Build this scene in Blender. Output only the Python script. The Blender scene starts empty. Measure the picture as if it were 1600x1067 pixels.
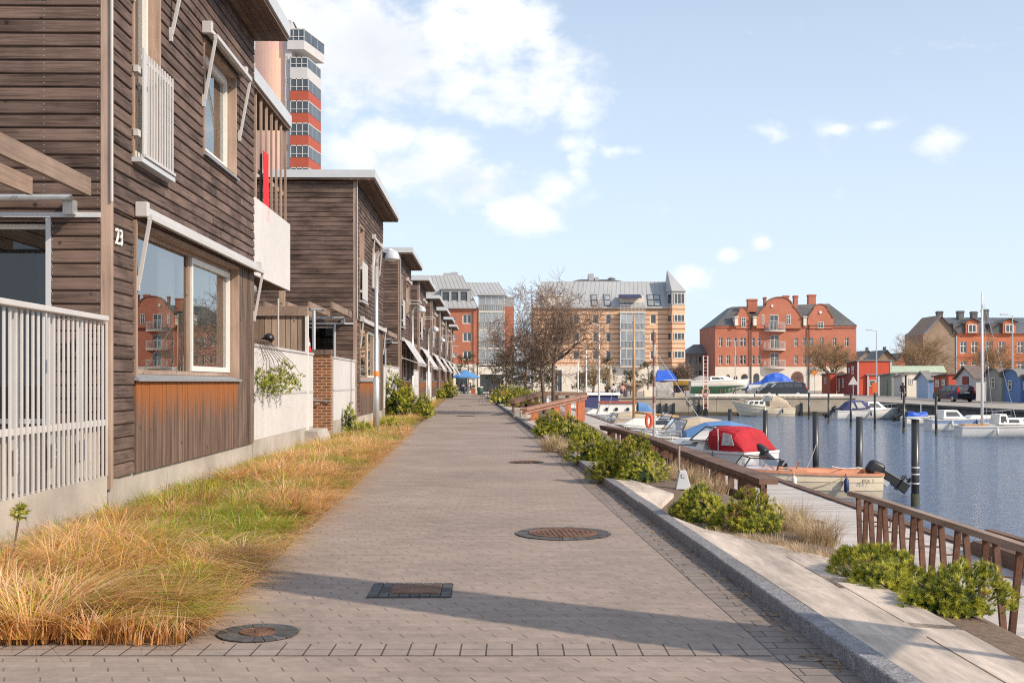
import bpy, bmesh, math, random
import numpy as np
from mathutils import Vector, Matrix, Quaternion
random.seed(7)
C = bpy.context.scene.collection
F_, U0, V0, CH = 1790.0, 800.0, 597.0, 1.4      # focal length in photo pixels, horizon, eye height
def at(u, v, Y): return Vector(((u-U0)*Y/F_, Y, CH-(v-V0)*Y/F_))
def xu(u, Y): return (u-U0)*Y/F_
def zv(v, Y): return CH-(v-V0)*Y/F_
rnd = random.uniform
# ------------------------------------------------------------------ mesh builder
class MB:
    def __init__(s): s.v=[]; s.f=[]; s.r=[]; s.m=[]; s.cur=0; s.rv=None
    def add(s, vs, fs, r=None):
        o=len(s.v); s.v.extend([tuple(p) for p in vs])
        rr = r if r is not None else (s.rv if s.rv is not None else random.random())
        for f in fs:
            s.f.append(tuple(i+o for i in f)); s.r.append(rr); s.m.append(s.cur)
        return s
    def quad(s,a,b,c,d,r=None): return s.add([a,b,c,d],[(0,1,2,3)],r)
    def hexa(s,p,r=None): return s.add(p,[(0,3,2,1),(4,5,6,7),(0,1,5,4),(1,2,6,5),(2,3,7,6),(3,0,4,7)],r)
    def box(s,x0,x1,y0,y1,z0,z1,r=None):
        return s.hexa([(x0,y0,z0),(x1,y0,z0),(x1,y1,z0),(x0,y1,z0),(x0,y0,z1),(x1,y0,z1),(x1,y1,z1),(x0,y1,z1)],r)
    def fbox(s,F,a0,a1,o0,o1,z0,z1,r=None):
        P=lambda a,o,z: F[0]+F[1]*a+F[2]*o+Vector((0,0,z))
        return s.hexa([P(a0,o0,z0),P(a1,o0,z0),P(a1,o1,z0),P(a0,o1,z0),P(a0,o0,z1),P(a1,o0,z1),P(a1,o1,z1),P(a0,o1,z1)],r)
    def bar(s,p0,p1,w,h,up=(0,0,1),r=None):
        p0,p1=Vector(p0),Vector(p1); d=(p1-p0).normalized(); up=Vector(up)
        if abs(d.dot(up))>.98: up=Vector((0,1,0))
        sx=d.cross(up).normalized()*w/2; sy=sx.cross(d).normalized()*h/2
        return s.hexa([p0-sx-sy,p0+sx-sy,p0+sx+sy,p0-sx+sy,p1-sx-sy,p1+sx-sy,p1+sx+sy,p1-sx+sy],r)
    def tube(s,pts,rad,n=8,cap=True,r=None):
        pts=[Vector(p) for p in pts]
        if not isinstance(rad,(list,tuple)): rad=[rad]*len(pts)
        vs=[];fs=[]; ref=None
        for i,p in enumerate(pts):
            d=(pts[min(i+1,len(pts)-1)]-pts[max(i-1,0)])
            d=d.normalized() if d.length>1e-9 else Vector((0,0,1))
            if ref is None: ref=Vector((1,0,0)) if abs(d.x)<.8 else Vector((0,1,0))
            a=(ref-d*ref.dot(d)).normalized(); ref=a; b=d.cross(a)
            for k in range(n):
                t=2*math.pi*k/n; vs.append(p+(a*math.cos(t)+b*math.sin(t))*rad[i])
        for i in range(len(pts)-1):
            for k in range(n): fs.append((i*n+k,i*n+(k+1)%n,(i+1)*n+(k+1)%n,(i+1)*n+k))
        if cap: fs.append(tuple(range(n))[::-1]); fs.append(tuple((len(pts)-1)*n+k for k in range(n)))
        return s.add(vs,fs,r)
    def lathe(s,c,prof,n=16,r=None,sx=1,sy=1):
        c=Vector(c); vs=[];fs=[]
        for (rad,z) in prof:
            for k in range(n):
                t=2*math.pi*k/n; vs.append(c+Vector((math.cos(t)*rad*sx,math.sin(t)*rad*sy,z)))
        for i in range(len(prof)-1):
            for k in range(n): fs.append((i*n+k,i*n+(k+1)%n,(i+1)*n+(k+1)%n,(i+1)*n+k))
        fs.append(tuple(range(n))[::-1]); fs.append(tuple((len(prof)-1)*n+k for k in range(n)))
        return s.add(vs,fs,r)
    def prism(s,poly,d,r=None):          # polygon of 3-D points pushed along d
        poly=[Vector(p) for p in poly]; d=Vector(d); n=len(poly)
        return s.add(poly+[p+d for p in poly],[tuple(range(n))[::-1],tuple(range(n,2*n))]+[(i,(i+1)%n,n+(i+1)%n,n+i) for i in range(n)],r)
    def grid(s,rows,r=None):
        n=len(rows[0]); vs=[p for row in rows for p in row]
        return s.add(vs,[(i*n+j,i*n+j+1,(i+1)*n+j+1,(i+1)*n+j) for i in range(len(rows)-1) for j in range(n-1)],r)
    def build(s,name,mat,parent=None,smooth=False,bevel=0,label=None,loc=None):
        me=bpy.data.meshes.new(name); me.from_pydata(s.v,[],s.f); 
        mats=mat if isinstance(mat,(list,tuple)) else [mat]
        for m in mats: me.materials.append(m)
        if len(mats)>1: me.polygons.foreach_set('material_index',s.m)
        a=me.attributes.new('rnd','FLOAT','FACE'); a.data.foreach_set('value',s.r)
        if smooth: me.polygons.foreach_set('use_smooth',[True]*len(me.polygons))
        o=bpy.data.objects.new(name,me); C.objects.link(o)
        if parent: o.parent=parent
        if loc is not None: o.location=loc
        if bevel:
            b=o.modifiers.new('bv','BEVEL'); b.width=bevel; b.segments=2; b.limit_method='ANGLE'; b.angle_limit=math.radians(40)
        if label: o['label']=label
        return o
def tag(o,label=None,cat=None,group=None,kind=None):
    if label: o['label']=label
    if cat: o['category']=cat
    if group: o['group']=group
    if kind: o['kind']=kind
    return o
def thing(name,label,cat,loc=(0,0,0),rz=0,group=None,kind=None):
    o=bpy.data.objects.new(name,None); C.objects.link(o); o.location=loc; o.rotation_euler=(0,0,rz); o.empty_display_size=.2
    return tag(o,label,cat,group,kind)
def copy_tree(o,loc=None,rz=None,label=None,parent=None,scale=None):
    c=o.copy(); C.objects.link(c)
    if parent is not None: c.parent=parent
    if loc is not None: c.location=loc
    if rz is not None: c.rotation_euler=(0,0,rz)
    if scale is not None: c.scale=scale
    if label: c['label']=label
    for ch in list(o.children): copy_tree(ch,parent=c)
    return c
Z=Vector((0,0,1))
def FR(org,A,N): return (Vector(org),Vector(A).normalized(),Vector(N).normalized())
# ------------------------------------------------------------------ materials
def nt(m): return m.node_tree.nodes,m.node_tree.links
def newmat(name):
    m=bpy.data.materials.new(name); m.use_nodes=True; return m
def bsdf(m): return m.node_tree.nodes['Principled BSDF']
def node(N,t,**k):
    n=N.new(t)
    for a,b in k.items(): setattr(n,a,b)
    return n
def rgba(c): return (c[0],c[1],c[2],1)
def mul(c,k): return tuple(min(1,x*k) for x in c)
def P(name,col,rough=.6,var=.18,scale=6,bump=.05,metal=0,stretch=(1,1,1),rv=0,col2=None,spec=.5,detail=6,bscale=None,dirt=0):
    """base colour with noise-driven variation, optional per-piece variation from the 'rnd' face value, bump"""
    m=newmat(name); N,L=nt(m); b=bsdf(m)
    b.inputs['Roughness'].default_value=rough; b.inputs['Metallic'].default_value=metal; b.inputs['Specular IOR Level'].default_value=spec
    tc=node(N,'ShaderNodeTexCoord'); mp=node(N,'ShaderNodeMapping'); mp.inputs['Scale'].default_value=stretch
    L.new(tc.outputs['Object'],mp.inputs['Vector'])
    ns=node(N,'ShaderNodeTexNoise'); ns.inputs['Scale'].default_value=scale; ns.inputs['Detail'].default_value=detail; ns.inputs['Roughness'].default_value=.62
    L.new(mp.outputs[0],ns.inputs['Vector'])
    cr=node(N,'ShaderNodeValToRGB'); e=cr.color_ramp.elements
    e[0].position=.3; e[0].color=rgba(mul(col,1-var)); e[1].position=.7; e[1].color=rgba(col2 if col2 else mul(col,1+var))
    L.new(ns.outputs['Fac'],cr.inputs['Fac']); out=cr.outputs['Color']
    if rv:
        at_=node(N,'ShaderNodeAttribute',attribute_name='rnd'); mr=node(N,'ShaderNodeMapRange'); mr.inputs['To Min'].default_value=1-rv; mr.inputs['To Max'].default_value=1+rv
        L.new(at_.outputs['Fac'],mr.inputs['Value']); mx=node(N,'ShaderNodeVectorMath',operation='SCALE'); L.new(out,mx.inputs[0]); L.new(mr.outputs[0],mx.inputs['Scale']); out=mx.outputs[0]
    if dirt:
        n2=node(N,'ShaderNodeTexNoise'); n2.inputs['Scale'].default_value=scale*.17; n2.inputs['Detail'].default_value=4; L.new(mp.outputs[0],n2.inputs['Vector'])
        mr=node(N,'ShaderNodeMapRange'); mr.inputs['From Min'].default_value=.35; mr.inputs['From Max'].default_value=.7; mr.inputs['To Min'].default_value=1-dirt; mr.inputs['To Max'].default_value=1+dirt*.3
        L.new(n2.outputs['Fac'],mr.inputs['Value']); mx=node(N,'ShaderNodeVectorMath',operation='SCALE'); L.new(out,mx.inputs[0]); L.new(mr.outputs[0],mx.inputs['Scale']); out=mx.outputs[0]
    L.new(out,b.inputs['Base Color'])
    if bump:
        bp=node(N,'ShaderNodeBump'); bp.inputs['Strength'].default_value=min(1,bump*6); bp.inputs['Distance'].default_value=.01
        if bscale:
            n3=node(N,'ShaderNodeTexNoise'); n3.inputs['Scale'].default_value=bscale; n3.inputs['Detail'].default_value=4; L.new(mp.outputs[0],n3.inputs['Vector']); L.new(n3.outputs['Fac'],bp.inputs['Height'])
        else: L.new(ns.outputs['Fac'],bp.inputs['Height'])
        L.new(bp.outputs[0],b.inputs['Normal'])
    return m
def wood(name,dark,light,stretch,rv=.3,rough=.75,knots=True,bump=.5,lo=.36,hi=.74):
    m=newmat(name); N,L=nt(m); b=bsdf(m); b.inputs['Roughness'].default_value=rough; b.inputs['Specular IOR Level'].default_value=.25
    tc=node(N,'ShaderNodeTexCoord'); at_=node(N,'ShaderNodeAttribute',attribute_name='rnd')
    sc=node(N,'ShaderNodeVectorMath',operation='SCALE'); cmb=node(N,'ShaderNodeCombineXYZ'); 
    mlt=node(N,'ShaderNodeMath',operation='MULTIPLY'); mlt.inputs[1].default_value=37.0; L.new(at_.outputs['Fac'],mlt.inputs[0])
    for i in range(3): L.new(mlt.outputs[0],cmb.inputs[i])
    ad=node(N,'ShaderNodeVectorMath',operation='ADD'); L.new(tc.outputs['Object'],ad.inputs[0]); L.new(cmb.outputs[0],ad.inputs[1])
    mp=node(N,'ShaderNodeMapping'); mp.inputs['Scale'].default_value=stretch; L.new(ad.outputs[0],mp.inputs['Vector'])
    n1=node(N,'ShaderNodeTexNoise'); n1.inputs['Scale'].default_value=1; n1.inputs['Detail'].default_value=7; n1.inputs['Roughness'].default_value=.7; n1.inputs['Distortion'].default_value=.6; L.new(mp.outputs[0],n1.inputs['Vector'])
    n2=node(N,'ShaderNodeTexNoise'); n2.inputs['Scale'].default_value=1.3; n2.inputs['Detail'].default_value=3; L.new(ad.outputs[0],n2.inputs['Vector'])
    a1=node(N,'ShaderNodeMath',operation='MULTIPLY_ADD'); a1.inputs[1].default_value=.65; L.new(n1.outputs['Fac'],a1.inputs[0])
    m2=node(N,'ShaderNodeMath',operation='MULTIPLY'); m2.inputs[1].default_value=.5; L.new(n2.outputs['Fac'],m2.inputs[0]); L.new(m2.outputs[0],a1.inputs[2])
    cr=node(N,'ShaderNodeValToRGB'); e=cr.color_ramp.elements; e[0].position=lo; e[0].color=rgba(dark); e[1].position=hi; e[1].color=rgba(light)
    L.new(a1.outputs[0],cr.inputs['Fac'])
    mr=node(N,'ShaderNodeMapRange'); mr.inputs['To Min'].default_value=1-rv; mr.inputs['To Max'].default_value=1+rv; L.new(at_.outputs['Fac'],mr.inputs['Value'])
    mx=node(N,'ShaderNodeVectorMath',operation='SCALE'); L.new(cr.outputs[0],mx.inputs[0]); L.new(mr.outputs[0],mx.inputs['Scale']); out=mx.outputs[0]
    if knots:
        vo=node(N,'ShaderNodeTexVoronoi'); vo.inputs['Scale'].default_value=3.2; L.new(ad.outputs[0],vo.inputs['Vector'])
        kr=node(N,'ShaderNodeMapRange'); kr.inputs['From Min'].default_value=.05; kr.inputs['From Max'].default_value=.1; kr.inputs['To Min'].default_value=.35; kr.inputs['To Max'].default_value=1; L.new(vo.outputs['Distance'],kr.inputs['Value'])
        mx2=node(N,'ShaderNodeVectorMath',operation='SCALE'); L.new(out,mx2.inputs[0]); L.new(kr.outputs[0],mx2.inputs['Scale']); out=mx2.outputs[0]
    L.new(out,b.inputs['Base Color'])
    bp=node(N,'ShaderNodeBump'); bp.inputs['Strength'].default_value=bump; bp.inputs['Distance'].default_value=.004; L.new(n1.outputs['Fac'],bp.inputs['Height']); L.new(bp.outputs[0],b.inputs['Normal'])
    return m
def bricks(name,c1,c2,mortar,w=.25,h=.083,ms=.012,vec='XZ',rough=.85,bump=.4,offset=.5,noise=.25,big=.0):
    m=newmat(name); N,L=nt(m); b=bsdf(m); b.inputs['Roughness'].default_value=rough; b.inputs['Specular IOR Level'].default_value=.25
    tc=node(N,'ShaderNodeTexCoord'); sp=node(N,'ShaderNodeSeparateXYZ'); L.new(tc.outputs['Object'],sp.inputs[0]); cb=node(N,'ShaderNodeCombineXYZ')
    if vec=='XZ':
        ad=node(N,'ShaderNodeMath',operation='ADD'); L.new(sp.outputs[0],ad.inputs[0]); L.new(sp.outputs[1],ad.inputs[1]); L.new(ad.outputs[0],cb.inputs[0]); L.new(sp.outputs[2],cb.inputs[1])
    else: L.new(sp.outputs[0],cb.inputs[0]); L.new(sp.outputs[1],cb.inputs[1])
    bt=node(N,'ShaderNodeTexBrick'); bt.offset=offset; bt.inputs['Color1'].default_value=rgba(c1); bt.inputs['Color2'].default_value=rgba(c2); bt.inputs['Mortar'].default_value=rgba(mortar)
    bt.inputs['Scale'].default_value=1; bt.inputs['Brick Width'].default_value=w; bt.inputs['Row Height'].default_value=h; bt.inputs['Mortar Size'].default_value=ms; bt.inputs['Mortar Smooth'].default_value=.2; bt.inputs['Bias'].default_value=0
    L.new(cb.outputs[0],bt.inputs['Vector'])
    ns=node(N,'ShaderNodeTexNoise'); ns.inputs['Scale'].default_value=9; ns.inputs['Detail'].default_value=8; ns.inputs['Roughness'].default_value=.7; L.new(tc.outputs['Object'],ns.inputs['Vector'])
    mr=node(N,'ShaderNodeMapRange'); mr.inputs['From Min'].default_value=.25; mr.inputs['From Max'].default_value=.75; mr.inputs['To Min'].default_value=1-noise; mr.inputs['To Max'].default_value=1+noise; L.new(ns.outputs['Fac'],mr.inputs['Value'])
    mx=node(N,'ShaderNodeVectorMath',operation='SCALE'); L.new(bt.outputs['Color'],mx.inputs[0]); L.new(mr.outputs[0],mx.inputs['Scale']); out=mx.outputs[0]
    if big:
        n2=node(N,'ShaderNodeTexNoise'); n2.inputs['Scale'].default_value=.45; n2.inputs['Detail'].default_value=5; n2.inputs['Roughness'].default_value=.6; L.new(tc.outputs['Object'],n2.inputs['Vector'])
        m3=node(N,'ShaderNodeMapRange'); m3.inputs['From Min'].default_value=.3; m3.inputs['From Max'].default_value=.7; m3.inputs['To Min'].default_value=1-big; m3.inputs['To Max'].default_value=1+big; L.new(n2.outputs['Fac'],m3.inputs['Value'])
        mx3=node(N,'ShaderNodeVectorMath',operation='SCALE'); L.new(out,mx3.inputs[0]); L.new(m3.outputs[0],mx3.inputs['Scale']); out=mx3.outputs[0]
    L.new(out,b.inputs['Base Color'])
    iv=node(N,'ShaderNodeMath',operation='SUBTRACT'); iv.inputs[0].default_value=1; L.new(bt.outputs['Fac'],iv.inputs[1])
    a=node(N,'ShaderNodeMath',operation='MULTIPLY_ADD'); a.inputs[1].default_value=.25; L.new(ns.outputs['Fac'],a.inputs[0]); L.new(iv.outputs[0],a.inputs[2])
    bp=node(N,'ShaderNodeBump'); bp.inputs['Strength'].default_value=bump; bp.inputs['Distance'].default_value=.008; L.new(a.outputs[0],bp.inputs['Height']); L.new(bp.outputs[0],b.inputs['Normal'])
    return m
def glassmat(name,base=.22,tint=(.8,.86,.84)):
    m=newmat(name); N,L=nt(m); N.remove(bsdf(m)); out=N['Material Output']
    tr=node(N,'ShaderNodeBsdfTransparent'); tr.inputs[0].default_value=rgba(tint); gl=node(N,'ShaderNodeBsdfGlossy'); gl.inputs['Roughness'].default_value=.0; gl.inputs[0].default_value=(1,1,1,1)
    fr=node(N,'ShaderNodeFresnel'); fr.inputs['IOR'].default_value=1.5; mr=node(N,'ShaderNodeMapRange'); mr.inputs['From Min'].default_value=.04; mr.inputs['From Max'].default_value=1; mr.inputs['To Min'].default_value=base; mr.inputs['To Max'].default_value=1; L.new(fr.outputs[0],mr.inputs['Value'])
    mx=node(N,'ShaderNodeMixShader'); L.new(mr.outputs[0],mx.inputs[0]); L.new(tr.outputs[0],mx.inputs[1]); L.new(gl.outputs[0],mx.inputs[2]); L.new(mx.outputs[0],out.inputs[0])
    return m
def leafmat(name,dark,light,rough=.55,trans=.25):
    m=newmat(name); N,L=nt(m); b=bsdf(m); b.inputs['Roughness'].default_value=rough; b.inputs['Specular IOR Level'].default_value=.3
    at_=node(N,'ShaderNodeAttribute',attribute_name='rnd'); cr=node(N,'ShaderNodeValToRGB'); el=cr.color_ramp.elements
    cols=[dark]+(light if isinstance(light,list) else [light])
    el[0].position=0; el[0].color=rgba(cols[0]); el[1].position=1; el[1].color=rgba(cols[-1])
    for i,c in enumerate(cols[1:-1]): e=el.new((i+1)/(len(cols)-1)); e.color=rgba(c)
    L.new(at_.outputs['Fac'],cr.inputs['Fac']); L.new(cr.outputs[0],b.inputs['Base Color'])
    if trans:
        tl=node(N,'ShaderNodeBsdfTranslucent'); L.new(cr.outputs[0],tl.inputs[0]); mx=node(N,'ShaderNodeMixShader'); mx.inputs[0].default_value=trans
        L.new(b.outputs[0],mx.inputs[1]); L.new(tl.outputs[0],mx.inputs[2]); L.new(mx.outputs[0],N['Material Output'].inputs[0])
    return m
M={}
M['clad']=wood('timber_cladding',(.016,.010,.008),(.165,.112,.092),(1.7,1.7,46),rv=.19,bump=.9,lo=.4,hi=.68)
M['cladv']=wood('timber_vertical',(.04,.027,.021),(.2,.14,.11),(24,24,.9),lo=.42,hi=.68)
M['trim']=wood('timber_trim',(.2,.135,.1),(.42,.31,.25),(22,22,1.2),rv=.15)
M['beam']=wood('timber_beam',(.13,.085,.065),(.34,.25,.2),(26,1.1,26),rv=.15)
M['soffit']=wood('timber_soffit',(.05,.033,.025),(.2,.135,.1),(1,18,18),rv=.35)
M['board']=wood('timber_pale_board',(.2,.14,.1),(.4,.3,.23),(16,16,.8),rv=.25)
M['white']=P('white_paint',(.50,.485,.48),.45,.05,5,.01,dirt=.06)
M['whitef']=P('white_frame',(.68,.66,.62),.4,.04,5,.0)
M['metalgrey']=P('grey_sheet_metal',(.5,.52,.55),.42,.06,2,.01,dirt=.08)
M['darkmetal']=P('dark_metal',(.05,.055,.06),.45,.15,10,.01)
M['galv']=P('galvanised_steel',(.5,.52,.53),.4,.12,18,.01,metal=.55)
M['concrete']=P('concrete',(.46,.41,.36),.85,.12,3,.06,dirt=.38,bscale=40)
M['glass']=glassmat('window_glass',.26)
M['glassd']=glassmat('dark_window_glass',.07,(.5,.55,.55))
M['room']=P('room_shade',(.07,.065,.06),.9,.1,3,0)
M['curtain']=P('curtain_cloth',(.42,.42,.34),.9,.1,3,0)
M['red']=P('red_cloth',(.62,.02,.03),.8,.15,12,.03)
M['black']=P('black_plastic',(.02,.021,.024),.38,.1,10,.0)
M['rubber']=P('rubber',(.02,.02,.02),.8,.1,10,.02)
# ------------------------------------------------------------------ world, sun, camera
SUN=Vector((.84,-.54,0)).normalized(); EL=math.radians(33)
sun_dir=Vector((SUN.x*math.cos(EL),SUN.y*math.cos(EL),math.sin(EL)))
sc=bpy.context.scene
w=bpy.data.worlds.new("World"); sc.world=w; w.use_nodes=True; N=w.node_tree.nodes; L=w.node_tree.links
bg=N['Background']; bg.inputs['Strength'].default_value=.135
sky=node(N,'ShaderNodeTexSky',sky_type='NISHITA'); sky.sun_disc=False; sky.sun_elevation=EL; sky.sun_rotation=math.atan2(SUN.x,SUN.y); sky.air_density=1.0; sky.dust_density=1.6; sky.ozone_density=1.5
tc=node(N,'ShaderNodeTexCoord'); sp=node(N,'ShaderNodeSeparateXYZ'); L.new(tc.outputs['Generated'],sp.inputs[0])
def mth(op,a,b=None,c=None):
    n=node(N,'ShaderNodeMath',operation=op)
    for i,x in enumerate((a,b,c)):
        if x is None: continue
        if isinstance(x,(int,float)): n.inputs[i].default_value=x
        else: L.new(x,n.inputs[i])
    return n.outputs[0]
az=mth('ARCTAN2',sp.outputs[0],sp.outputs[1]); el=mth('ARCSINE',sp.outputs[2])
cb=node(N,'ShaderNodeCombineXYZ'); L.new(az,cb.inputs[0]); L.new(el,cb.inputs[1])
def wnoise(scale,detail,rough,off=(0,0,0),st=(1,1.6,1)):
    mp=node(N,'ShaderNodeMapping'); mp.inputs['Scale'].default_value=st; mp.inputs['Location'].default_value=off; L.new(cb.outputs[0],mp.inputs['Vector'])
    n=node(N,'ShaderNodeTexNoise'); n.inputs['Scale'].default_value=scale; n.inputs['Detail'].default_value=detail; n.inputs['Roughness'].default_value=rough; n.inputs['Distortion'].default_value=.25
    L.new(mp.outputs[0],n.inputs['Vector']); return n.outputs['Fac']
n1=wnoise(13,9,.6); n2=wnoise(34,7,.6,(3,1,0)); 
# cumulus heaps: (photo u, v, half width, half height, weight)
blobs=[(700,60,60,75,1),(770,60,75,75,1.1),(830,45,40,40,1),(770,130,95,55,1),(850,130,60,60,.9),(905,165,50,38,.9),
 (600,215,75,40,1),(680,232,60,42,1),(560,240,60,40,.9),(640,265,110,35,.8),(715,285,90,40,.7),(740,300,60,24,.8),
 (815,335,62,30,1.05),(870,300,40,34,.9),(905,260,26,40,.8),(885,225,32,18,.7),(480,60,130,70,1.1),(560,80,130,90,1.15),
 (1075,430,32,24,.9),(1137,397,24,14,.9),(1190,381,17,13,.75),(1465,221,38,21,.9),(1380,194,34,12,.6),(1312,201,36,11,.6),(1207,209,28,16,.5),(965,237,34,10,.55),(1180,560,200,22,.4)]
dens=None; shade=None
for (u,v,rx,ry,wt) in blobs:
    A=math.atan((u-U0)/F_); E=math.atan((V0-v)/F_*math.cos(A)); sx=F_/rx/(1.12 if u<1000 else .92); sy=F_/ry/(1.12 if u<1000 else .92)
    dx=mth('MULTIPLY',mth('SUBTRACT',az,A),sx); dy=mth('MULTIPLY',mth('SUBTRACT',el,E),sy)
    q=mth('ADD',mth('MULTIPLY',dx,dx),mth('MULTIPLY',dy,dy)); g=mth('MULTIPLY',mth('EXPONENT',mth('MULTIPLY',q,-.9)),wt)
    dens=g if dens is None else mth('MAXIMUM',dens,g)
# scattered clouds round the rest of the sky
far=mth('MULTIPLY',mth('SUBTRACT',wnoise(2.6,5,.55,(5.3,2.2,0)),.47),2.2)
side=mth('GREATER_THAN',mth('ABSOLUTE',az),.62)
dens=mth('MAXIMUM',dens,mth('MULTIPLY',far,side))
fbm=mth('ADD',mth('MULTIPLY',mth('SUBTRACT',n1,.5),2.1),mth('MULTIPLY',mth('SUBTRACT',n2,.5),.75))
dd=mth('ADD',dens,fbm)
mr=node(N,'ShaderNodeMapRange',interpolation_type='SMOOTHSTEP'); mr.inputs['From Min'].default_value=.24; mr.inputs['From Max'].default_value=1.02; L.new(dd,mr.inputs['Value'])
cover=mth('MULTIPLY',mr.outputs[0],.97)
# cloud colour: white tops, soft grey where thick and low
gr=node(N,'ShaderNodeMapRange',interpolation_type='SMOOTHSTEP'); gr.inputs['From Min'].default_value=.35; gr.inputs['From Max'].default_value=.68; L.new(wnoise(7,4,.5,(1.2,.35,0)),gr.inputs['Value'])
cc=node(N,'ShaderNodeMixRGB'); cc.inputs[1].default_value=(8.0,8.05,8.2,1); cc.inputs[2].default_value=(5.1,5.4,5.9,1); gm=None
for (u,v,rx,ry,wt) in [(560,95,120,75,1),(490,60,90,70,.8),(610,268,110,26,.8),(720,290,80,30,.8),(640,110,40,60,.6),(800,300,40,20,.5)]:
    A=math.atan((u-U0)/F_); E=math.atan((V0-v)/F_*math.cos(A)); dx=mth('MULTIPLY',mth('SUBTRACT',az,A),F_/rx); dy=mth('MULTIPLY',mth('SUBTRACT',el,E),F_/ry)
    g=mth('MULTIPLY',mth('EXPONENT',mth('MULTIPLY',mth('ADD',mth('MULTIPLY',dx,dx),mth('MULTIPLY',dy,dy)),-.7)),wt); gm=g if gm is None else mth('MAXIMUM',gm,g)
L.new(mth('MAXIMUM',mth('MULTIPLY',gr.outputs[0],.35),mth('MULTIPLY',gm,mth('ADD',mth('MULTIPLY',gr.outputs[0],.4),.6))),cc.inputs[0])
# thin bright haze veil over the blue, whiter towards the horizon
veil=node(N,'ShaderNodeMapRange'); veil.inputs['From Min'].default_value=0; veil.inputs['From Max'].default_value=.34; veil.inputs['To Min'].default_value=.8; veil.inputs['To Max'].default_value=.42; L.new(el,veil.inputs['Value'])
sv=node(N,'ShaderNodeMixRGB'); sv.inputs[2].default_value=(6.05,7.1,8.4,1); L.new(veil.outputs[0],sv.inputs[0]); L.new(sky.outputs[0],sv.inputs[1])
mxw=node(N,'ShaderNodeMixRGB'); L.new(cover,mxw.inputs[0]); L.new(sv.outputs[0],mxw.inputs[1]); L.new(cc.outputs[0],mxw.inputs[2]); L.new(mxw.outputs[0],bg.inputs[0])
sl=bpy.data.lights.new('sun','SUN'); sl.energy=4.5; sl.angle=math.radians(.5); sl.color=(1,.86,.69); so=bpy.data.objects.new('sun',sl); C.objects.link(so)
so.rotation_euler=(-sun_dir).to_track_quat('-Z','Y').to_euler(); so.location=(20,-20,30)
cam=bpy.data.cameras.new('camera'); co=bpy.data.objects.new('camera',cam); C.objects.link(co); co.location=(0,0,CH); co.rotation_euler=(math.radians(90),0,0)
cam.lens=F_/1600*36; cam.sensor_width=36; cam.shift_y=(V0-533.5)/1600; cam.clip_end=4000; sc.camera=co
sc.view_settings.view_transform='Standard'; sc.view_settings.look='None'; sc.view_settings.exposure=.15; sc.view_settings.gamma=1
sc.cycles.use_denoising=False; sc.cycles.filter_width=1.15 if hasattr(sc.cycles,'filter_width') else 1.5
sc.cycles.sample_clamp_indirect=4
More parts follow.
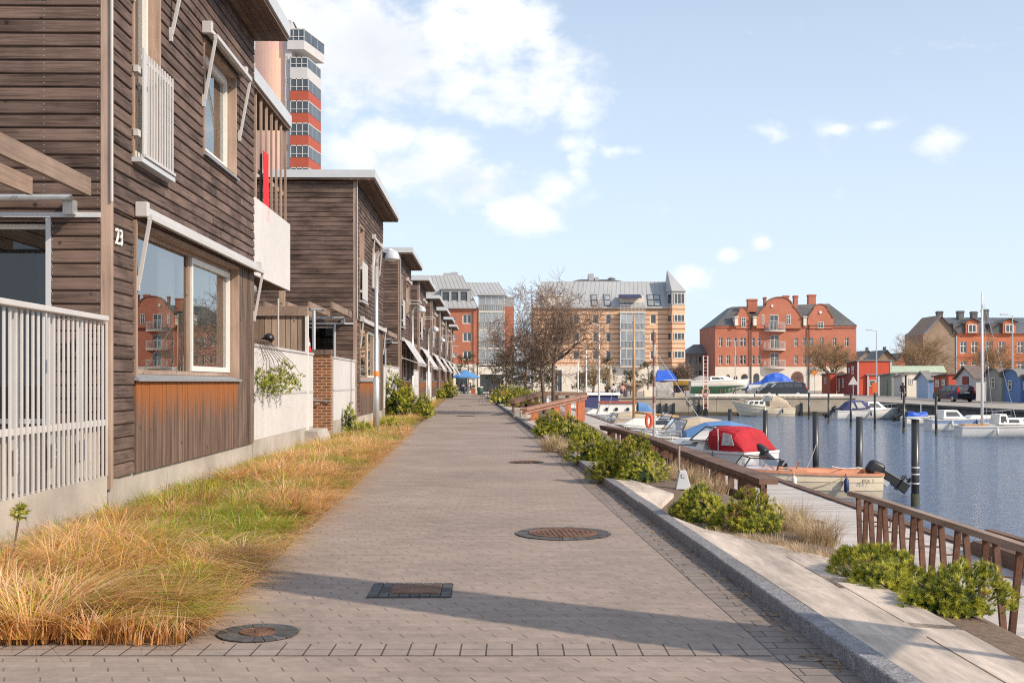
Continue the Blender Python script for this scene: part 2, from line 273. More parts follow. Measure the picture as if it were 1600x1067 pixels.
# ------------------------------------------------------------------ alignment of the promenade
XL=lambda Y:-1.5-.0419*Y            # path edge at the grass
XK=lambda Y:1.865-.0394*Y           # path edge at the kerb
XF=lambda Y:-3.82-.01955*Y          # house fronts
XE=lambda Y:5.75-.0165*Y            # boardwalk edge at the water
XB=lambda Y:3.85-.004*Y             # boardwalk edge at the bank
ZD,ZW=-.6,-1.7                      # deck and water level
def pavermat():
    """interlocking pavers: tight courses, open slanted butt joints in alternate courses"""
    m=newmat('path_paving'); N,L=nt(m); b=bsdf(m); b.inputs['Roughness'].default_value=.86; b.inputs['Specular IOR Level'].default_value=.25
    def mt(op,a,c=None,d=None):
        n=node(N,'ShaderNodeMath',operation=op)
        for i,x in enumerate((a,c,d)):
            if x is None: continue
            if isinstance(x,(int,float)): n.inputs[i].default_value=x
            else: L.new(x,n.inputs[i])
        return n.outputs[0]
    tc=node(N,'ShaderNodeTexCoord'); sp=node(N,'ShaderNodeSeparateXYZ'); L.new(tc.outputs['Object'],sp.inputs[0])
    wob=node(N,'ShaderNodeTexNoise'); wob.inputs['Scale'].default_value=2.2; L.new(tc.outputs['Object'],wob.inputs['Vector'])
    fy=mt('ADD',mt('DIVIDE',sp.outputs[1],.185),mt('MULTIPLY',mt('SUBTRACT',wob.outputs['Fac'],.5),.12)); row=mt('FLOOR',fy); f=mt('FRACT',fy)
    xs=mt('ADD',mt('DIVIDE',mt('ADD',sp.outputs[0],mt('MULTIPLY',f,.072)),.17),mt('MULTIPLY',mt('FLOORED_MODULO',row,2.0),.5)); fx=mt('FRACT',xs)
    wn=node(N,'ShaderNodeTexWhiteNoise',noise_dimensions='2D'); cb=node(N,'ShaderNodeCombineXYZ'); L.new(mt('FLOOR',xs),cb.inputs[0]); L.new(mt('FLOOR',mt('MULTIPLY',fy,2)),cb.inputs[1]); L.new(cb.outputs[0],wn.inputs['Vector'])
    tick=mt('MULTIPLY',mt('LESS_THAN',mt('ABSOLUTE',mt('SUBTRACT',fx,.5)),.027),mt('LESS_THAN',f,.42)); tick=mt('MULTIPLY',tick,mt('ADD',.5,mt('MULTIPLY',wn.outputs['Value'],.5)))
    ln=mt('MAXIMUM',mt('LESS_THAN',f,.022),mt('LESS_THAN',mt('ABSOLUTE',mt('SUBTRACT',f,.45)),.018))
    n1=node(N,'ShaderNodeTexNoise'); n1.inputs['Scale'].default_value=14; n1.inputs['Detail'].default_value=9; n1.inputs['Roughness'].default_value=.75; L.new(tc.outputs['Object'],n1.inputs['Vector'])
    n2=node(N,'ShaderNodeTexNoise'); n2.inputs['Scale'].default_value=.5; n2.inputs['Detail'].default_value=6; n2.inputs['Roughness'].default_value=.65; L.new(tc.outputs['Object'],n2.inputs['Vector'])
    mp=node(N,'ShaderNodeMapping'); mp.inputs['Scale'].default_value=(.35,5,1); L.new(tc.outputs['Object'],mp.inputs['Vector']); n3=node(N,'ShaderNodeTexNoise'); n3.inputs['Scale'].default_value=3; n3.inputs['Detail'].default_value=5; L.new(mp.outputs[0],n3.inputs['Vector'])
    ln=mt('MULTIPLY',ln,mt('MULTIPLY',mt('SUBTRACT',n3.outputs['Fac'],.36),1.6))
    v=mt('ADD',mt('ADD',mt('MULTIPLY',mt('SUBTRACT',n1.outputs['Fac'],.5),.75),mt('MULTIPLY',mt('SUBTRACT',n2.outputs['Fac'],.5),.8)),mt('ADD',mt('MULTIPLY',mt('SUBTRACT',n3.outputs['Fac'],.5),.3),mt('MULTIPLY',mt('SUBTRACT',wn.outputs['Value'],.5),.17))); v=mt('ADD',1.0,v)
    dark=mt('MINIMUM',1.0,mt('MAXIMUM',0.0,mt('ADD',mt('MULTIPLY',tick,.85),mt('MULTIPLY',ln,.55))))
    mx=node(N,'ShaderNodeMixRGB'); L.new(dark,mx.inputs[0]); mx.inputs[1].default_value=(.288,.228,.193,1); mx.inputs[2].default_value=(.06,.048,.042,1)
    sc_=node(N,'ShaderNodeVectorMath',operation='SCALE'); L.new(mx.outputs[0],sc_.inputs[0]); L.new(v,sc_.inputs['Scale']); L.new(sc_.outputs[0],b.inputs['Base Color'])
    bp=node(N,'ShaderNodeBump'); bp.inputs['Strength'].default_value=.35; bp.inputs['Distance'].default_value=.006; L.new(mt('SUBTRACT',mt('MULTIPLY',n1.outputs['Fac'],.6),dark),bp.inputs['Height']); L.new(bp.outputs[0],b.inputs['Normal'])
    return m
m_path=pavermat()
m_soldier=bricks('soldier_course',(.30,.24,.205),(.26,.21,.18),(.07,.055,.048),.134,.5,.005,'XY',.8,.3,0,.2)
m_gutter=bricks('gutter_course',(.245,.2,.175),(.205,.168,.15),(.095,.082,.074),.28,.14,.006,'XY',.85,.4,.5,.22,.15)
m_granite=P('granite',(.22,.212,.22),.8,.55,95,.16,detail=3,rv=.12,dirt=.28,bscale=45)
m_soil=P('soil',(.22,.14,.08),.95,.45,9,.15,detail=8)
m_bark=P('bark_mulch',(.14,.095,.065),.95,.45,24,.2,detail=8)
m_slab=P('pale_stone_slab',(.52,.43,.36),.75,.14,7,.03,rv=.14,stretch=(3.6,.6,1),dirt=.4,col2=(.68,.56,.46))
m_sand=P('gravel_ground',(.34,.3,.26),.95,.2,2,.05,dirt=.15)
m_deck=wood('weathered_deck',(.34,.3,.275),(.56,.51,.48),(.7,30,30),rv=.13,knots=False,bump=.3)
m_rust=P('weathering_steel',(.11,.05,.033),.75,.3,14,.06,col2=(.19,.085,.052),dirt=.25)
m_dbrown=wood('dark_oiled_timber',(.075,.042,.03),(.2,.12,.085),(20,1.2,20),rv=.12,knots=False)
# ground sheet with the harbour basin left open
g=MB()
def gz(x,y): 
    t=max(0,min(1,(x-29)/4)); s=max(0,min(1,(y-150)/40)); return -.1-.3*t*(1-s)
xs=[-1500,-60,-12,-4,3.6,12,20,29,33,45,60,110,1500]; ys=[107,112,120,150,165,190,300,700,3000]
g.grid([[(x,y,gz(x,y)) for x in xs] for y in ys])
g.grid([[(x,y,-.06) for x in (-1500,-60,-12)]+[(XK(y)+.05,y,-.06)] for y in (-400,-20,0,30,60,107.01)])
g.grid([[(x,y,-.4) for x in (32.2,45,60,110,1500)] for y in (-400,0,50,107)])
tag(g.build('ground',m_sand),kind='structure')
wv=MB(); wv.grid([[(x,y,ZW) for x in (3.0,12,22,34)] for y in (-400,-20,0,20,40,60,80,108)])
def watermat():
    m=newmat('harbour_water'); N,L=nt(m); b=bsdf(m); b.inputs['Base Color'].default_value=(.08,.12,.20,1); b.inputs['Roughness'].default_value=.09; b.inputs['IOR'].default_value=1.5
    tc=node(N,'ShaderNodeTexCoord'); hs=None
    for sc_,st,wt in ((1.5,(.7,1.9,1),.55),(4.5,(.7,1.6,1),.3),(.3,(1,1.5,1),.3)):
        mp=node(N,'ShaderNodeMapping'); mp.inputs['Scale'].default_value=st; mp.inputs['Rotation'].default_value=(0,0,.15); L.new(tc.outputs['Object'],mp.inputs['Vector'])
        n=node(N,'ShaderNodeTexNoise'); n.inputs['Scale'].default_value=sc_; n.inputs['Detail'].default_value=4; n.inputs['Roughness'].default_value=.55; L.new(mp.outputs[0],n.inputs['Vector'])
        k=node(N,'ShaderNodeMath',operation='MULTIPLY'); k.inputs[1].default_value=wt; L.new(n.outputs['Fac'],k.inputs[0])
        if hs is None: hs=k.outputs[0]
        else:
            a=node(N,'ShaderNodeMath',operation='ADD'); L.new(hs,a.inputs[0]); L.new(k.outputs[0],a.inputs[1]); hs=a.outputs[0]
    bp=node(N,'ShaderNodeBump'); bp.inputs['Strength'].default_value=1; bp.inputs['Distance'].default_value=.32; L.new(hs,bp.inputs['Height']); L.new(bp.outputs[0],b.inputs['Normal'])
    return m
tag(wv.build('water',watermat()),kind='structure')
# path
p=MB(); ysp=[-8,0,5.97]+[6+i*3 for i in range(1,45)]+[139]
p.grid([[(XL(y) if y>5.97 else -14,y,0),(XK(y)+.03,y,0)] for y in ysp if y<=5.97]); p.grid([[(XL(y),y,0),(XK(y)+.03,y,0)] for y in ysp if y>=5.97])
tag(p.build('path',m_path),kind='structure')
p=MB(); p.quad((-14,5.86,.004),(XK(5.86)-.3,5.86,.004),(XK(6.12)-.3,6.12,.004),(-14,6.12,.004)); tag(p.build('path_soldier_course',m_soldier),kind='structure')
p=MB(); p.grid([[(XK(y)-.29,y,.003),(XK(y)+.02,y,.003)] for y in (-8,0,20,60,138)]); tag(p.build('path_gutter_course',m_gutter),kind='structure')
p=MB(); p.grid([[(x,y,.0) for x in (-9,-5,3,8)] for y in (139,145,152,166)]); tag(p.build('plaza_paving',P('plaza_paving',(.42,.36,.3),.85,.12,1.2,.02)),kind='structure')
# granite kerb in blocks
k=MB(); y=-7.5
while y<107:
    ln=1.0; a,b=y+.004,y+ln-.004; h=rnd(-.004,.004); o=rnd(-.006,.006); pts=[]
    for zz in (-.06,.1+h):
        pts+=[(XK(a)+o,a,zz),(XK(a)+.125+o,a,zz),(XK(b)+.125+o,b,zz),(XK(b)+o,b,zz)]
    k.hexa(pts); y+=ln
tag(k.build('kerb',m_granite,bevel=.012),kind='structure')
# stone slabs behind the kerb, cut back in saw-tooth beds
s=MB()
def slab_poly(pts,h=.097,r=None):
    vs=[(x,y,h-(x-XK(y))*.03) for x,y in pts]; s.prism([(x,y,z-.35) for x,y,z in vs],(0,0,.35),r)
def ko(y): return XK(y)+.129
teeth=[]
yt=[(11.1,8.7,2.40),(17.2,13.6,1.92),(25,20.3,1.72),(33,28,1.5),(42,36,1.3),(52,45,1.0),(64,56,.7),(80,70,.3),(98,86,-.2)]
# nearest tooth: rows of slabs
rows=[-6,-4.2,-2.4,-.6,1.1,2.75,4.35,5.95,7.35,8.7]
for i in range(len(rows)-1):
    a,b=rows[i],rows[i+1]; mid=rnd(.5,.62); x0=ko; xm=lambda y:ko(y)+(2.42-ko(y))*mid; x1=lambda y:2.42
    sh=rnd(.2,.5)
    slab_poly([(ko(a),a),(xm(a)-.004,a),(xm(b)-.004,b-.005),(ko(b),b-.005)],r=random.random())
    slab_poly([(xm(a)+.004,a+sh),(x1(a),a+sh*.8),(x1(b),b+sh*.8-.006 if i<len(rows)-2 else 8.7),(xm(b)+.004,b+sh-.006 if i<len(rows)-2 else 8.7)],r=random.random())
slab_poly([(ko(8.7),8.7),(2.40,8.7),(2.15,9.35),(1.72,10.25),(ko(11.1)+.02,11.1),(ko(11.1),11.1)])
for (yf,yn,xm_) in yt[1:]:
    nn=5; prev=None; yb=yn-(yf-yn)*.45
    slab_poly([(ko(yb),yb),(xm_,yn),(ko(yn),yn)])
    for i in range(nn):
        a=yn+(yf-yn)*i/nn; b=yn+(yf-yn)*(i+1)/nn; wa=(xm_-ko(yn))*(1-i/nn); wb=(xm_-ko(yn))*(1-(i+1)/nn)
        slab_poly([(ko(a),a+.004),(ko(a)+wa,a+.004),(ko(b)+wb+.003,b-.004),(ko(b),b-.004)],h=.097+.004*(i%2))
tag(s.build('stone_edging',m_slab),kind='structure')
# planted bank falling to the boardwalk
b=MB(); ysb=[-10+i*1.5 for i in range(79)]
rows=[]
for y in ysb:
    x0=XK(y)+.11; x3=XB(y); row=[]
    for t,zz in ((0,.04),(.25,.05),(.5,-.02),(.72,-.22),(1,-.59)):
        row.append((x0+(x3-x0)*t,y,zz+(rnd(-.03,.03) if 0<t<1 else 0)))
    row.append((x3+.02,y,-.9)); rows.append(row)
b.grid(rows); tag(b.build('planted_bank',m_bark,smooth=True),kind='structure')
# boardwalk
d=MB(); y=-6
while y<107:
    wd=.142; d.box(XB(y)-.03+rnd(-.01,.01),XE(y)-.02,y,y+wd-.007,ZD-.05,ZD+rnd(-.002,.002)); y+=wd
tag(d.build('boardwalk',m_deck),kind='structure')
e=MB()
for i in range(28):
    a,c=-6+i*4.03,-6+i*4.03+4.02; e.bar((XE(a)+.05,a,ZD-.07),(XE(c)+.05,c,ZD-.07),.16,.2)
    e.bar((XE(a)+.03,a,ZD-.32),(XE(c)+.03,c,ZD-.32),.1,.2)
tag(e.build('boardwalk_edge_beam',m_dbrown),'long dark timber beam along the water edge of the boardwalk','edge beam')
e=MB(); e.grid([[(XE(y)-.12,y,z_) for y in (-6,30,70,107)] for z_ in (ZD-.06,-2.6)]); tag(e.build('sheet_piling',m_dbrown),'dark sheet piling under the boardwalk at the waterline','quay wall')
# strip of soil for the grasses
b=MB(); b.grid([[(XF(6.1)-.2,6.1,.006),(-2.9,6.1,.006),(XL(6.1)-.03,6.1,.006)],[(XF(6.4)-.2,6.4,.08),((XF(6.4)+XL(6.4))/2,6.4,.07),(XL(6.4)-.03,6.4,.012)]]); b.grid([[(XF(y)-.2,y,.08),((XF(y)+XL(y))/2,y,.07),(XL(y)-.03,y,.012)] for y in [6.4]+[8+i*3 for i in range(43)]]); 
tag(b.build('planting_strip',m_soil),kind='structure')
# ------------------------------------------------------------------ grass (blades, one object)
def blades(pos,hd,ht,lean,wd,col,name,mat,label,segs=3,kind='stuff',cat='grass'):
    n=len(pos); pos=np.array(pos); dirx=np.cos(hd); diry=np.sin(hd); px=-diry; py=dirx
    ts=np.linspace(0,1,segs+1); V=np.zeros((n,(segs+1)*2,3),np.float32)
    for i,t in enumerate(ts):
        out=lean*ht*(t**1.7); up=ht*(t-.42*np.minimum(lean,1.5)*t**2.4); w=wd*(1-t*.85)
        for s_,sg in ((0,-1),(1,1)):
            V[:,i*2+s_,0]=pos[:,0]+dirx*out+px*w*sg; V[:,i*2+s_,1]=pos[:,1]+diry*out+py*w*sg; V[:,i*2+s_,2]=np.maximum(pos[:,2]+up,.012 if name=='grass' else -9)
    base=(np.arange(n)*(segs+1)*2)[:,None,None]; fi=np.array([[2*i,2*i+1,2*i+3,2*i+2] for i in range(segs)])[None]
    Fc=(base+fi).reshape(-1); nf=n*segs
    me=bpy.data.meshes.new(name); me.vertices.add(n*(segs+1)*2); me.vertices.foreach_set('co',V.reshape(-1)); me.loops.add(nf*4); me.loops.foreach_set('vertex_index',Fc.astype(np.int32))
    me.polygons.add(nf); me.polygons.foreach_set('loop_start',np.arange(0,nf*4,4,dtype=np.int32)); me.update(calc_edges=True); me.validate()
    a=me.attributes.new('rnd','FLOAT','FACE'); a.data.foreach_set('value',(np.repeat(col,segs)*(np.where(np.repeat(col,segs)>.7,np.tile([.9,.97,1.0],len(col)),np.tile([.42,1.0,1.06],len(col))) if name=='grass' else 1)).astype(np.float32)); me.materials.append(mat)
    o=bpy.data.objects.new(name,me); C.objects.link(o)
    return o
rg=np.random.default_rng(3)
m_grass=leafmat('dry_grass',(.16,.085,.035),[(.62,.31,.10),(.95,.58,.26),(.97,.74,.52),(.88,.50,.13),(.50,.52,.06),(.15,.34,.018)],.6,.48)
def patch(x,y): return math.sin(x*2.1+y*.9)+math.sin(y*1.7-x*1.3+1.2)+.7*math.sin(x*4.3-y*2.9+.5)+.5*math.sin(y*.55+2)
bp_,bh,bt,bl,bw,bc=[],[],[],[],[],[]
def tufts(y0,y1,sp_,nb,wid):
    y=y0
    while y<y1:
        xa,xb=XF(y)+.1,XL(y)-.12; x=xa+rnd(0,sp_)
        while x<xb:
            tx,ty=x+rnd(-.35,.35)*sp_,y+rnd(-.5,.5)*sp_; f=patch(tx*1.2,ty*.9)+rnd(-.8,.8); edge=(tx-xa)/max(.1,xb-xa)
            green=f>.3 or edge<.1; H=rnd(.28,.5)*(1-.3*max(0,edge-.8)/.2)*(.75+.25*min(1,edge*3))*(.8 if green else 1); base=rnd(.12,.7); wnd=rnd(.1,.55)
            n=int(nb*rnd(.6,1.3)); spread=rnd(.04,.12); la=rnd(.8,1.7)
            for _ in range(n):
                r_=abs(random.gauss(0,spread)); th=rnd(0,6.283); hx=math.cos(th)+wnd; hy=math.sin(th)-wnd*.5; hy=abs(hy)*.6-.12 if ty<6.6 and hy<0 else hy
                bp_.append((tx+r_*math.cos(th),max(6.06,ty+r_*math.sin(th)),.04)); bh.append(math.atan2(hy,hx)+rnd(-.3,.3)); bt.append(H*rnd(.5,1.15)); bl.append(abs(random.gauss(la,.4))+.08); bw.append(wid*rnd(.6,1.25))
                bc.append(min(1,max(0,random.gauss(.92,.09) if (green and random.random()<.7) else (rnd(.8,.98) if random.random()<.13 else random.gauss(base,.12)))))
            x+=sp_*rnd(.7,1.25)
        y+=sp_*.85
tufts(6.08,14,.34,230,.0047); tufts(14,24,.36,160,.0062); tufts(24,46,.36,80,.006); tufts(46,136,.5,34,.012)
for i in range(2600):       # loose dry stems lying over the path edge
    y=6.2+26*rnd(0,1)**1.6; bp_.append((XL(y)+rnd(-.15,.06),y,.02)); bh.append(rnd(-1.4,1.2)); bt.append(rnd(.1,.26)); bl.append(rnd(1.2,2.2)); bw.append(.0022+.00012*y); bc.append(random.gauss(.38,.15))
for i in range(12000):       # short matted blades between the tussocks
    y=6.1+26*rnd(0,1)**1.5; x=XF(y)+.1+(XL(y)-XF(y)-.12)*rnd(0,1); bp_.append((x,y,.04)); bh.append(rnd(0,6.283) if y>6.5 else rnd(-.3,3.4)); bt.append(rnd(.08,.22)); bl.append(rnd(.5,2.2)); bw.append(.004+.00012*y); g_=patch(x*1.2,y*.9)>.75; bc.append(random.gauss(.9,.1) if g_ and random.random()<.6 else rnd(.0,.55))
for i in range(900):
    y=6.04; bp_.append((rnd(-4.2,-1.74),y+rnd(0,.14),.012)); bh.append(rnd(-2.9,-.1)); bt.append(rnd(.08,.26)); bl.append(rnd(.2,.6)); bw.append(.0042); bc.append(random.gauss(.36,.2))
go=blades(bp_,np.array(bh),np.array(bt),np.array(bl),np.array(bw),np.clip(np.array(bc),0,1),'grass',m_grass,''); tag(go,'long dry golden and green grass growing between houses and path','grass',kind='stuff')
# grass tussocks on the bank
m_tuss=leafmat('tussock_grass',(.12,.1,.03),[(.36,.26,.13),(.58,.45,.28),(.6,.42,.28),(.3,.27,.08)],.6,.3)
for (u,Y,w_,h_,n_,lb) in ((865,23,.42,.4,520,'pale round grass tussock beside the stone edging, near the orange railing'),(890,21.4,.34,.36,420,'pale grass tussock in front of the dark pine shrub row'),
    (1080,16.2,.5,.30,520,'reddish dry grass tussock behind the grey pedestal'),(1048,17,.36,.32,380,'feathery dry grass tussock left of the grey pedestal'),(1118,15.3,.3,.3,300,'short dry grass tussock right of the grey pedestal, by the brown rail'),
    (1236,10.9,.34,.34,620,'low dry grass tussock right of the yellowish pine shrub'),(1278,10.1,.36,.34,640,'low dry grass tussock beside the deck, nearest the long pine shrub'),(1222,12,.4,.3,520,'flat reddish grass tussock at the deck edge'),(1172,9.75,.24,.12,240,'small dry grass tuft right below the yellow-green pine shrub with orange shoots'),(1212,9.45,.26,.14,260,'low reddish grass tuft on the stone slab edge between the two shrub groups'),(1252,9.0,.26,.15,260,'low straw grass tuft on the slab edge, left of the long pine shrub'),(1292,8.75,.22,.15,240,'small straw grass tuft touching the long pine shrub'),(1120,10.15,.2,.1,180,'thin grass tuft in front of the yellowish pine shrub')):
    X=xu(u,Y); tt=(X-XK(Y)-.11)/(XB(Y)-XK(Y)-.11); z0=float(np.interp(tt,(0,.25,.5,.72,1),(.04,.05,-.02,-.22,-.59)))-.02
    ps=[(X+random.gauss(0,w_*.25),Y+random.gauss(0,w_*.25),z0) for _ in range(n_)]; hd=np.array([math.atan2(q[1]-Y,q[0]-X)+rnd(-.5,.5) for q in ps])
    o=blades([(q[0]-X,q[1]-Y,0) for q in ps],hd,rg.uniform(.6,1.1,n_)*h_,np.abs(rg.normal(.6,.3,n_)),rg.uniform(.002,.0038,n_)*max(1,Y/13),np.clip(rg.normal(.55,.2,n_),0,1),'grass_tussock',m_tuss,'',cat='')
    o.location=(X,Y,z0); tag(o,lb,'grass tussock','grass tussocks on the bank')
# ------------------------------------------------------------------ iron covers in the path
m_iron=P('rusty_iron',(.17,.085,.05),.7,.4,30,.1,col2=(.26,.13,.08),metal=.3,dirt=.3)
m_cob=P('dark_cobble_surround',(.075,.07,.07),.8,.35,16,.15,rv=.35)
def cover(x,y,r,ri,label,ribs=True):
    t=thing('manhole_cover',label,'manhole cover',(x,y,0),rnd(-.3,.3),'iron covers in the path')
    a=MB()
    n=22
    for k in range(n):
        t0,t1=2*math.pi*(k+.05)/n,2*math.pi*(k+.95)/n
        ps=[(rr*math.cos(tt),rr*math.sin(tt)) for rr,tt in ((ri*1.02,t0),(r*rnd(.97,1.02),t0),(r*rnd(.97,1.02),t1),(ri*1.02,t1))]
        a.prism([(q[0],q[1],.0045) for q in ps],(0,0,.006))
    a.lathe((0,0,0),[(0.001,.0041),(r*.99,.0042)],40)
    a.build('surround',m_cob,t)
    c=MB(); c.lathe((0,0,0),[(.001,.009),(ri,.009),(ri,.016),(ri*.93,.016),(ri*.92,.012),(.001,.012)],40)
    if ribs:
        kx=int(ri/.045)
        for i in range(-kx,kx+1):
            xx=i*.045; hh=math.sqrt(max(0,(ri*.88)**2-xx*xx))
            for a0 in range(-8,8):
                y0=a0*.09+(i%2)*.045
                if abs(y0)<hh-.05: c.box(xx-.014,xx+.014,y0-.035,y0+.035,.011,.018)
    c.build('lid',m_iron,t)
cover(.47,10.57,.44,.32,'large round rusty manhole cover with dark cobble ring')
cover(-1.415,6.38,.226,.1,'small round orange valve cover beside the grass')
cover(.25,20,.31,.27,'dark manhole cover in the middle distance near the kerb')
cover(-1.9,47.3,.39,.33,'far manhole cover in the middle of the path, left of the orange railing')
cover(-2.77,68,.36,.3,'farthest manhole cover, before the blue parasol')
t=thing('drain_cover','rectangular iron cover with cobbles, partly in the long shadow','drain cover',(-.675,7.69,0),.02)
a=MB()
for i in range(8):
    for j in range(6):
        x0=-.27+i*.0675;y0=-.25+j*.0835
        if 2<=i<=6 and 1<=j<=4: continue
        a.box(x0+.004,x0+.064,y0+.004,y0+.08,.0045,.011)
a.box(-.275,.275,-.255,.255,.002,.0044); a.build('surround',m_cob,t)
a=MB(); a.box(-.135,.2,-.165,.165,.0046,.014); a.box(-.12,.185,-.15,.15,.0141,.017); a.build('lid',m_iron,t)
# ------------------------------------------------------------------ timber row houses
def stainmat():
    m=wood('stained_boards',(.06,.038,.026),(.2,.13,.1),(26,26,.9)); N,L=nt(m); b=bsdf(m); src=b.inputs['Base Color'].links[0].from_socket
    tc=node(N,'ShaderNodeTexCoord'); sp=node(N,'ShaderNodeSeparateXYZ'); L.new(tc.outputs['Object'],sp.inputs[0])
    mp=node(N,'ShaderNodeMapping'); mp.inputs['Scale'].default_value=(9,9,.8); L.new(tc.outputs['Object'],mp.inputs['Vector']); n=node(N,'ShaderNodeTexNoise'); n.inputs['Scale'].default_value=1; n.inputs['Detail'].default_value=6; L.new(mp.outputs[0],n.inputs['Vector'])
    a=node(N,'ShaderNodeMath',operation='MULTIPLY_ADD'); a.inputs[1].default_value=.85; L.new(n.outputs['Fac'],a.inputs[0]); L.new(sp.outputs[2],a.inputs[2])
    mr=node(N,'ShaderNodeMapRange',interpolation_type='SMOOTHSTEP'); mr.inputs['From Min'].default_value=1.28; mr.inputs['From Max'].default_value=1.8; L.new(a.outputs[0],mr.inputs['Value'])
    mx=node(N,'ShaderNodeMixRGB'); mx.inputs[2].default_value=(.29,.10,.027,1); L.new(mr.outputs[0],mx.inputs[0]); L.new(src,mx.inputs[1]); L.new(mx.outputs[0],b.inputs['Base Color'])
    return m
M['stain']=stainmat()
def text(name,body,size,ext,par,loc,rot,mat):
    cu=bpy.data.curves.new(name,'FONT'); cu.body=body; cu.size=size; cu.extrude=ext; o=bpy.data.objects.new(name,cu); C.objects.link(o)
    me=bpy.data.meshes.new_from_object(o.evaluated_get(bpy.context.evaluated_depsgraph_get())); bpy.data.objects.remove(o); me.materials.clear(); me.materials.append(mat)
    o=bpy.data.objects.new(name,me); C.objects.link(o); o.parent=par; o.location=loc; o.rotation_euler=rot; return o
PL=.43
M['sillgrey']=P('sill_sheet_metal',(.24,.25,.27),.45,.08,4,0)
F1=FR((0,0,0),(0,1,0),(1,0,0)); F2=FR((0,0,0),(-1,0,0),(0,-1,0))
def boards(mb,F,a0,a1,z0,z1,holes=(),pitch=.135,joint=3.2,thick=.024,nails=False):
    P_=lambda a,o,z: F[0]+F[1]*a+F[2]*o+Vector((0,0,z))
    z=z0
    while z<z1-.01:
        zt=min(z+pitch,z1); zm=(z+zt)/2
        iv=[(a0,a1)]
        for (h0,h1,k0,k1) in holes:
            if k0<zm<k1:
                nv=[]
                for (p,q) in iv:
                    if h1<=p or h0>=q: nv.append((p,q))
                    else:
                        if h0>p: nv.append((p,h0))
                        if h1<q: nv.append((h1,q))
                iv=nv
        for (p,q) in iv:
            c=p
            while c<q-.01:
                e=min(q,c+rnd(.5,1.3)*joint); e=q if q-e<.4 else e
                r=random.random(); t=thick*rnd(.85,1.15)
                u_=t*.82; e_=e-.003
                mb.add([P_(c,0,z),P_(e_,0,z),P_(c,t-.006,z),P_(e_,t-.006,z),P_(c,t,z+.008),P_(e_,t,z+.008),P_(c,u_,zt-.026),P_(e_,u_,zt-.026),P_(c,.004,zt-.012),P_(e_,.004,zt-.012)],[(0,1,3,2),(2,3,5,4),(4,5,7,6),(6,7,9,8)],r)
                mb.add([P_(c,.003,zt-.012),P_(e,.003,zt-.012),P_(e,.003,zt),P_(c,.003,zt)],[(0,1,2,3)],0.0)
                if nails:
                    mb.cur=1; k=math.ceil(c/.62)
                    ps_=[c+.03,e_-.03]+[k*.62+j*.62 for j in range(int((e-k*.62)/.62)+1)]
                    for a_ in ps_:
                        if c<a_<e:
                            for zz in (z+.035,z+.095):
                                if zz<zt-.02: o_=t-(t-u_)*(zz-z-.008)/max(.02,zt-.026-z-.008)+.0012; mb.add([P_(a_-.004,o_,zz-.004),P_(a_+.004,o_,zz-.004),P_(a_+.004,o_,zz+.004),P_(a_-.004,o_,zz+.004)],[(0,1,2,3)],1)
                    mb.cur=0
                c=e
        z=zt
def vboards(mb,F,a0,a1,z0,z1,wd=.075,gap=.006,off=.0):
    a=a0
    while a<a1-.01:
        w_=min(wd*rnd(.85,1.15),a1-a); mb.fbox(F,a,a+w_-gap,0,off+.022+rnd(0,.006),z0,z1); a+=w_
    mb.fbox(F,a0,a1,-.01,.004,z0,z1,0.05)
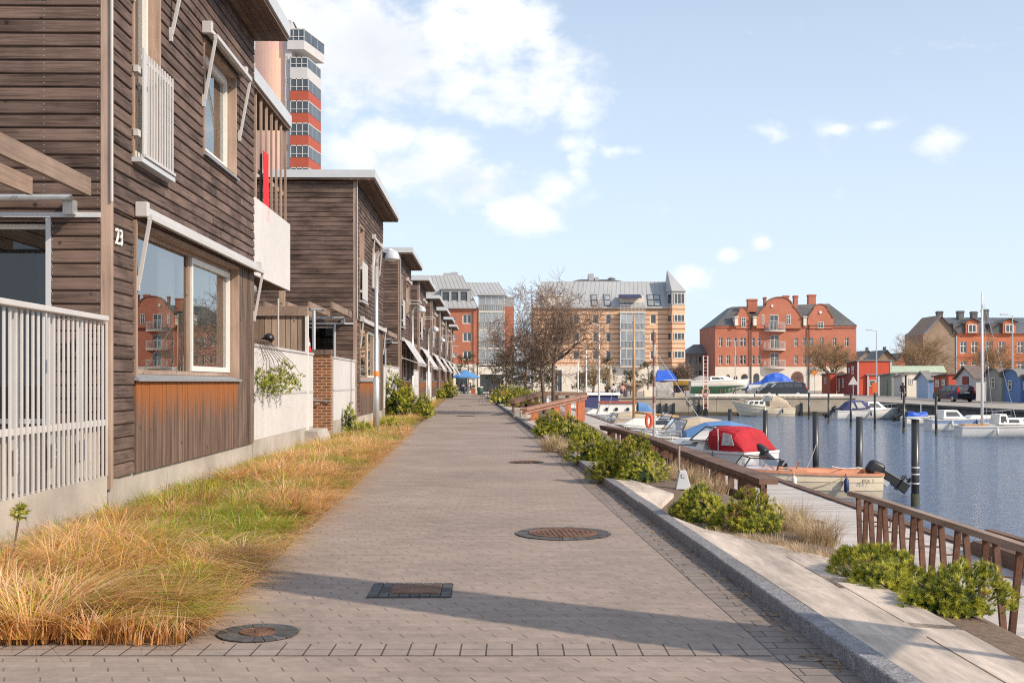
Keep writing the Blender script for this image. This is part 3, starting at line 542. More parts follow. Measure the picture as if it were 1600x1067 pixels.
def win(par,F,a0,a1,z0,z1,splits=(),casement=(),lin=.1,rev=.13,curt=(),sill=True,glass='glass',deep=.9,roomcol='room',label=None,fm='whitef'):
    fr=MB(); fw=.05; cs=MB()
    ed=[a0+.045]+list(splits)+[a1-.045]
    for e in ed[:1]+ed[-1:]: pass
    fr.fbox(F,a0+.03,a0+.03+fw,-rev-.04,-rev+.03,z0+.03,z1-.03); fr.fbox(F,a1-.03-fw,a1-.03,-rev-.04,-rev+.03,z0+.03,z1-.03)
    fr.fbox(F,a0+.03+fw,a1-.03-fw,-rev-.04,-rev+.03,z0+.03,z0+.03+fw); fr.fbox(F,a0+.03+fw,a1-.03-fw,-rev-.04,-rev+.03,z1-.03-fw,z1-.03)
    for s in splits: fr.fbox(F,s-.045,s+.045,-rev-.04,-rev+.03,z0+.03+fw,z1-.03-fw)
    for (c0,c1) in casement:
        k=.07; zz0,zz1=z0+.085,z1-.085
        cs.fbox(F,c0,c0+k,-rev-.02,-rev+.045,zz0,zz1); cs.fbox(F,c1-k,c1,-rev-.02,-rev+.045,zz0,zz1); cs.fbox(F,c0+k,c1-k,-rev-.02,-rev+.045,zz0,zz0+k); cs.fbox(F,c0+k,c1-k,-rev-.02,-rev+.045,zz1-k,zz1)
    wo=fr.build('window',M[fm],par,label=label)
    if cs.v: cs.build('casement',M['whitef'],wo)
    p=MB(); P_=lambda a,o,z: F[0]+F[1]*a+F[2]*o+Vector((0,0,z))
    p.quad(P_(a0+.05,-rev,z0+.05),P_(a1-.05,-rev,z0+.05),P_(a1-.05,-rev,z1-.05),P_(a0+.05,-rev,z1-.05)); p.build('pane',M[glass],wo)
    l=MB()
    if lin:
        l.fbox(F,a0-lin*.3,a0+.028,-rev-.05,.035,z0,z1+.02); l.fbox(F,a1-.028,a1+lin*.3,-rev-.05,.035,z0,z1+.02); l.fbox(F,a0+.028,a1-.028,-rev-.05,.035,z1-.028,z1+.02)
        l.build('window_lining',M['trim'],wo)
    if sill:
        s=MB(); P2=P_; s.hexa([P2(a0-.05,-rev+.02,z0-.01),P2(a1+.05,-rev+.02,z0-.01),P2(a1+.05,.075,z0-.05),P2(a0-.05,.075,z0-.05),P2(a0-.05,-rev+.02,z0+.028),P2(a1+.05,-rev+.02,z0+.028),P2(a1+.05,.075,z0-.02),P2(a0-.05,.075,z0-.02)]); s.build('sill',M['sillgrey'],wo)
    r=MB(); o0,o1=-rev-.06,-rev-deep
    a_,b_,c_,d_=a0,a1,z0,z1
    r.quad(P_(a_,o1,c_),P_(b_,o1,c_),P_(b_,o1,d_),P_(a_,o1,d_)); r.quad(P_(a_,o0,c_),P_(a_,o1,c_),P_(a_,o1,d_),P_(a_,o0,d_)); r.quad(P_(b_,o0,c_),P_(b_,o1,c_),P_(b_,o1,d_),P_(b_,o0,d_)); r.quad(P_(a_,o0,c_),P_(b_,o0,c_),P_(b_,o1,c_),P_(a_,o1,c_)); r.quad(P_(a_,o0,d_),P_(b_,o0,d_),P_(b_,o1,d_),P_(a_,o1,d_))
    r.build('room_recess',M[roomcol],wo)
    for (c0,c1,zb) in curt:
        c=MB(); n=int((c1-c0)/.03); top=[];bot=[]
        for i in range(n+1):
            a=c0+(c1-c0)*i/n; o=-rev-.16+.03*math.sin(i*1.25)+rnd(-.006,.006); top.append(P_(a,o,z1-.05)); bot.append(P_(a,o,max(z0+.06,zb)))
        c.grid([bot,top]); c.build('curtain',M['curtain'],wo,smooth=True)
    return wo
def awning(par,F,a0,a1,zc,ext,drop,fabric=False,armz=.78):
    P_=lambda a,o,z: F[0]+F[1]*a+F[2]*o+Vector((0,0,z))
    c=MB(); c.fbox(F,a0,a1,.03,.11,zc-.03,zc+.06); 
    for a in (a0,a1-.05): c.fbox(F,a-.015,a+.07,.025,.16,zc-.07,zc+.09)
    aw=c.build('awning',M['white'],par,bevel=.01)
    b=MB(); b.bar(P_(a0+.03,ext,zc-drop),P_(a1-.01,ext,zc-drop),.055,.055); b.build('front_bar',M['white'],aw)
    for a in (a0+.04,a1-.03):
        b=MB(); b.bar(P_(a,ext,zc-drop-.02),P_(a,.05,zc-armz),.035,.035); b.fbox(F,a-.02,a+.02,.02,.06,zc-armz-.08,zc-armz+.08); b.build('arm',M['white'],aw)
    f=MB()
    if fabric: 
        f.grid([[P_(a0+.06,.1,zc+.02),P_(a1-.06,.1,zc+.02)],[P_(a0+.06,ext,zc-drop+.03),P_(a1-.06,ext,zc-drop+.03)],[P_(a0+.06,ext+.005,zc-drop-.12),P_(a1-.06,ext+.005,zc-drop-.12)]]); f.build('fabric',M['white'],aw)
    else:
        f.grid([[P_(a0+.06,.1,zc+.0),P_(a1-.06,.1,zc+.0)],[P_(a0+.06,ext,zc-drop),P_(a1-.06,ext,zc-drop)]]); f.build('fabric',P('awning_cloth_grey',(.3,.28,.27),.8,.08,20,0) if 'aw' not in M else M['aw'],aw)
M['aw']=P('awning_cloth',(.36,.33,.32),.8,.08,20,0)
def juliet(par,F,a0,a1,z0,z1,solid=False):
    j=MB()
    if solid:
        j.fbox(F,a0,a1,.09,.11,z0,z1)
    else:
        n=11
        for i in range(n):
            a=a0+.1+(a1-a0-.13)*i/(n-1); j.fbox(F,a-.02,a+.02,.1,.112,z0,z1)
        j.fbox(F,a0,a0+.09,.1,.115,z0-.02,z1+.03)
        j.fbox(F,a0,a1,.085,.099,z1-.1,z1-.05); j.fbox(F,a0,a1,.085,.14,z0-.03,z0)
    for z in (z0+.18,z1-.25): j.fbox(F,a0-.1,a0+.12,.035,.084,z,z+.07); 
    j.build('balcony_guard',M['white'],par)
def house(Yc,L,sy,zt,label,awn,near=True,num=None):
    h=thing('timber_house',label,'house',(XF(Yc),Yc,0),math.atan(.01955),'timber row houses along the path')
    pit=.135; q=lambda y:y*sy
    lw=(q(.85),q(5.85),1.46,3.12); jd=(q(.76),q(1.72),3.8,6.0); w2=(q(3.78),q(5.68),4.46,5.95)
    # street front
    b=MB(); boards(b,F1,.06,L,PL,3.16,[(q(.80),L+1,0,4),lw]); boards(b,F1,.06,L,3.16,zt,[jd,w2],nails=bool(num)); b.build('front_cladding',[M['clad'],M['galv']],h)
    b=MB(); vboards(b,F1,lw[0],lw[1],PL,lw[2]-.02); b.build('window_apron',M['stain'],h)
    b=MB(); vboards(b,F1,lw[1]+.03,L-.02,PL,3.15,.07); b.build('vertical_cladding',M['cladv'],h)
    # side towards the viewer
    sw=(.57,2.9,.95,3.02)
    b=MB(); boards(b,F2,.06,9.2,PL,zt,[sw],nails=bool(num)); b.build('side_cladding',[M['clad'],M['galv']],h)
    b=MB(); b.fbox(F2,0.0,9.2,-9*0-.3,-.02,-.3,PL-.004); b.fbox(F1,.02,L,-.32,-.02,-.3,PL-.004); b.build('plinth',M['concrete'],h)
    b=MB(); b.fbox(F1,-.02,.06,-.06,.04,PL-.1,zt); b.build('corner_board',M['trim'],h)
    b=MB(); b.tube([(.055,-.035,3.2),(.055,-.035,zt)],.014,6); b.build('downpipe',M['white'],h)
    b=MB(); b.quad((-.02,L,PL),(-9.2,L,PL),(-9.2,L,zt),(-.02,L,zt)); b.quad((-9.2,0,PL),(-9.2,L,PL),(-9.2,L,zt),(-9.2,0,zt)); b.build('rear_wall',M['clad'],h)
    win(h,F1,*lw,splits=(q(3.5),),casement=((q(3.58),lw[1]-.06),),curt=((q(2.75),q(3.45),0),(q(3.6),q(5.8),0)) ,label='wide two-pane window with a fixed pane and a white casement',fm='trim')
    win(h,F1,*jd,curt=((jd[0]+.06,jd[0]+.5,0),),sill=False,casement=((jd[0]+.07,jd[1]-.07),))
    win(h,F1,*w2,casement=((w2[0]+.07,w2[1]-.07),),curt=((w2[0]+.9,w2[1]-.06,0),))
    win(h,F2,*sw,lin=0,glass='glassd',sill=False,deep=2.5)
    b=MB(); b.fbox(F2,0.06,4,.0,.05,3.04,3.09); b.fbox(F2,sw[0]-.02,sw[0]+.03,.0,.035,sw[2],sw[3]+.03); b.build('drip_flashing',M['metalgrey'],h)
    juliet(h,F1,q(.82),q(2.0),3.84,4.95,solid=not near)
    b=MB(); b.fbox(F1,q(.7),q(2.0),.0,.13,3.74,3.79); b.build('door_sill',M['metalgrey'],h)
    awning(h,F1,q(.82),L-.05,3.24,*(awn[0]))
    awning(h,F1,w2[0]-.12,w2[1]+.22,w2[3]+.12,*(awn[1]),armz=.95)
    if near: awning(h,F1,jd[0]-.1,jd[1]+.45,6.3,.2,.06)
    # roof
    ov=.58
    b=MB(); b.box(-9.4,ov,-.22,L+.12,zt+.06,zt+.28); r=b.build('roof',M['metalgrey'],h)
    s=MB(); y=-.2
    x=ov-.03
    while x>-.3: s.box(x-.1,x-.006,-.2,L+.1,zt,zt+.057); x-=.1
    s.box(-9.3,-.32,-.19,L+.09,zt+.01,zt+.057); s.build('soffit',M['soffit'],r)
    # pergola against the side wall
    g=MB()
    for k in range(8):
        x=-.09-.55*k; g.bar((x,-4.3,3.3),(x,-.28-.04*(k%2),3.3),.05,.17)
    pg=g.build('pergola',M['beam'],h)
    g=MB(); g.tube([(-.3,-.16,3.22),(-4.4,-.16,3.22)],.03,8); sr=g.build('steel_rail',M['galv'],pg); g=MB(); g.tube([(-.3,-4.1,3.2),(-4.4,-4.1,3.2)],.03,8); g.build('steel_rail',M['galv'],pg); g=MB(); g.box(-.40,-.29,-.12,-.02,3.06,3.2); g.build('wall_bracket',M['galv'],pg)
    for x in (-.55,-4.0):
        g=MB(); g.tube([(x,-4.1,-.05),(x,-4.1,3.18)],.045,10); g.build('post',M['galv'],pg)
    if num:
        text('house_number',num,.235,.008,h,(.034,.14,2.80),(math.pi/2,0,math.pi/2),P('number_metal',(.75,.74,.72),.4,.05,5,0))
    return h
Yh=[11.45,32.6,48.5,61.6,75,87.5,100,113]
h1=house(Yh[0],7.05,1.0,6.93,'nearest dark timber house, number 23, with closed awnings and slatted window guard',((.17,.07),(.2,.1)),num='23')
h2=house(Yh[1],8.3,1.16,7.12,'dark timber house behind the narrow brick wall, second along the path',((.12,.05),(.12,.05)),near=False)
h3=house(Yh[2],7.0,.98,6.8,'third timber house along the path, with white sloping awning above the leafy pine',((.75,1.0,True),(.6,.95)),near=False)
for o in [c for c in h3.children if c.name.startswith('awning')][1:2]:
    for c in o.children:
        if c.name.startswith('fabric'): bpy.data.objects.remove(c)
lbs=['fourth timber house along the path, just behind the second street lamp','fifth timber house along the path, behind the third street lamp','sixth timber house, small in the row towards the parasol','seventh timber house, second last of the far row','last visible timber house of the row, nearest the blue parasol']
for i,l in enumerate(lbs): copy_tree(h3,loc=(XF(Yh[3+i]),Yh[3+i],0),label=l)
# balcony block between the first and the second house (belongs to the first)
y0,y1=7.07,10.5
b=MB(); a=y0; k=0; row0=[];row1=[]
while a<y1:
    for da,o in ((0,0),(.03,.018),(.045,.018),(.075,0)):
        row0.append((-.02+o,min(y1,a+da),3.15)); row1.append((-.02+o,min(y1,a+da),4.42))
    a+=.09
b.grid([row0,row1]); b.box(-.06,-.022,y0,y1,3.15,4.42); b.box(-2.4,-.06,y1-.03,y1,3.15,4.42); b.build('balcony_front',M['white'],h1)
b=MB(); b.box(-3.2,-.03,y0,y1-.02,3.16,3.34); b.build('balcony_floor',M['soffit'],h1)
b=MB(); n=8
for i in range(n):
    y=y0+.1+(y1-y0-.16)*i/(n-1); b.box(-.10,-.065,y-.03,y+.03,4.1,6.25)
b.box(-.13,-.112,y0,y1,4.95,5.02); b.build('balcony_screen',M['trim'],h1)
b=MB(); b.box(-3.4,.02,y0,y1+.06,6.28,6.5); cr=b.build('balcony_roof',M['metalgrey'],h1)
b=MB(); x=-.01
while x>-3.3: b.box(x-.14,x-.008,y0,y1+.03,6.22,6.277); x-=.14
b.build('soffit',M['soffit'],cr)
b=MB(); b.box(-9.2,-2.9,y0,y1+1.5,0,6.3); b.build('rear_block',M['cladv'],h1)
b=MB(); b.tube([(-.25,y0-.02,3.0),(-.25,y0+1.0,2.98)],.11,12); b.build('awning_roller',M['white'],h1,smooth=True)
# red cloth hanging on the balcony
y=19.42; b=MB(); rows=[]
for j in range(9):
    z=4.15+(5.33-4.15)*j/8; rows.append([(XF(y)-.02+.012*math.sin(i*1.7+j*.3),y-.02+.055*i+.012*math.sin(j),z) for i in range(9)])
b.grid(rows); tag(b.build('hanging_cloth',M['red'],smooth=True),'long red cloth hanging behind the slats of the upper balcony','cloth')
# ------------------------------------------------------------------ fences, walls
def lf(y): return (XF(y),y)
ang=math.atan(.01955)
f=thing('slatted_fence','white slatted metal fence at the left edge, in front of house number 23','fence',(XF(7.0),7.0,0),ang)
b=MB(); y=.02; L_=4.40
while y<L_: b.box(.0,.012,y,y+.036,.47,2.0); y+=.115
b.build('slat_panel',M['white'],f)
b=MB(); b.box(-.05,.07,0,L_-.1,2.0,2.05); b.build('top_rail',M['white'],f,bevel=.008)
b=MB(); b.box(-.032,-.002,0,L_,.97,1.03); b.build('lower_rail',M['white'],f)
for y in (.35,1.45,2.3,3.1,3.8):
    b=MB(); b.box(-.06,-.034,y,y+.09,.5,2.0); b.box(-.033,-.02,y-.03,y+.12,.66,.86); b.tube([(-.02,y+.045,.74),(.005,y+.045,.74)],.013,8); b.tube([(-.02,y+.045,.8),(.005,y+.045,.8)],.013,8); b.build('post',M['white'],f)
t=MB(); t.hexa([(XF(6)-.35,6,-.3),(XF(6)-.085,6,-.3),(XF(11.42)-.085,11.42,-.3),(XF(11.42)-.35,11.42,-.3),(XF(6)-.35,6,.96),(XF(6)-.085,6,.96),(XF(11.4)-.085,11.4,.96),(XF(11.4)-.35,11.4,.96)])
t.hexa([(XF(6)-.08,6,-.3),(XF(6)+.02,6,-.3),(XF(11.38)+.02,11.38,-.3),(XF(11.38)-.08,11.38,-.3),(XF(6)-.08,6,.47),(XF(6)+.02,6,.47),(XF(11.38)+.02,11.38,.47),(XF(11.38)-.08,11.38,.47)])
tag(t.build('terrace_wall',M['concrete']),'pale concrete terrace wall behind and below the slatted fence','wall')
t=MB(); t.box(-16,XF(9)-.4,5.5,11.4,-.2,.93); tag(t.build('terrace',M['concrete']),kind='structure')
def corr(name,ya,yb,z0,z1,label,parent=None,door=None):
    f=thing(name,label,'fence',(XF(ya),ya,0),ang,'white corrugated fences'); Ln=yb-ya
    b=MB(); r0=[];r1=[]; a=0
    while a<Ln:
        for da,o in ((0,.0),(.02,.016),(.05,.016),(.07,0)): r0.append((o,min(Ln,a+da),z0)); r1.append((o,min(Ln,a+da),z1))
        a+=.1
    b.grid([r0,r1]); b.box(-.045,-.005,0,Ln,z0,z1); b.build('corrugated_panel',M['white'],f)
    b=MB(); b.box(-.07,.035,-.01,Ln+.01,z1,z1+.045); b.build('top_rail',M['white'],f)
    b=MB(); b.box(.018,.024,0,Ln,z0+.72,z0+.77); b.build('band',M['white'],f)
    b=MB(); b.box(-.3,.005,-.05,Ln+.02,-.3,z0-.002); b.build('plinth',M['concrete'],f)
    return f
corr('corrugated_fence',18.55,24.7,.46,1.98,'longest white corrugated fence, beside house number 23 with the green pine branch')
corr('corrugated_fence',28.0,32.5,.46,1.98,'white corrugated fence right of the brick wall')
corr('corrugated_fence',41.3,48.3,.46,1.98,'white corrugated fence behind the tall conical pine')
corr('corrugated_fence',56,61.4,.46,1.98,'short white corrugated fence right of the tall conical pine')
corr('corrugated_fence',68.5,74.8,.46,1.98,'far white corrugated fence between the fourth and fifth house')
# little concrete step
t=MB(); t.hexa([(XF(23.6)-.1,23.6,-.2),(XF(23.6)+.5,23.6,-.2),(XF(25)+.5,25,-.2),(XF(25)-.1,25,-.2),(XF(23.6)-.1,23.6,.4),(XF(23.6)+.28,23.6,.4),(XF(25)+.28,25,.4),(XF(25)-.1,25,.4)])
tag(t.build('concrete_step',M['concrete'],bevel=.02),'small pale concrete step at the foot of the brick wall','step')
t=thing('brick_wall','narrow red brick wall with timber cap between the white fences','wall',(.5,26.8,.06))
b=MB(); b.box(-7.2,-4.74,0,.25,.2,1.98); b.build('masonry',bricks('garden_brick',(.30,.10,.04),(.14,.05,.028),(.42,.29,.19),.215,.070,.013,'XZ',.85,.5),t)
b=MB(); b.box(-7.2,-4.72,-.04,.29,1.98,2.1); b.build('cap',M['cladv'],t)
b=MB(); b.bar((-5.3,-.06,.95),(-4.72,-.06,.9),.03,.03); b.tube([(-5.1,-.07,.84),(-4.98,-.07,.84)],.02,8); b.build('latch_bar',M['galv'],t)
t=MB(); t.hexa([(-8,24.7,-.2),(XF(24.7)-.1,24.7,-.2),(XF(32)-.1,32,-.2),(-8,32,-.2),(-8,24.7,.2),(XF(24.7)-.1,24.7,.2),(XF(32)-.1,32,.2),(-8,32,.2)]); tag(t.build('entrance_paving',M['concrete']),kind='structure')
# board partition with lamp under the balcony
t=thing('board_partition','upright pale board partition with heavy top beam under the balcony','partition',(0,23.9,0))
b=MB(); x=-8.4
while x<-4.3:
    wd=rnd(.1,.19); b.box(x,min(-4.3,x+wd-.012),0,.03,.3,2.78); x+=wd
b.box(-8.4,-4.3,.031,.05,.3,2.78,.0); b.build('board_panel',M['board'],t)
b=MB(); b.box(-8.4,-4.26,-.06,.09,2.78,2.98); b.build('top_beam',M['beam'],t)
b=MB(); b.box(-4.31,-4.25,-.05,.06,.3,2.779); b.build('end_post',M['whitef'],t)
b=MB(); b.box(-4.86,-4.74,-.02,.06,2.981,3.7); b.build('upper_post',M['board'],t)
l=thing('wall_lamp','black half-dome outdoor lamp on the board partition','lamp',(-5.05,23.88,2.28),0)
b=MB(); b.lathe((0,-.06,0),[(.115,0),(.11,.05),(.085,.1),(.045,.13),(.005,.14)],16); b.build('shade',M['black'],l,smooth=True)
b=MB(); b.box(-.05,.05,-.03,.0,-.01,.1); b.build('bracket',M['black'],l)
t=MB(); t.tube([(XF(22.6)-.35,22.6,.5),(XF(22.6)-.35,22.6,3.05)],.016,6); tag(t.build('white_pole',M['white']),'thin white pole behind the corrugated fence, left of the black lamp','pole')
gn=thing('garden_gnome','small red and white figure standing on the fence end','figure',(XF(24.3)-.02,24.3,2.03))
b=MB(); b.lathe((0,0,0),[(.05,0),(.055,.08),(.04,.12)],10); b.build('body',M['red'],gn,smooth=True)
b=MB(); b.lathe((0,0,0),[(.036,.12),(.04,.17),(.03,.22)],10); b.build('head',M['white'],gn,smooth=True)
b=MB(); b.lathe((0,0,0),[(.036,.22),(.02,.29),(.003,.34)],10); b.build('hat',M['red'],gn,smooth=True)
# ------------------------------------------------------------------ street lamps
def lamp(x,y,label,h=5.0,band=False):
    t=thing('street_lamp',label,'street lamp',(x,y,-.02),0,'street lamps along the path')
    b=MB(); b.tube([(0,0,0),(0,0,1.5),(0,0,1.52),(0,0,2.6),(0,0,2.63),(0,0,h-.45)],[.085,.085,.065,.065,.055,.05],12)
    b.tube([(0,0,h-.46),(.01,0,h-.3),(.06,0,h-.14),(.16,0,h-.04),(.30,0,h),(.44,0,h)],[.045,.04,.035,.032,.03,.028],10); b.build('pole',M['galv'],t,smooth=True)
    b=MB(); b.lathe((.43,0,h-.27),[(.205,0),(.205,.03),(.19,.12),(.15,.2),(.09,.25),(.03,.27)],20); b.build('lamp_shade',M['metalgrey'],t,smooth=True)
    b=MB(); b.lathe((.43,0,h-.31),[(.1,0),(.13,.05),(.13,.06)],14); b.build('diffuser',M['whitef'],t,smooth=True)
    if band:
        b=MB(); b.lathe((0,0,1.58),[(.072,0),(.072,.14)],12); b.build('sticker',P('orange_sticker',(.7,.22,.03),.5,.1,9,0),t)
    return t
lamp(xu(588,31),31,'nearest grey street lamp with an orange sticker on its pole',band=True)
lamp(xu(644.5,54),54,'second grey street lamp, standing behind the leafy pines')
lamp(xu(669.5,70),70,'third grey street lamp, smaller, left of the far awnings',4.8)
lamp(xu(683,88),88,'fourth grey street lamp, small in the distance',4.8)
# ------------------------------------------------------------------ vegetation
m_pine=leafmat('mountain_pine_needles',(.012,.022,.006),[(.045,.075,.01),(.19,.23,.02),(.47,.45,.045),(.66,.58,.11)],.5,.2)
m_pinedk=leafmat('dark_pine_needles',(.015,.02,.008),[(.05,.055,.02),(.10,.095,.035),(.16,.12,.05)],.6,.15)
m_stem=P('bark',(.14,.1,.075),.9,.35,20,.15,stretch=(3,3,.6))
m_twig=P('bare_twig',(.17,.115,.085),.9,.3,9,.05)
m_twigw=P('bare_twig_warm',(.26,.17,.09),.9,.3,3,.0)
m_brownneedle=leafmat('withered_needles',(.2,.07,.02),[(.4,.14,.05)],.7,.1)
def shoot(mb,p,d,ln,nn,w,r):
    d=Vector(d).normalized(); a=d.orthogonal().normalized(); b=d.cross(a)
    for i in range(nn):
        s=rnd(.25,1); t=rnd(0,6.283); rad=a*math.cos(t)+b*math.sin(t); op=rnd(.35,1.35)
        nd=(d*math.cos(op)+rad*math.sin(op)); q=Vector(p)+d*ln*s; nl=ln*rnd(.7,1.05); sd=nd.cross(d); sd=(sd.normalized() if sd.length>1e-5 else a)*w
        mb.add([q-sd,q+sd,q+nd*nl],[(0,1,2)],min(1,max(0,r+rnd(-.09,.09))))
def lump(v,ph): return .16*math.sin(3.1*v.x+ph)+.16*math.sin(2.7*v.y+1.7*ph)+.13*math.sin(5.3*v.z+v.x*4+ph)+.1*math.sin(7*v.x-6*v.y+ph)
def shrub(loc,rx,ry,h,n,ln,nn,w,label,brown=False,shape=1.0,name='pine_shrub',grp='clipped mountain pines',mat=None):
    t=thing(name,label,'shrub',loc,rnd(0,6),grp); mb=MB(); bb=MB(); ph=rnd(0,6)
    for i in range(n):
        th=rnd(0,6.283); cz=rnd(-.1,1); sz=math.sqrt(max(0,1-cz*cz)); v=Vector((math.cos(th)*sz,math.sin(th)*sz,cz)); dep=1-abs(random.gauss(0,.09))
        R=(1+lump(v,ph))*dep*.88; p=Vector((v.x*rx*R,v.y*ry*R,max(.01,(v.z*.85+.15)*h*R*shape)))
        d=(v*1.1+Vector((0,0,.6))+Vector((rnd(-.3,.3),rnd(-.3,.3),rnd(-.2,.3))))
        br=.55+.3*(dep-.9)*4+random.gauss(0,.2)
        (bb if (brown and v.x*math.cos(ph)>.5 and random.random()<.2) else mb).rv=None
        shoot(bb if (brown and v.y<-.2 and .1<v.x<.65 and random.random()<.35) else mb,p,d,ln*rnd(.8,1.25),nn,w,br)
    core=[]
    for i in range(7):
        a_=-.1+1.6*i/6; core.append([(math.cos(k*.5236)*math.cos(a_)*rx*.6*(1+lump(Vector((math.cos(k*.5236)*math.cos(a_),math.sin(k*.5236)*math.cos(a_),math.sin(a_))),ph)),math.sin(k*.5236)*math.cos(a_)*ry*.6*(1+lump(Vector((math.cos(k*.5236)*math.cos(a_),math.sin(k*.5236)*math.cos(a_),math.sin(a_))),ph)),max(.0,(math.sin(a_)*.85+.12)*h*.6*shape)) for k in range(13)])
    mb.grid(core,.03)
    mb.build('foliage',mat or m_pine,t)
    if bb.v: bb.build('withered_shoots',m_brownneedle,t)
    s=MB()
    for i in range(14):
        th=rnd(0,6.283); q=Vector((math.cos(th)*rx*rnd(.4,.7),math.sin(th)*ry*rnd(.4,.7),h*rnd(.35,.75))); s.tube([(0,0,-.15),q*.5+Vector((0,0,.02)),q],[.016,.012,.006],5)
    s.build('stem',m_stem,t); return t
def place(u,Y,z): return (xu(u,Y),Y,z)
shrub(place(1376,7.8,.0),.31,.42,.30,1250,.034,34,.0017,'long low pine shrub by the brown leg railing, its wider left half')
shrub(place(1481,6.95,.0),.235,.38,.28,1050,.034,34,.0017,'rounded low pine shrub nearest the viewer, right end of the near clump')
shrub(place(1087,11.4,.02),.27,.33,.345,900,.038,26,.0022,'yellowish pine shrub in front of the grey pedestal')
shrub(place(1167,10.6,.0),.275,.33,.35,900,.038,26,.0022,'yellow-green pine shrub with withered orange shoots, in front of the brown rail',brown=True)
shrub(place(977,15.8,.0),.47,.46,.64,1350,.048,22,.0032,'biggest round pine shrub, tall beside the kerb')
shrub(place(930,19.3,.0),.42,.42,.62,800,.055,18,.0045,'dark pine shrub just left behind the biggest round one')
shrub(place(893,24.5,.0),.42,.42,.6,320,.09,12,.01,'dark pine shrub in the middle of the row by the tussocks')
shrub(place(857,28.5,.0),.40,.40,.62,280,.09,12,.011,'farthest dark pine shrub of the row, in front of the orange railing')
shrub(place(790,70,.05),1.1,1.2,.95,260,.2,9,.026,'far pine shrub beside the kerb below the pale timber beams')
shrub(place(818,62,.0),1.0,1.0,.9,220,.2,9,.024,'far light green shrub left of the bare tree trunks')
# garden side pines
shrub(place(617,42,.1),.36,.36,1.75,340,.14,11,.013,'tall conical pine with a bare leader, in front of the third house',shape=1,name='conical_pine',grp='young pines in the grass strip')
shrub(place(638,42.5,.08),.42,.42,1.05,320,.14,11,.013,'broad bushy pine right of the tall conical pine',name='conical_pine',grp='young pines in the grass strip')
shrub(place(659,41.5,.05),.3,.34,.78,230,.13,11,.012,'lower bushy pine at the path edge, beside the tall conical pine',name='conical_pine',grp='young pines in the grass strip')
shrub(place(546,29.5,.08),.14,.14,.72,90,.1,12,.008,'small upright pine against the plinth right of the brick wall',name='conical_pine',grp='young pines in the grass strip')
shrub(place(566,28.7,.08),.3,.3,.26,110,.1,12,.008,'small low pine in the grass just left of the nearest lamp pole',name='conical_pine',grp='young pines in the grass strip')
shrub(place(607,31.8,.08),.34,.34,.3,110,.1,12,.008,'small low pine in the grass just right of the nearest lamp pole',name='conical_pine',grp='young pines in the grass strip')
shrub(place(699,100,.0),.6,.6,1.5,240,.22,9,.028,'far rounded conifer in the grass strip, left of the blue parasol',name='conical_pine',grp='young pines in the grass strip')
shrub(place(686,84,.0),.35,.35,.8,120,.2,9,.022,'far small conifer at the foot of the fourth lamp',name='conical_pine',grp='young pines in the grass strip')
# young pine in front of the corrugated fence
def youngpine(loc,clumps,label,nm='young_pine'):
    t=thing(nm,label,'young pine',loc,0,None); mb=MB(); s=MB()
    for (x,y,z,r,n) in clumps:
        s.tube([(-.6,-.95,-.1),(-.56,-.9,1.4),(-.34,-.85+.2*y,2.06),(-.14,-.7+.3*y,2.1),(x*.6-.02,y*.7-.1,max(z+.12,1.75)),(x,y,z)] if z>1 else [(0,0,-.1),(x*.3,0,z*.5),(x,y,z)],[.012,.010,.008,.007,.005,.003] if z>1 else [.007,.006,.004],6)
        for i in range(n):
            v=Vector((random.gauss(0,1),random.gauss(0,1),random.gauss(0,1))).normalized(); shoot(mb,Vector((x,y,z))+v*r*rnd(.3,1),v+Vector((0,0,.8)),.055 if n>20 else .045,16,.004,rnd(.25,.9))
    mb.build('foliage',m_pine,t); s.build('trunk',m_stem,t); return t
youngpine((XF(19.6)+.22,19.6,0),[(-.12,-.95,1.42,.17,70),(-.05,-.6,1.33,.19,85),(.0,-.35,1.52,.15,60),(.03,.0,1.36,.18,80),(.05,.25,1.62,.15,60),(.08,.55,1.38,.16,65),(.1,1.0,1.33,.10,28),(.02,-1.2,1.3,.1,24),(.1,1.5,1.52,.05,8)],'young pine growing over the longest white corrugated fence, its green branches hanging down the front')
youngpine((xu(20,8.3),8.3,.0),[(.04,0,.44,.03,16),(.05,.02,.46,.02,12)],'tiny pine sapling with one tuft, at the left edge by the slatted fence','pine_sapling')
def yshrub():
    t=thing('flowering_shrub','yellow flowering shrub seen through the slatted fence','shrub',(-4.95,9.4,.93)); mb=MB()
    for i in range(1600):
        v=Vector((random.gauss(0,1),random.gauss(0,1),random.gauss(0,1))).normalized()*rnd(.5,1); p=Vector((v.x*.42,v.y*.6,.36+v.z*.3)); a=Vector((rnd(-1,1),rnd(-1,1),rnd(-1,1)))*.018; b=Vector((rnd(-1,1),rnd(-1,1),rnd(-1,1)))*.018
        mb.add([p-a,p+b,p+a],[(0,1,2)])
    mb.build('foliage',leafmat('yellow_blossom',(.15,.15,.02),[(.55,.42,.04),(.7,.58,.12)]),t); s=MB(); s.tube([(0,0,0),(.05,0,.3)],.02,6); s.build('stem',m_stem,t)
yshrub()
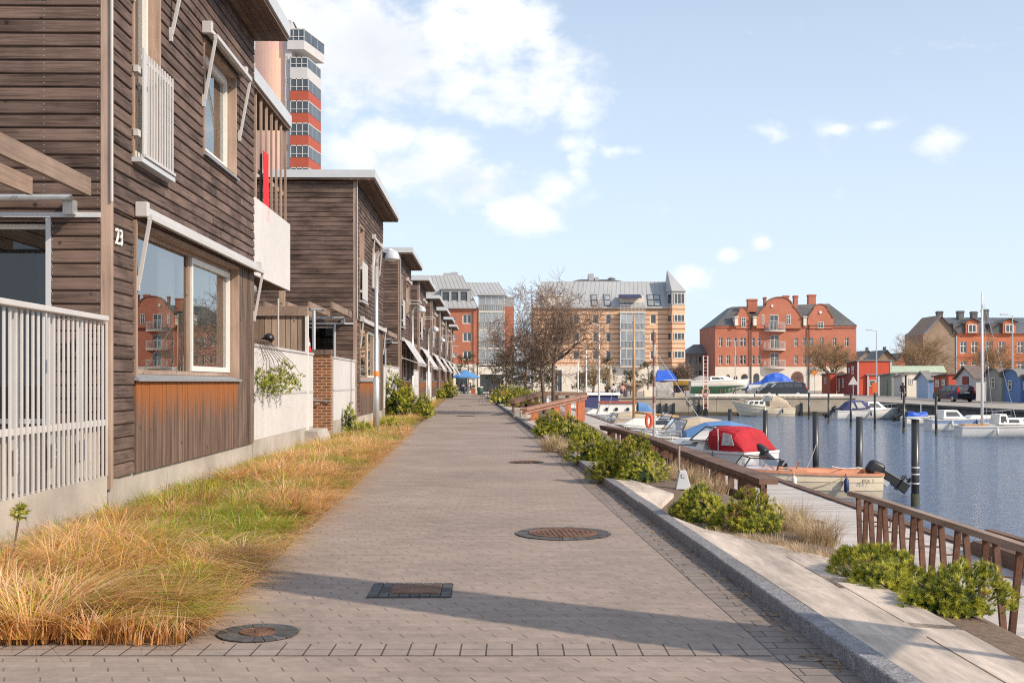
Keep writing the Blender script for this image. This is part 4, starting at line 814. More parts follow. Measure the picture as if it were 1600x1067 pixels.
# bare trees
def grow(mb,p,d,l,r,lev,mx,spread,droop,nch=3,segs=4,rmin=.004):
    p=Vector(p); d=Vector(d).normalized(); pts=[p.copy()]; rad=[r]; dd=d.copy(); kids=[]
    for i in range(segs):
        dd=(dd+Vector((rnd(-1,1),rnd(-1,1),rnd(-1,1)))*.22+Vector((0,0,droop))).normalized(); p=p+dd*l/segs; pts.append(p.copy()); rad.append(max(rmin,r*(1-.62*(i+1)/segs)))
        if lev<mx and i>=(1 if lev>0 else 1): kids.append((p.copy(),dd.copy(),rad[-1]))
    mb.tube(pts,rad,7 if lev==0 else 5 if lev<2 else 3,cap=False)
    if lev<mx:
        for (q,e,rr) in kids:
            if lev>=1 and random.random()<.2: continue
            for _ in range(nch if lev<mx-1 else nch+1):
                a=e.orthogonal().normalized(); ax=Quaternion(e,rnd(0,6.283))@a
                nd=Quaternion(ax,rnd(.45,1.15)*spread)@e
                grow(mb,q,nd,l*rnd(.5,.78),max(rmin,rr*rnd(.5,.72)),lev+1,mx,spread,droop,nch,segs,rmin)
def baretree(name,loc,label,mains,mx,spread,droop,mat,nch=3,rmin=.006,segs=4,grp=None):
    t=thing(name,label,'tree',loc,0,grp); tr=MB(); cr=MB()
    for (p0,p1,r0,r1,subs) in mains:
        p0,p1=Vector(p0),Vector(p1); mid=(p0+p1)/2+Vector((rnd(-.1,.1),rnd(-.1,.1),0))*p1.z*.25; tr.tube([p0,mid,p1],[r0,(r0+r1)/2,r1],9)
        for (d,l) in subs: grow(cr,p1-Vector((0,0,.05)),d,l,r1*.62,0,mx,spread,droop,nch,segs,rmin)
    tr.build('trunk',m_stem,t,smooth=True); cr.build('crown',mat,t); return t
random.seed(21)
def fan(n,l,up=.7): return [((math.cos(k*6.283/n+rnd(-.3,.3)),math.sin(k*6.283/n+rnd(-.3,.3)),up*rnd(.6,1.5)),l*rnd(.8,1.15)) for k in range(n)]+[((rnd(-.2,.2),rnd(-.2,.2),1),l)]
baretree('bare_tree',(xu(858,50),50,-.2),'bare twisted tree with two trunks behind the orange railing',
  [((-.2,0,0),(-.35,.1,2.3),.09,.07,fan(5,2.2,.6)+[((-.25,0,1),2.2)]),((.2,.1,0),(.2,0,2.5),.1,.075,fan(5,2.3,.55)+[((.5,0,1),2.2)])],3,1.15,.012,m_twig,1,.0065,7)
random.seed(5)
def tree4(nm,u,Y,z0,H,W,label,mat,mx=3,nch=2,rmin=.016):
    return baretree(nm,(xu(u,Y),Y,z0),label,[((0,0,0),(.2,0,H*.28),H*.03,H*.022,fan(6,W*.36,.75)+fan(4,H*.34,1.6))],mx,.95,.02,mat,nch,rmin,4,'bare trees on the far quay')
tree4('bare_tree',1298,172,-.2,8.8,7.6,'dense rounded bare tree in front of the gabled brick building',m_twigw)
tree4('bare_tree',1437,190,-.3,11.5,9,'wide bare tree in front of the plain brown gable end',m_twigw)
tree4('bare_tree',1550,182,-.3,9,8,'bare tree in front of the brick house with two dormers, right of the plain gable',m_twigw)
tree4('bare_tree',1060,150,-.1,4.2,3.4,'small bare tree by the corner tower of the yellow building',m_twig,3)
tree4('bare_tree',925,110,-.1,4.4,3.0,'small bare tree behind the moored masts',m_twigw,2,2,.014)
# dark pines at the end of the promenade
def pine(u,Y,z0,H,R,n,label,tint=m_pinedk):
    t=thing('pine_tree',label,'pine tree',(xu(u,Y),Y,z0),0,'dark pines'); tr=MB(); cr=MB()
    tr.tube([(0,0,0),(.1,0,H*.5),(0,.1,H*.92)],[H*.025,H*.018,.03],8)
    for i in range(n):
        z=H*rnd(.22,1)**.9; rr=R*(1.1-.75*(z/H))*rnd(.5,1.1); th=rnd(0,6.283); c=Vector((math.cos(th)*rr,math.sin(th)*rr,z)); 
        if random.random()<.5: tr.tube([(0,0,z-.2),c*.6+Vector((0,0,z*.4-.05)),c],[.035,.025,.01],4)
        b=rnd(.2,.75)
        for k in range(11): shoot(cr,c+Vector((rnd(-1,1),rnd(-1,1),rnd(-.5,.5)))*.34,Vector((math.cos(th)*.4+rnd(-.5,.5),math.sin(th)*.4+rnd(-.5,.5),.7)),.22,7,.022,b)
    tr.build('trunk',m_stem,t); cr.build('crown',tint,t); return t
pine(820,92,0,4.9,2.6,105,'largest dark pine left of the bare twisted tree')
pine(790,112,0,4.0,2.2,70,'dark pine behind, right of the blue parasol')
pine(845,82,-.1,3.6,1.7,55,'narrow dark pine directly behind the bare tree trunks')
pine(731,150,0,4.9,2.6,60,'spreading pine behind the blue parasol')
pine(948,140,-.1,4.6,1.1,48,'slender dark conifer in front of the yellow building')
pine(1012,138,-.1,4.0,1.4,44,'conifer left of the blue-covered boat in the yard')
pine(985,134,-.1,2.6,1.3,40,'low bush-like pine under the glazed balconies')
pine(912,128,-.1,2.6,1.3,40,'low olive-green pine behind the moored masts')
pine(1097,240,-.1,7,4,50,'dark tree behind the grey low building')
shrub(place(655,150,.0),.6,.6,1.0,8,.2,9,.03,'small conifer far behind the houses',name='conical_pine',grp=None) if False else None
# ------------------------------------------------------------------ distant buildings
M['farpane']=P('distant_window_pane',(.05,.06,.07),.06,.3,.5,0,spec=.9)
M['paleglass']=P('balcony_glazing',(.33,.36,.38),.08,.3,.6,0,spec=.8,dirt=.4)
def redbrick(n,c1,c2,w=.26,h=.09): return bricks(n,c1,c2,mul(c1,1.15),w,h,.012,'XZ',.85,.1,.5,.16,.13)
m_bkA=redbrick('red_brick_wall',(.42,.16,.10),(.33,.12,.08)); m_bkD=redbrick('orange_brick_wall',(.46,.175,.115),(.38,.14,.09)); m_bkF=redbrick('bright_brick_wall',(.5,.17,.09),(.42,.14,.08)); m_tan=redbrick('brown_brick_wall',(.3,.22,.16),(.25,.18,.13))
m_zinc=P('standing_seam_roof',(.37,.38,.39),.45,.06,.6,0,dirt=.1); m_slate=P('slate_roof',(.12,.115,.115),.6,.25,1.2,0,dirt=.25); m_plaster=P('pale_plaster',(.72,.66,.58),.85,.06,.8,0,dirt=.1); m_band=P('dark_brick_band',(.25,.13,.085),.85,.1,2,0)
m_greyp=P('grey_plaster',(.36,.33,.30),.85,.1,.8,0,dirt=.12)
def yellowmat():
    m=bricks('yellow_brick_wall',(.73,.47,.30),(.67,.42,.27),(.70,.47,.33),.26,.09,.01,'XZ',.85,.05,.5,.1,.1); return m
m_yel=yellowmat()
def wallh(mb,F,a0,a1,z0,z1,holes=(),rev=.25):
    P_=lambda a,o,z: F[0]+F[1]*a+F[2]*o+Vector((0,0,z))
    holes=[h for h in holes if h[0]>=a0-1e-6 and h[1]<=a1+1e-6 and h[2]>=z0-1e-6 and h[3]<=z1+1e-6]
    A=sorted(set([a0,a1]+[x for h in holes for x in h[:2]])); Zs=sorted(set([z0,z1]+[x for h in holes for x in h[2:]]))
    for i in range(len(A)-1):
        for j in range(len(Zs)-1):
            am,zm=(A[i]+A[i+1])/2,(Zs[j]+Zs[j+1])/2
            if any(h[0]<am<h[1] and h[2]<zm<h[3] for h in holes): continue
            mb.quad(P_(A[i],0,Zs[j]),P_(A[i+1],0,Zs[j]),P_(A[i+1],0,Zs[j+1]),P_(A[i],0,Zs[j+1]),.5)
    for (h0,h1,k0,k1) in holes:
        mb.quad(P_(h0,0,k0),P_(h0,-rev,k0),P_(h0,-rev,k1),P_(h0,0,k1),.5); mb.quad(P_(h1,0,k0),P_(h1,-rev,k0),P_(h1,-rev,k1),P_(h1,0,k1),.5); mb.quad(P_(h0,0,k0),P_(h1,0,k0),P_(h1,-rev,k0),P_(h0,-rev,k0),.5); mb.quad(P_(h0,0,k1),P_(h1,0,k1),P_(h1,-rev,k1),P_(h0,-rev,k1),.5)
def bwin(par,F,h,rev=.16,nx=2,ny=1,fm='whitef',fw=.07,pm='farpane'):
    a0,a1,z0,z1=h; b=MB(); b.fbox(F,a0,a0+fw,-rev-.05,-rev,z0,z1); b.fbox(F,a1-fw,a1,-rev-.05,-rev,z0,z1); b.fbox(F,a0+fw,a1-fw,-rev-.05,-rev,z0,z0+fw); b.fbox(F,a0+fw,a1-fw,-rev-.05,-rev,z1-fw,z1)
    for i in range(1,nx): x=a0+(a1-a0)*i/nx; b.fbox(F,x-fw*.4,x+fw*.4,-rev-.05,-rev,z0+fw,z1-fw)
    for j in range(1,ny): z=z0+(z1-z0)*(j/ny if ny>2 else .62); b.fbox(F,a0+fw,a1-fw,-rev-.05,-rev-.004,z-fw*.4,z+fw*.4)
    wo=b.build('window',M[fm],par); P_=lambda a,o,z: F[0]+F[1]*a+F[2]*o+Vector((0,0,z)); p=MB(); p.quad(P_(a0,-rev-.04,z0),P_(a1,-rev-.04,z0),P_(a1,-rev-.04,z1),P_(a0,-rev-.04,z1)); p.build('pane',M[pm],wo); return wo
class PX:                              # plane at distance Y seen face-on: photo pixels -> metres
    def __init__(s,Y): s.Y=Y; s.k=Y/F_; s.F=FR((0,Y,0),(1,0,0),(0,-1,0))
    def x(s,u): return xu(u,s.Y)
    def z(s,v): return zv(v,s.Y)
    def h(s,u0,u1,v0,v1): return (s.x(u0),s.x(u1),s.z(v1),s.z(v0))
def seams(b,p00,p10,p01,p11,n,h=.05,w=.05):     # bars up a roof slope
    p00,p10,p01,p11=map(Vector,(p00,p10,p01,p11)); nn=(p10-p00).cross(p01-p00).normalized()
    if nn.y>0: nn=-nn
    for i in range(n+1):
        t=i/n; a=p00.lerp(p10,t); c=p01.lerp(p11,t); b.bar(a+nn*.02,c+nn*.02,w,h,nn)
def balcony(par,p,u0,u1,vf,vr,vt,out,nb=14,glaz=True):   # floor at vf, rail top vr, ceiling vt
    F=p.F; a0,a1=p.x(u0),p.x(u1); b=MB(); b.fbox(F,a0,a1,0,out,p.z(vf)-.18,p.z(vf)); bo=b.build('balcony',m_plaster,par)
    r=MB(); r.fbox(F,a0,a1,out-.05,out,p.z(vr)-.05,p.z(vr)); r.fbox(F,a0,a1,out-.04,out-.01,p.z(vf)+.06,p.z(vf)+.1)
    for i in range(nb+1): x=a0+.03+(a1-a0-.06)*i/nb; r.fbox(F,x-.02,x+.02,out-.045,out-.006,p.z(vf),p.z(vr)-.05)
    for s in (a0,a1-.05): r.fbox(F,s,s+.05,.0,out-.05,p.z(vr)-.05,p.z(vr))
    r.build('railing',M['white'],bo)
    if glaz:
        g=MB(); n=4
        for i in range(n): x0=a0+(a1-a0)*i/n+.04; x1=a0+(a1-a0)*(i+1)/n-.04; g.fbox(F,x0,x1,out-.09,out-.07,p.z(vr)+.02,p.z(vt)-.2)
        g.fbox(F,a0+.05,a1-.05,out-.11,out-.1,p.z(vf),p.z(vr)-.06); g.build('glazing',M['paleglass'],bo)
        g=MB()
        for i in range(n+1): x=a0+(a1-a0)*i/n; x=min(max(x,a0+.03),a1-.03); g.fbox(F,x-.03,x+.03,out-.09,out-.03,p.z(vr),p.z(vt)-.18)
        g.build('glazing_frame',M['whitef'],bo)
    return bo
# ---- A: brick block with zinc roof at the end of the promenade
pA=PX(180); A=thing('apartment_block','red brick apartment block with pale metal roof at the end of the path','building',(0,0,0))
H=[pA.h(707,713.2,495,502.5),pA.h(707.5,713.5,523,530.5),pA.h(707.8,713.8,551,558),pA.h(722.6,736.8,491,506),pA.h(722.8,737,519,534),pA.h(723,737.2,548,562)]
b=MB(); wallh(b,pA.F,pA.x(600),pA.x(748),pA.z(570),pA.z(480),H); b.quad((pA.x(748),180,0),(pA.x(748),194,0),(pA.x(748),194,pA.z(480)),(pA.x(748),180,pA.z(480)),.5)
wallh(b,FR((0,181.6,0),(1,0,0),(0,-1,0)),pA.x(748),xu(803,181.6),0,pA.z(478)); b.build('brick_wall',m_bkA,A)
for i,h in enumerate(H): bwin(A,pA.F,h,nx=2 if i>2 else 1,fw=.14 if i>2 else .2)
Hg=[pA.h(650,668,583,612),pA.h(676,700,582,612),pA.h(712,730,582,612),pA.h(750,786,585,612)]
b=MB(); b2=FR((0,179.9,0),(1,0,0),(0,-1,0)); wallh(b,b2,pA.x(600),pA.x(803),-.2,pA.z(569),Hg); b.build('ground_floor_wall',m_plaster,A)
for h in Hg: bwin(A,b2,h,nx=3,fw=.12,fm='darkmetal')
ez,tz=pA.z(480),pA.z(427.5); b=MB(); L0,R0,R1=pA.x(600),pA.x(746.5),pA.x(721)
b.add([(L0,179.6,ez),(R0,179.6,ez),(R1,183,tz),(L0,183,tz),(R0,196,ez),(R1,193,tz),(L0,193,tz),(L0,196,ez)],[(0,1,2,3),(1,4,5,2),(3,2,5,6),(0,3,6,7)],.5); seams(b,(L0,179.6,ez),(R0,179.6,ez),(L0,183,tz),(R1,183,tz),20); b.fbox(pA.F,L0,R0+.1,-.1,.5,ez-.25,ez); 
rt=pA.z(437); b.add([(pA.x(735),182,pA.z(462)),(pA.x(793),182,pA.z(462)),(pA.x(778),185,rt),(pA.x(720),185,rt),(pA.x(778),194,rt),(pA.x(793),196,pA.z(462)),(pA.x(720),194,rt)],[(0,1,2,3),(1,5,4,2),(3,2,4,6)],.5); seams(b,(pA.x(735),182,pA.z(462)),(pA.x(793),182,pA.z(462)),(pA.x(724),185,rt),(pA.x(778),185,rt),9)
b.fbox(FR((0,182.2,0),(1,0,0),(0,-1,0)),pA.x(747),pA.x(803),-6,0,pA.z(480),pA.z(462))
ro=b.build('roof',m_zinc,A)
b=MB(); b.box(pA.x(689),pA.x(711.5),186,189,tz-.3,pA.z(421)); b.box(pA.x(700),pA.x(711.5),187.5,189,tz,pA.z(418)); b.build('roof_plant',m_zinc,ro)
pd=PX(180.1); Hd=[pd.h(691.3,701.5,456,477),pd.h(705.3,715.8,456,477),pd.h(719.6,730,456,477)]
b=MB(); wallh(b,pd.F,pd.x(689),pd.x(735),pd.z(479),pd.z(452),Hd); b.fbox(pd.F,pd.x(688),pd.x(736),-3,.25,pd.z(452),pd.z(450.5)); b.fbox(pd.F,pd.x(689),pd.x(689.3),-2.5,0,pd.z(479),pd.z(452)); b.fbox(pd.F,pd.x(734.7),pd.x(735),-2.5,0,pd.z(479),pd.z(452)); do=b.build('dormer',m_zinc,A)
for h in Hd: bwin(A,pd.F,h,nx=1,ny=2,fm='darkmetal',fw=.12)
b=MB(); b.tube([(pA.x(746),179.5,0),(pA.x(746),179.5,ez)],.09,6); b.build('downpipe',M['darkmetal'],A)
pb=PX(181.5)
for (vf,vr,vt) in ((487,477,463),(516,504,487),(544,533,516),(571,561,544)): balcony(A,pb,748.5,788.5,vf,vr,vt,1.6)
b=MB(); b.fbox(pb.F,pb.x(746),pb.x(790),-.2,1.9,pb.z(463),pb.z(460.5)); b.build('balcony_roof',m_zinc,A)
pb2=PX(179.8)
for (vf,vr,vt) in ((517,506,487),): balcony(A,pb2,681,702,vf,vr,vt,1.2,8)
# ---- B: yellow block with corner tower
pB=PX(188); B=thing('apartment_block','yellow brick apartment block with a pointed corner tower across the harbour','building',(0,0,0))
H=[]
for v0,v1 in ((491,506),(519.5,534),(548,562)):
    H+=[pB.h(946.5,955,v0,v1),pB.h(1016,1025,v0,v1),pB.h(926,935,v0,v1),pB.h(870,880,v0,v1),pB.h(895,905,v0,v1)]
for v0,v1 in ((488,514),(516,542),(545,571),(576,600)): H.append(pB.h(969,1006,v0,v1))
b=MB(); wallh(b,pB.F,pB.x(833),pB.x(1047),pB.z(572),pB.z(480),H); b.quad((pB.x(833),188,0),(pB.x(833),206,0),(pB.x(833),206,pB.z(438)),(pB.x(833),188,pB.z(480)),.5); b.build('brick_wall',m_yel,B)
for h in H:
    if h[1]-h[0]<2: bwin(B,pB.F,h,nx=1,ny=1,fw=.12)
b=MB()
for i in range(11): v=487.5+7.6*i; 
for i in range(12):
    v=484+7.55*i
    for (u0,u1) in ((833,968.5),(1007.5,1046)): 
        # bands broken by windows
        segs=[(u0,u1)]
        for (q0,q1) in ((869,881),(894,906),(925,936),(945.5,956),(1015,1026)):
            if any(abs((v-c))<8.5 for c in (498.5,527,555)):
                segs=[s for (a,c_) in segs for s in (((a,q0),(q1,c_)) if a<q0 and q1<c_ else ((a,c_),))]
        for (a,c_) in segs: b.fbox(pB.F,pB.x(a),pB.x(c_),0,.035,pB.z(v)-.06,pB.z(v)+.06)
b.build('band_stripe',m_band,B)
bh=[pB.h(845,858,583,600),pB.h(865,878,578,612),pB.h(900,915,583,600),pB.h(940,955,583,600),pB.h(1015,1030,583,600)]
b=MB(); b2=FR((0,187.9,0),(1,0,0),(0,-1,0)); wallh(b,b2,pB.x(833),pB.x(1047),-.2,pB.z(571.5),bh); b.build('ground_floor_wall',m_plaster,B)
for h in bh: bwin(B,b2,h,nx=2,fw=.1)
for (vf,vr,vt) in ((516,505,488),(544,533,516),(572,561,544)): balcony(B,pB,968.5,1006.5,vf,vr,vt,1.2,18)
balcony(B,pB,968.5,1006.5,601,591,576,1.2,16,False)
balcony(B,pB,968,1007,488,477,463,1.3,18,False)
ez,tz=pB.z(480),pB.z(437); L0,R0=pB.x(833),pB.x(1047); b=MB()
b.add([(L0,187.6,ez),(R0,187.6,ez),(R0,191.5,tz),(pB.x(847),191.5,tz),(R0,203,tz),(pB.x(847),203,tz),(L0,206,ez),(R0,206,ez)],[(0,1,2,3),(3,2,4,5),(0,3,5,6),(1,7,4,2)],.5); seams(b,(L0,187.6,ez),(R0,187.6,ez),(pB.x(847),191.5,tz),(R0,191.5,tz),30); b.fbox(pB.F,L0,R0,-.1,.45,ez-.2,ez)
ro=b.build('roof',m_zinc,B)
b=MB(); b.box(pB.x(898),pB.x(980),195,203,tz-.2,pB.z(434)); b.hexa([(pB.x(897),195,pB.z(434)),(pB.x(981),195,pB.z(434)),(pB.x(981),203,pB.z(434)),(pB.x(897),203,pB.z(434)),(pB.x(910),197,pB.z(429)),(pB.x(965),197,pB.z(429)),(pB.x(965),201,pB.z(429)),(pB.x(910),201,pB.z(429))]); b.build('ridge_house',m_slate,ro)
b=MB(); b.box(pB.x(925),pB.x(933),196,199,tz,pB.z(420.5)); b.box(pB.x(935),pB.x(941),196,199,tz,pB.z(426)); b.lathe((pB.x(963),197,tz),[(.5,0),(.5,.9),(.8,1.0),(.1,1.3)],8); b.build('chimney',m_zinc,ro)
# roof windows and awning balcony
sl_=(tz-ez)/(191.5-187.6)
for (u0,u1,n) in ((924,933.5,1),(944,954,1),(1012,1032,2)):
    z0,z1=pB.z(478),pB.z(459); b=MB(); y0=187.6+(z0-ez)/sl_-.06; y1=187.6+(z1-ez)/sl_-.06; x0,x1=pB.x(u0),pB.x(u1)
    b.hexa([(x0,y0-.1,z0),(x1,y0-.1,z0),(x1,y0+.2,z0),(x0,y0+.2,z0),(x0,y1-.1,z1),(x1,y1-.1,z1),(x1,y1+.2,z1),(x0,y1+.2,z1)]); wo=b.build('roof_window',M['darkmetal'],B); b=MB()
    for i in range(n):
        for j in range(2):
            xa=x0+(x1-x0)*(i+.09)/n; xb=x0+(x1-x0)*(i+.91)/n; t0,t1=(.06,.46) if j==0 else (.54,.94); P0=lambda x,t: (x,y0-.12+(y1-y0)*t,z0+(z1-z0)*t); b.quad(P0(xa,t0),P0(xb,t0),P0(xb,t1),P0(xa,t1))
    b.build('pane',M['paleglass'],wo)
b=MB(); b.hexa([(pB.x(967),186.3,pB.z(467)),(pB.x(1001),186.3,pB.z(467)),(pB.x(1001),188.6,pB.z(463)),(pB.x(967),188.6,pB.z(463)),(pB.x(967),186.3,pB.z(465)),(pB.x(1001),186.3,pB.z(465)),(pB.x(1001),188.6,pB.z(459.5)),(pB.x(967),188.6,pB.z(459.5))]); b.build('awning',P('navy_cloth',(.04,.045,.1),.8),B)
b=MB(); b.box(pB.x(969),pB.x(1006),188.3,189.6,pB.z(488),pB.z(462)); b.build('balcony_dormer',m_plaster,B)
b=MB(); 
for u0,u1 in ((833,888),): b.box(pB.x(848),pB.x(878),187.9,190.5,pB.z(479),pB.z(463)); b.box(pB.x(846),pB.x(880),187.7,190.7,pB.z(463),pB.z(461))
b.build('dormer',m_plaster,B)
# tower: half octagon
cx,cy,R=pB.x(1057),189.2,1.62*.9; pl=[(pB.x(1043),188.6),(pB.x(1048.5),186.6),(pB.x(1069),186.9),(pB.x(1070.5),189.5),(pB.x(1064),193),(pB.x(1045),193)]
b=MB(); b.prism([(x,y,-.2) for x,y in pl],(0,0,pB.z(478)+.2)); b.build('tower_wall',m_yel,B)
b=MB(); b.prism([(x,y,pB.z(478)) for x,y in pl],(0,0,pB.z(455)-pB.z(478))); b.build('tower_top',m_zinc,B)
b=MB(); n=len(pl); ap=(pB.x(1044),189.5,pB.z(420)); ov=[(cx+(x-cx)*1.1,cy+(y-cy)*1.1,pB.z(456)) for x,y in pl]; b.add(ov+[ap],[(i,(i+1)%n,n) for i in range(n)]+[tuple(range(n))],.5); b.build('spire',m_zinc,B)
for (v0,v1) in ((459,476),(492,503.5),(520,531.5),(548.5,560),(575,590)):
    for (q0,q1,nx) in ((0,1,1),(1,2,3)):
        A0,A1=Vector((pl[q0][0],pl[q0][1],0)),Vector((pl[q1][0],pl[q1][1],0)); dv=(A1-A0); Ln=dv.length; dv.normalize(); nn=Vector((dv.y,-dv.x,0)); 
        if nn.y>0: nn=-nn
        Ft=FR(A0,dv,nn); h=(Ln*.12,Ln*.95,pB.z(v1),pB.z(v0)); bwin(B,Ft,h,rev=-.1,nx=nx,fw=.1)
for i in range(12):
    v=484+7.55*i
    if any(abs(v-c)<7 for c in (497.7,525.7,554,582)): continue
    for q0,q1 in ((0,1),(1,2)): a_,c_=Vector((*pl[q0],0)),Vector((*pl[q1],0)); b=MB(); b.bar(a_+Vector((0,0,pB.z(v))),c_+Vector((0,0,pB.z(v))),.08,.12); b.build('brick_band',m_band,B)
# ---- C: low grey building
pC=PX(214); Cb=thing('grey_building','low grey rendered building with dark roof left of the gabled brick building','building',(0,0,0))
H=[pC.h(u,u+4.2,v0,v1) for u in (1077,1084.5,1092,1099.5,1107) for v0,v1 in ((557,567),(579,590))]
b=MB(); wallh(b,pC.F,pC.x(1071),pC.x(1119),-.3,pC.z(553),H); b.quad((pC.x(1071),214,-.3),(pC.x(1071),224,-.3),(pC.x(1071),224,pC.z(553)),(pC.x(1071),214,pC.z(553)),.5); b.build('wall',m_greyp,Cb)
for h in H: bwin(Cb,pC.F,h,nx=1,fw=.06,fm='darkmetal')
b=MB(); b.add([(pC.x(1070),213.5,pC.z(553)),(pC.x(1119),213.5,pC.z(553)),(pC.x(1119),219,pC.z(536)),(pC.x(1090),219,pC.z(537)),(pC.x(1070),224.5,pC.z(553)),(pC.x(1119),224.5,pC.z(553))],[(0,1,2,3),(0,3,4),(3,2,5,4)],.5); b.build('roof',m_slate,Cb)
# ---- D: brick building with curved gables
pD=PX(205); D=thing('gabled_brick_building','red brick building with three curved gables and white ground floor','building',(0,0,0))
ez=pD.z(509); H=[]
for v0,v1 in ((527.5,541.5),(555,569)):
    H+=[pD.h(u,u+6.2,v0,v1) for u in (1123,1135,1241,1254.5,1264.5,1281,1301,1320)]; H+=[pD.h(u,u+4.6,v0,v1) for u in (1147,1156,1161.4,1175,1184.3)]; H+=[pD.h(1203.5,1217,v0-4,v1+3)]
b=MB(); wallh(b,pD.F,pD.x(1117.5),pD.x(1338),pD.z(573.5),ez,H)
b.quad((pD.x(1338),205,-.2),(pD.x(1338),222,-.2),(pD.x(1338),222,ez),(pD.x(1338),205,ez),.5); b.quad((pD.x(1117.5),205,-.2),(pD.x(1117.5),222,-.2),(pD.x(1117.5),222,ez),(pD.x(1117.5),205,ez),.5)
b.fbox(pD.F,pD.x(1117.5),pD.x(1338),-.2,.18,ez-.35,ez); b.build('brick_wall',m_bkD,D)
for h in H: bwin(D,pD.F,h,nx=2 if h[1]-h[0]>.6 else 1,ny=2,fw=.09,rev=.14)
def gable(name,pts,Y,th,wins):
    p=PX(Y); b=MB(); b.prism([(p.x(u),Y,p.z(v)) for u,v in pts],(0,th,0),.5); go_=b.build(name,m_bkD,D)
    c=MB(); 
    for i in range(1,len(pts)-2):
        q0,q1=pts[i],pts[i+1]; c.bar((p.x(q0[0]),Y+th/2,p.z(q0[1])),(p.x(q1[0]),Y+th/2,p.z(q1[1])),th+.25,.14)
    c.build('gable_coping',m_band,go_)
    # saddle roof behind the gable
    r=MB(); us=[u for u,v in pts]; um=(min(us)+max(us))/2; vt=min(v for u,v in pts)+4; r.add([(p.x(min(us)+2),Y+th,p.z(512)),(p.x(um),Y+th,p.z(vt)),(p.x(max(us)-2),Y+th,p.z(512)),(p.x(um),Y+9,p.z(vt)),(p.x(min(us)+2),Y+3,p.z(512)),(p.x(max(us)-2),Y+3,p.z(512))],[(0,1,3,4),(1,2,5,3)],.5); r.build('gable_roof',m_slate,go_)
    for w_ in wins: bwin(go_,p.F,p.h(*w_),rev=-.07,nx=2,ny=2,fw=.09)
    return go_
def curve(uc,hw,vb,vt):      # curved gable outline: vertical foot, concave shoulder, round top
    L_=[]
    for i in range(9):
        t=i/8; L_.append((uc-hw+hw*.42*t**1.6*1.0,vb-14-(vb-vt-14)*.62*t))
    for i in range(1,9):
        a=math.pi-(math.pi/2)*i/8; L_.append((uc+hw*.58*math.cos(a),vb-14-(vb-vt-14)*(.62+.38*math.sin(a))))
    Rr=[(2*uc-u,v) for u,v in L_[::-1][1:]]
    return [(uc-hw,vb)]+L_+Rr+[(uc+hw,vb)]
gable('gable',curve(1161.5,11.5,513,480),204.8,.5,[(1158,1165.5,496,511)])
gable('gable',curve(1217.5,35.5,513,464),204.5,.7,[(1202.5,1216,492,516),(1229,1235.5,491.5,507),(1190,1194,492,507)])
gable('gable',curve(1282,20,513,475),204.8,.5,[(1277.5,1287,503,512.8)])
b=MB()
for (uc,vc,r_,Y) in ((1206.5,478,1.9,204.4),(1282,488,2.2,204.7)):
    p=PX(Y); b.prism([(p.x(uc)+.12*r_*math.cos(t*.5236),Y-.05,p.z(vc)+.12*r_*math.sin(t*.5236)) for t in range(12)],(0,.1,0))
b.build('round_window',M['whitef'],D)
b=MB(); rz=pD.z(471); b.add([(pD.x(1116.5),204.7,ez),(pD.x(1339),204.7,ez),(pD.x(1339),222,ez),(pD.x(1116.5),222,ez),(pD.x(1154),211,pD.z(476)),(pD.x(1310),211,rz),(pD.x(1310),216,rz),(pD.x(1154),216,pD.z(476))],[(0,1,5,4),(1,2,6,5),(2,3,7,6),(3,0,4,7),(4,5,6,7)],.5); ro=b.build('roof',m_slate,D)
for (u0,u1,v0,v1,Y) in ((1168.6,1183.5,467,484,208),(1194.5,1197.5,464,478,212),(1224.3,1233,461.5,478,210),(1241,1247,461.5,478,210),(1263.5,1275,460,476,211)):
    p=PX(Y); b=MB(); b.box(p.x(u0),p.x(u1),Y,Y+1.2,p.z(v1)-.4,p.z(v0)); b.box(p.x(u0)-.1,p.x(u1)+.1,Y-.1,Y+1.3,p.z(v0)-.3,p.z(v0)-.1); b.build('chimney',m_bkD,ro)
for u0 in (1176,1254,1147.3): 
    p=PX(204.9); b=MB(); b.box(p.x(u0),p.x(u0)+.55,204.2,206.5,p.z(509),p.z(496)); b.box(p.x(u0)-.1,p.x(u0)+.65,204,207,p.z(496),p.z(494.5)); b.build('dormer',m_plaster,D)
pg=PX(204.9); arcs=[(1125.5,3.4,588),(1137.5,3.2,585),(1149.5,2.8,587),(1163.5,5.2,584),(1182,4.6,583),(1210.5,5,585),(1246,9.8,580),(1314,9,580)]
b=MB(); wallh(b,pg.F,pg.x(1117.5),pg.x(1338),-.2,pg.z(573)); b.build('ground_floor_wall',m_plaster,D)
shopm=P('shop_window_display',(.45,.3,.2),.3,.6,1.2,0,col2=(.16,.07,.06))
for (uc,hw,vt) in arcs:
    x0=pg.x(uc); hw_=hw*pg.k; zt=pg.z(vt)-hw_; pts=[(x0-hw_,.0,pg.z(610.5)),(x0+hw_,.0,pg.z(610.5))]+[(x0+hw_*math.cos(math.pi*i/10),0,zt+hw_*math.sin(math.pi*i/10)) for i in range(11)]
    b=MB(); b.prism([(x,204.86,z) for x,y,z in pts],(0,.05,0)); wo=b.build('arched_opening',m_band,D); c=MB(); c.prism([(x0+(x-x0)*.86,204.81,pg.z(610)+(z-pg.z(610.5))*.94) for x,y,z in pts],(0,.045,0)); c.build('pane',shopm if hw>8 else M['farpane'],wo)
    if hw>8:
        c=MB()
        for f in (-.4,0,.4): c.box(x0+hw_*f-.03,x0+hw_*f+.03,204.78,204.805,pg.z(610),zt+hw_*.7)
        c.box(x0-hw_*.85,x0+hw_*.85,204.78,204.8,zt-.05,zt+.05); c.build('glazing_bar',M['darkmetal'],wo)
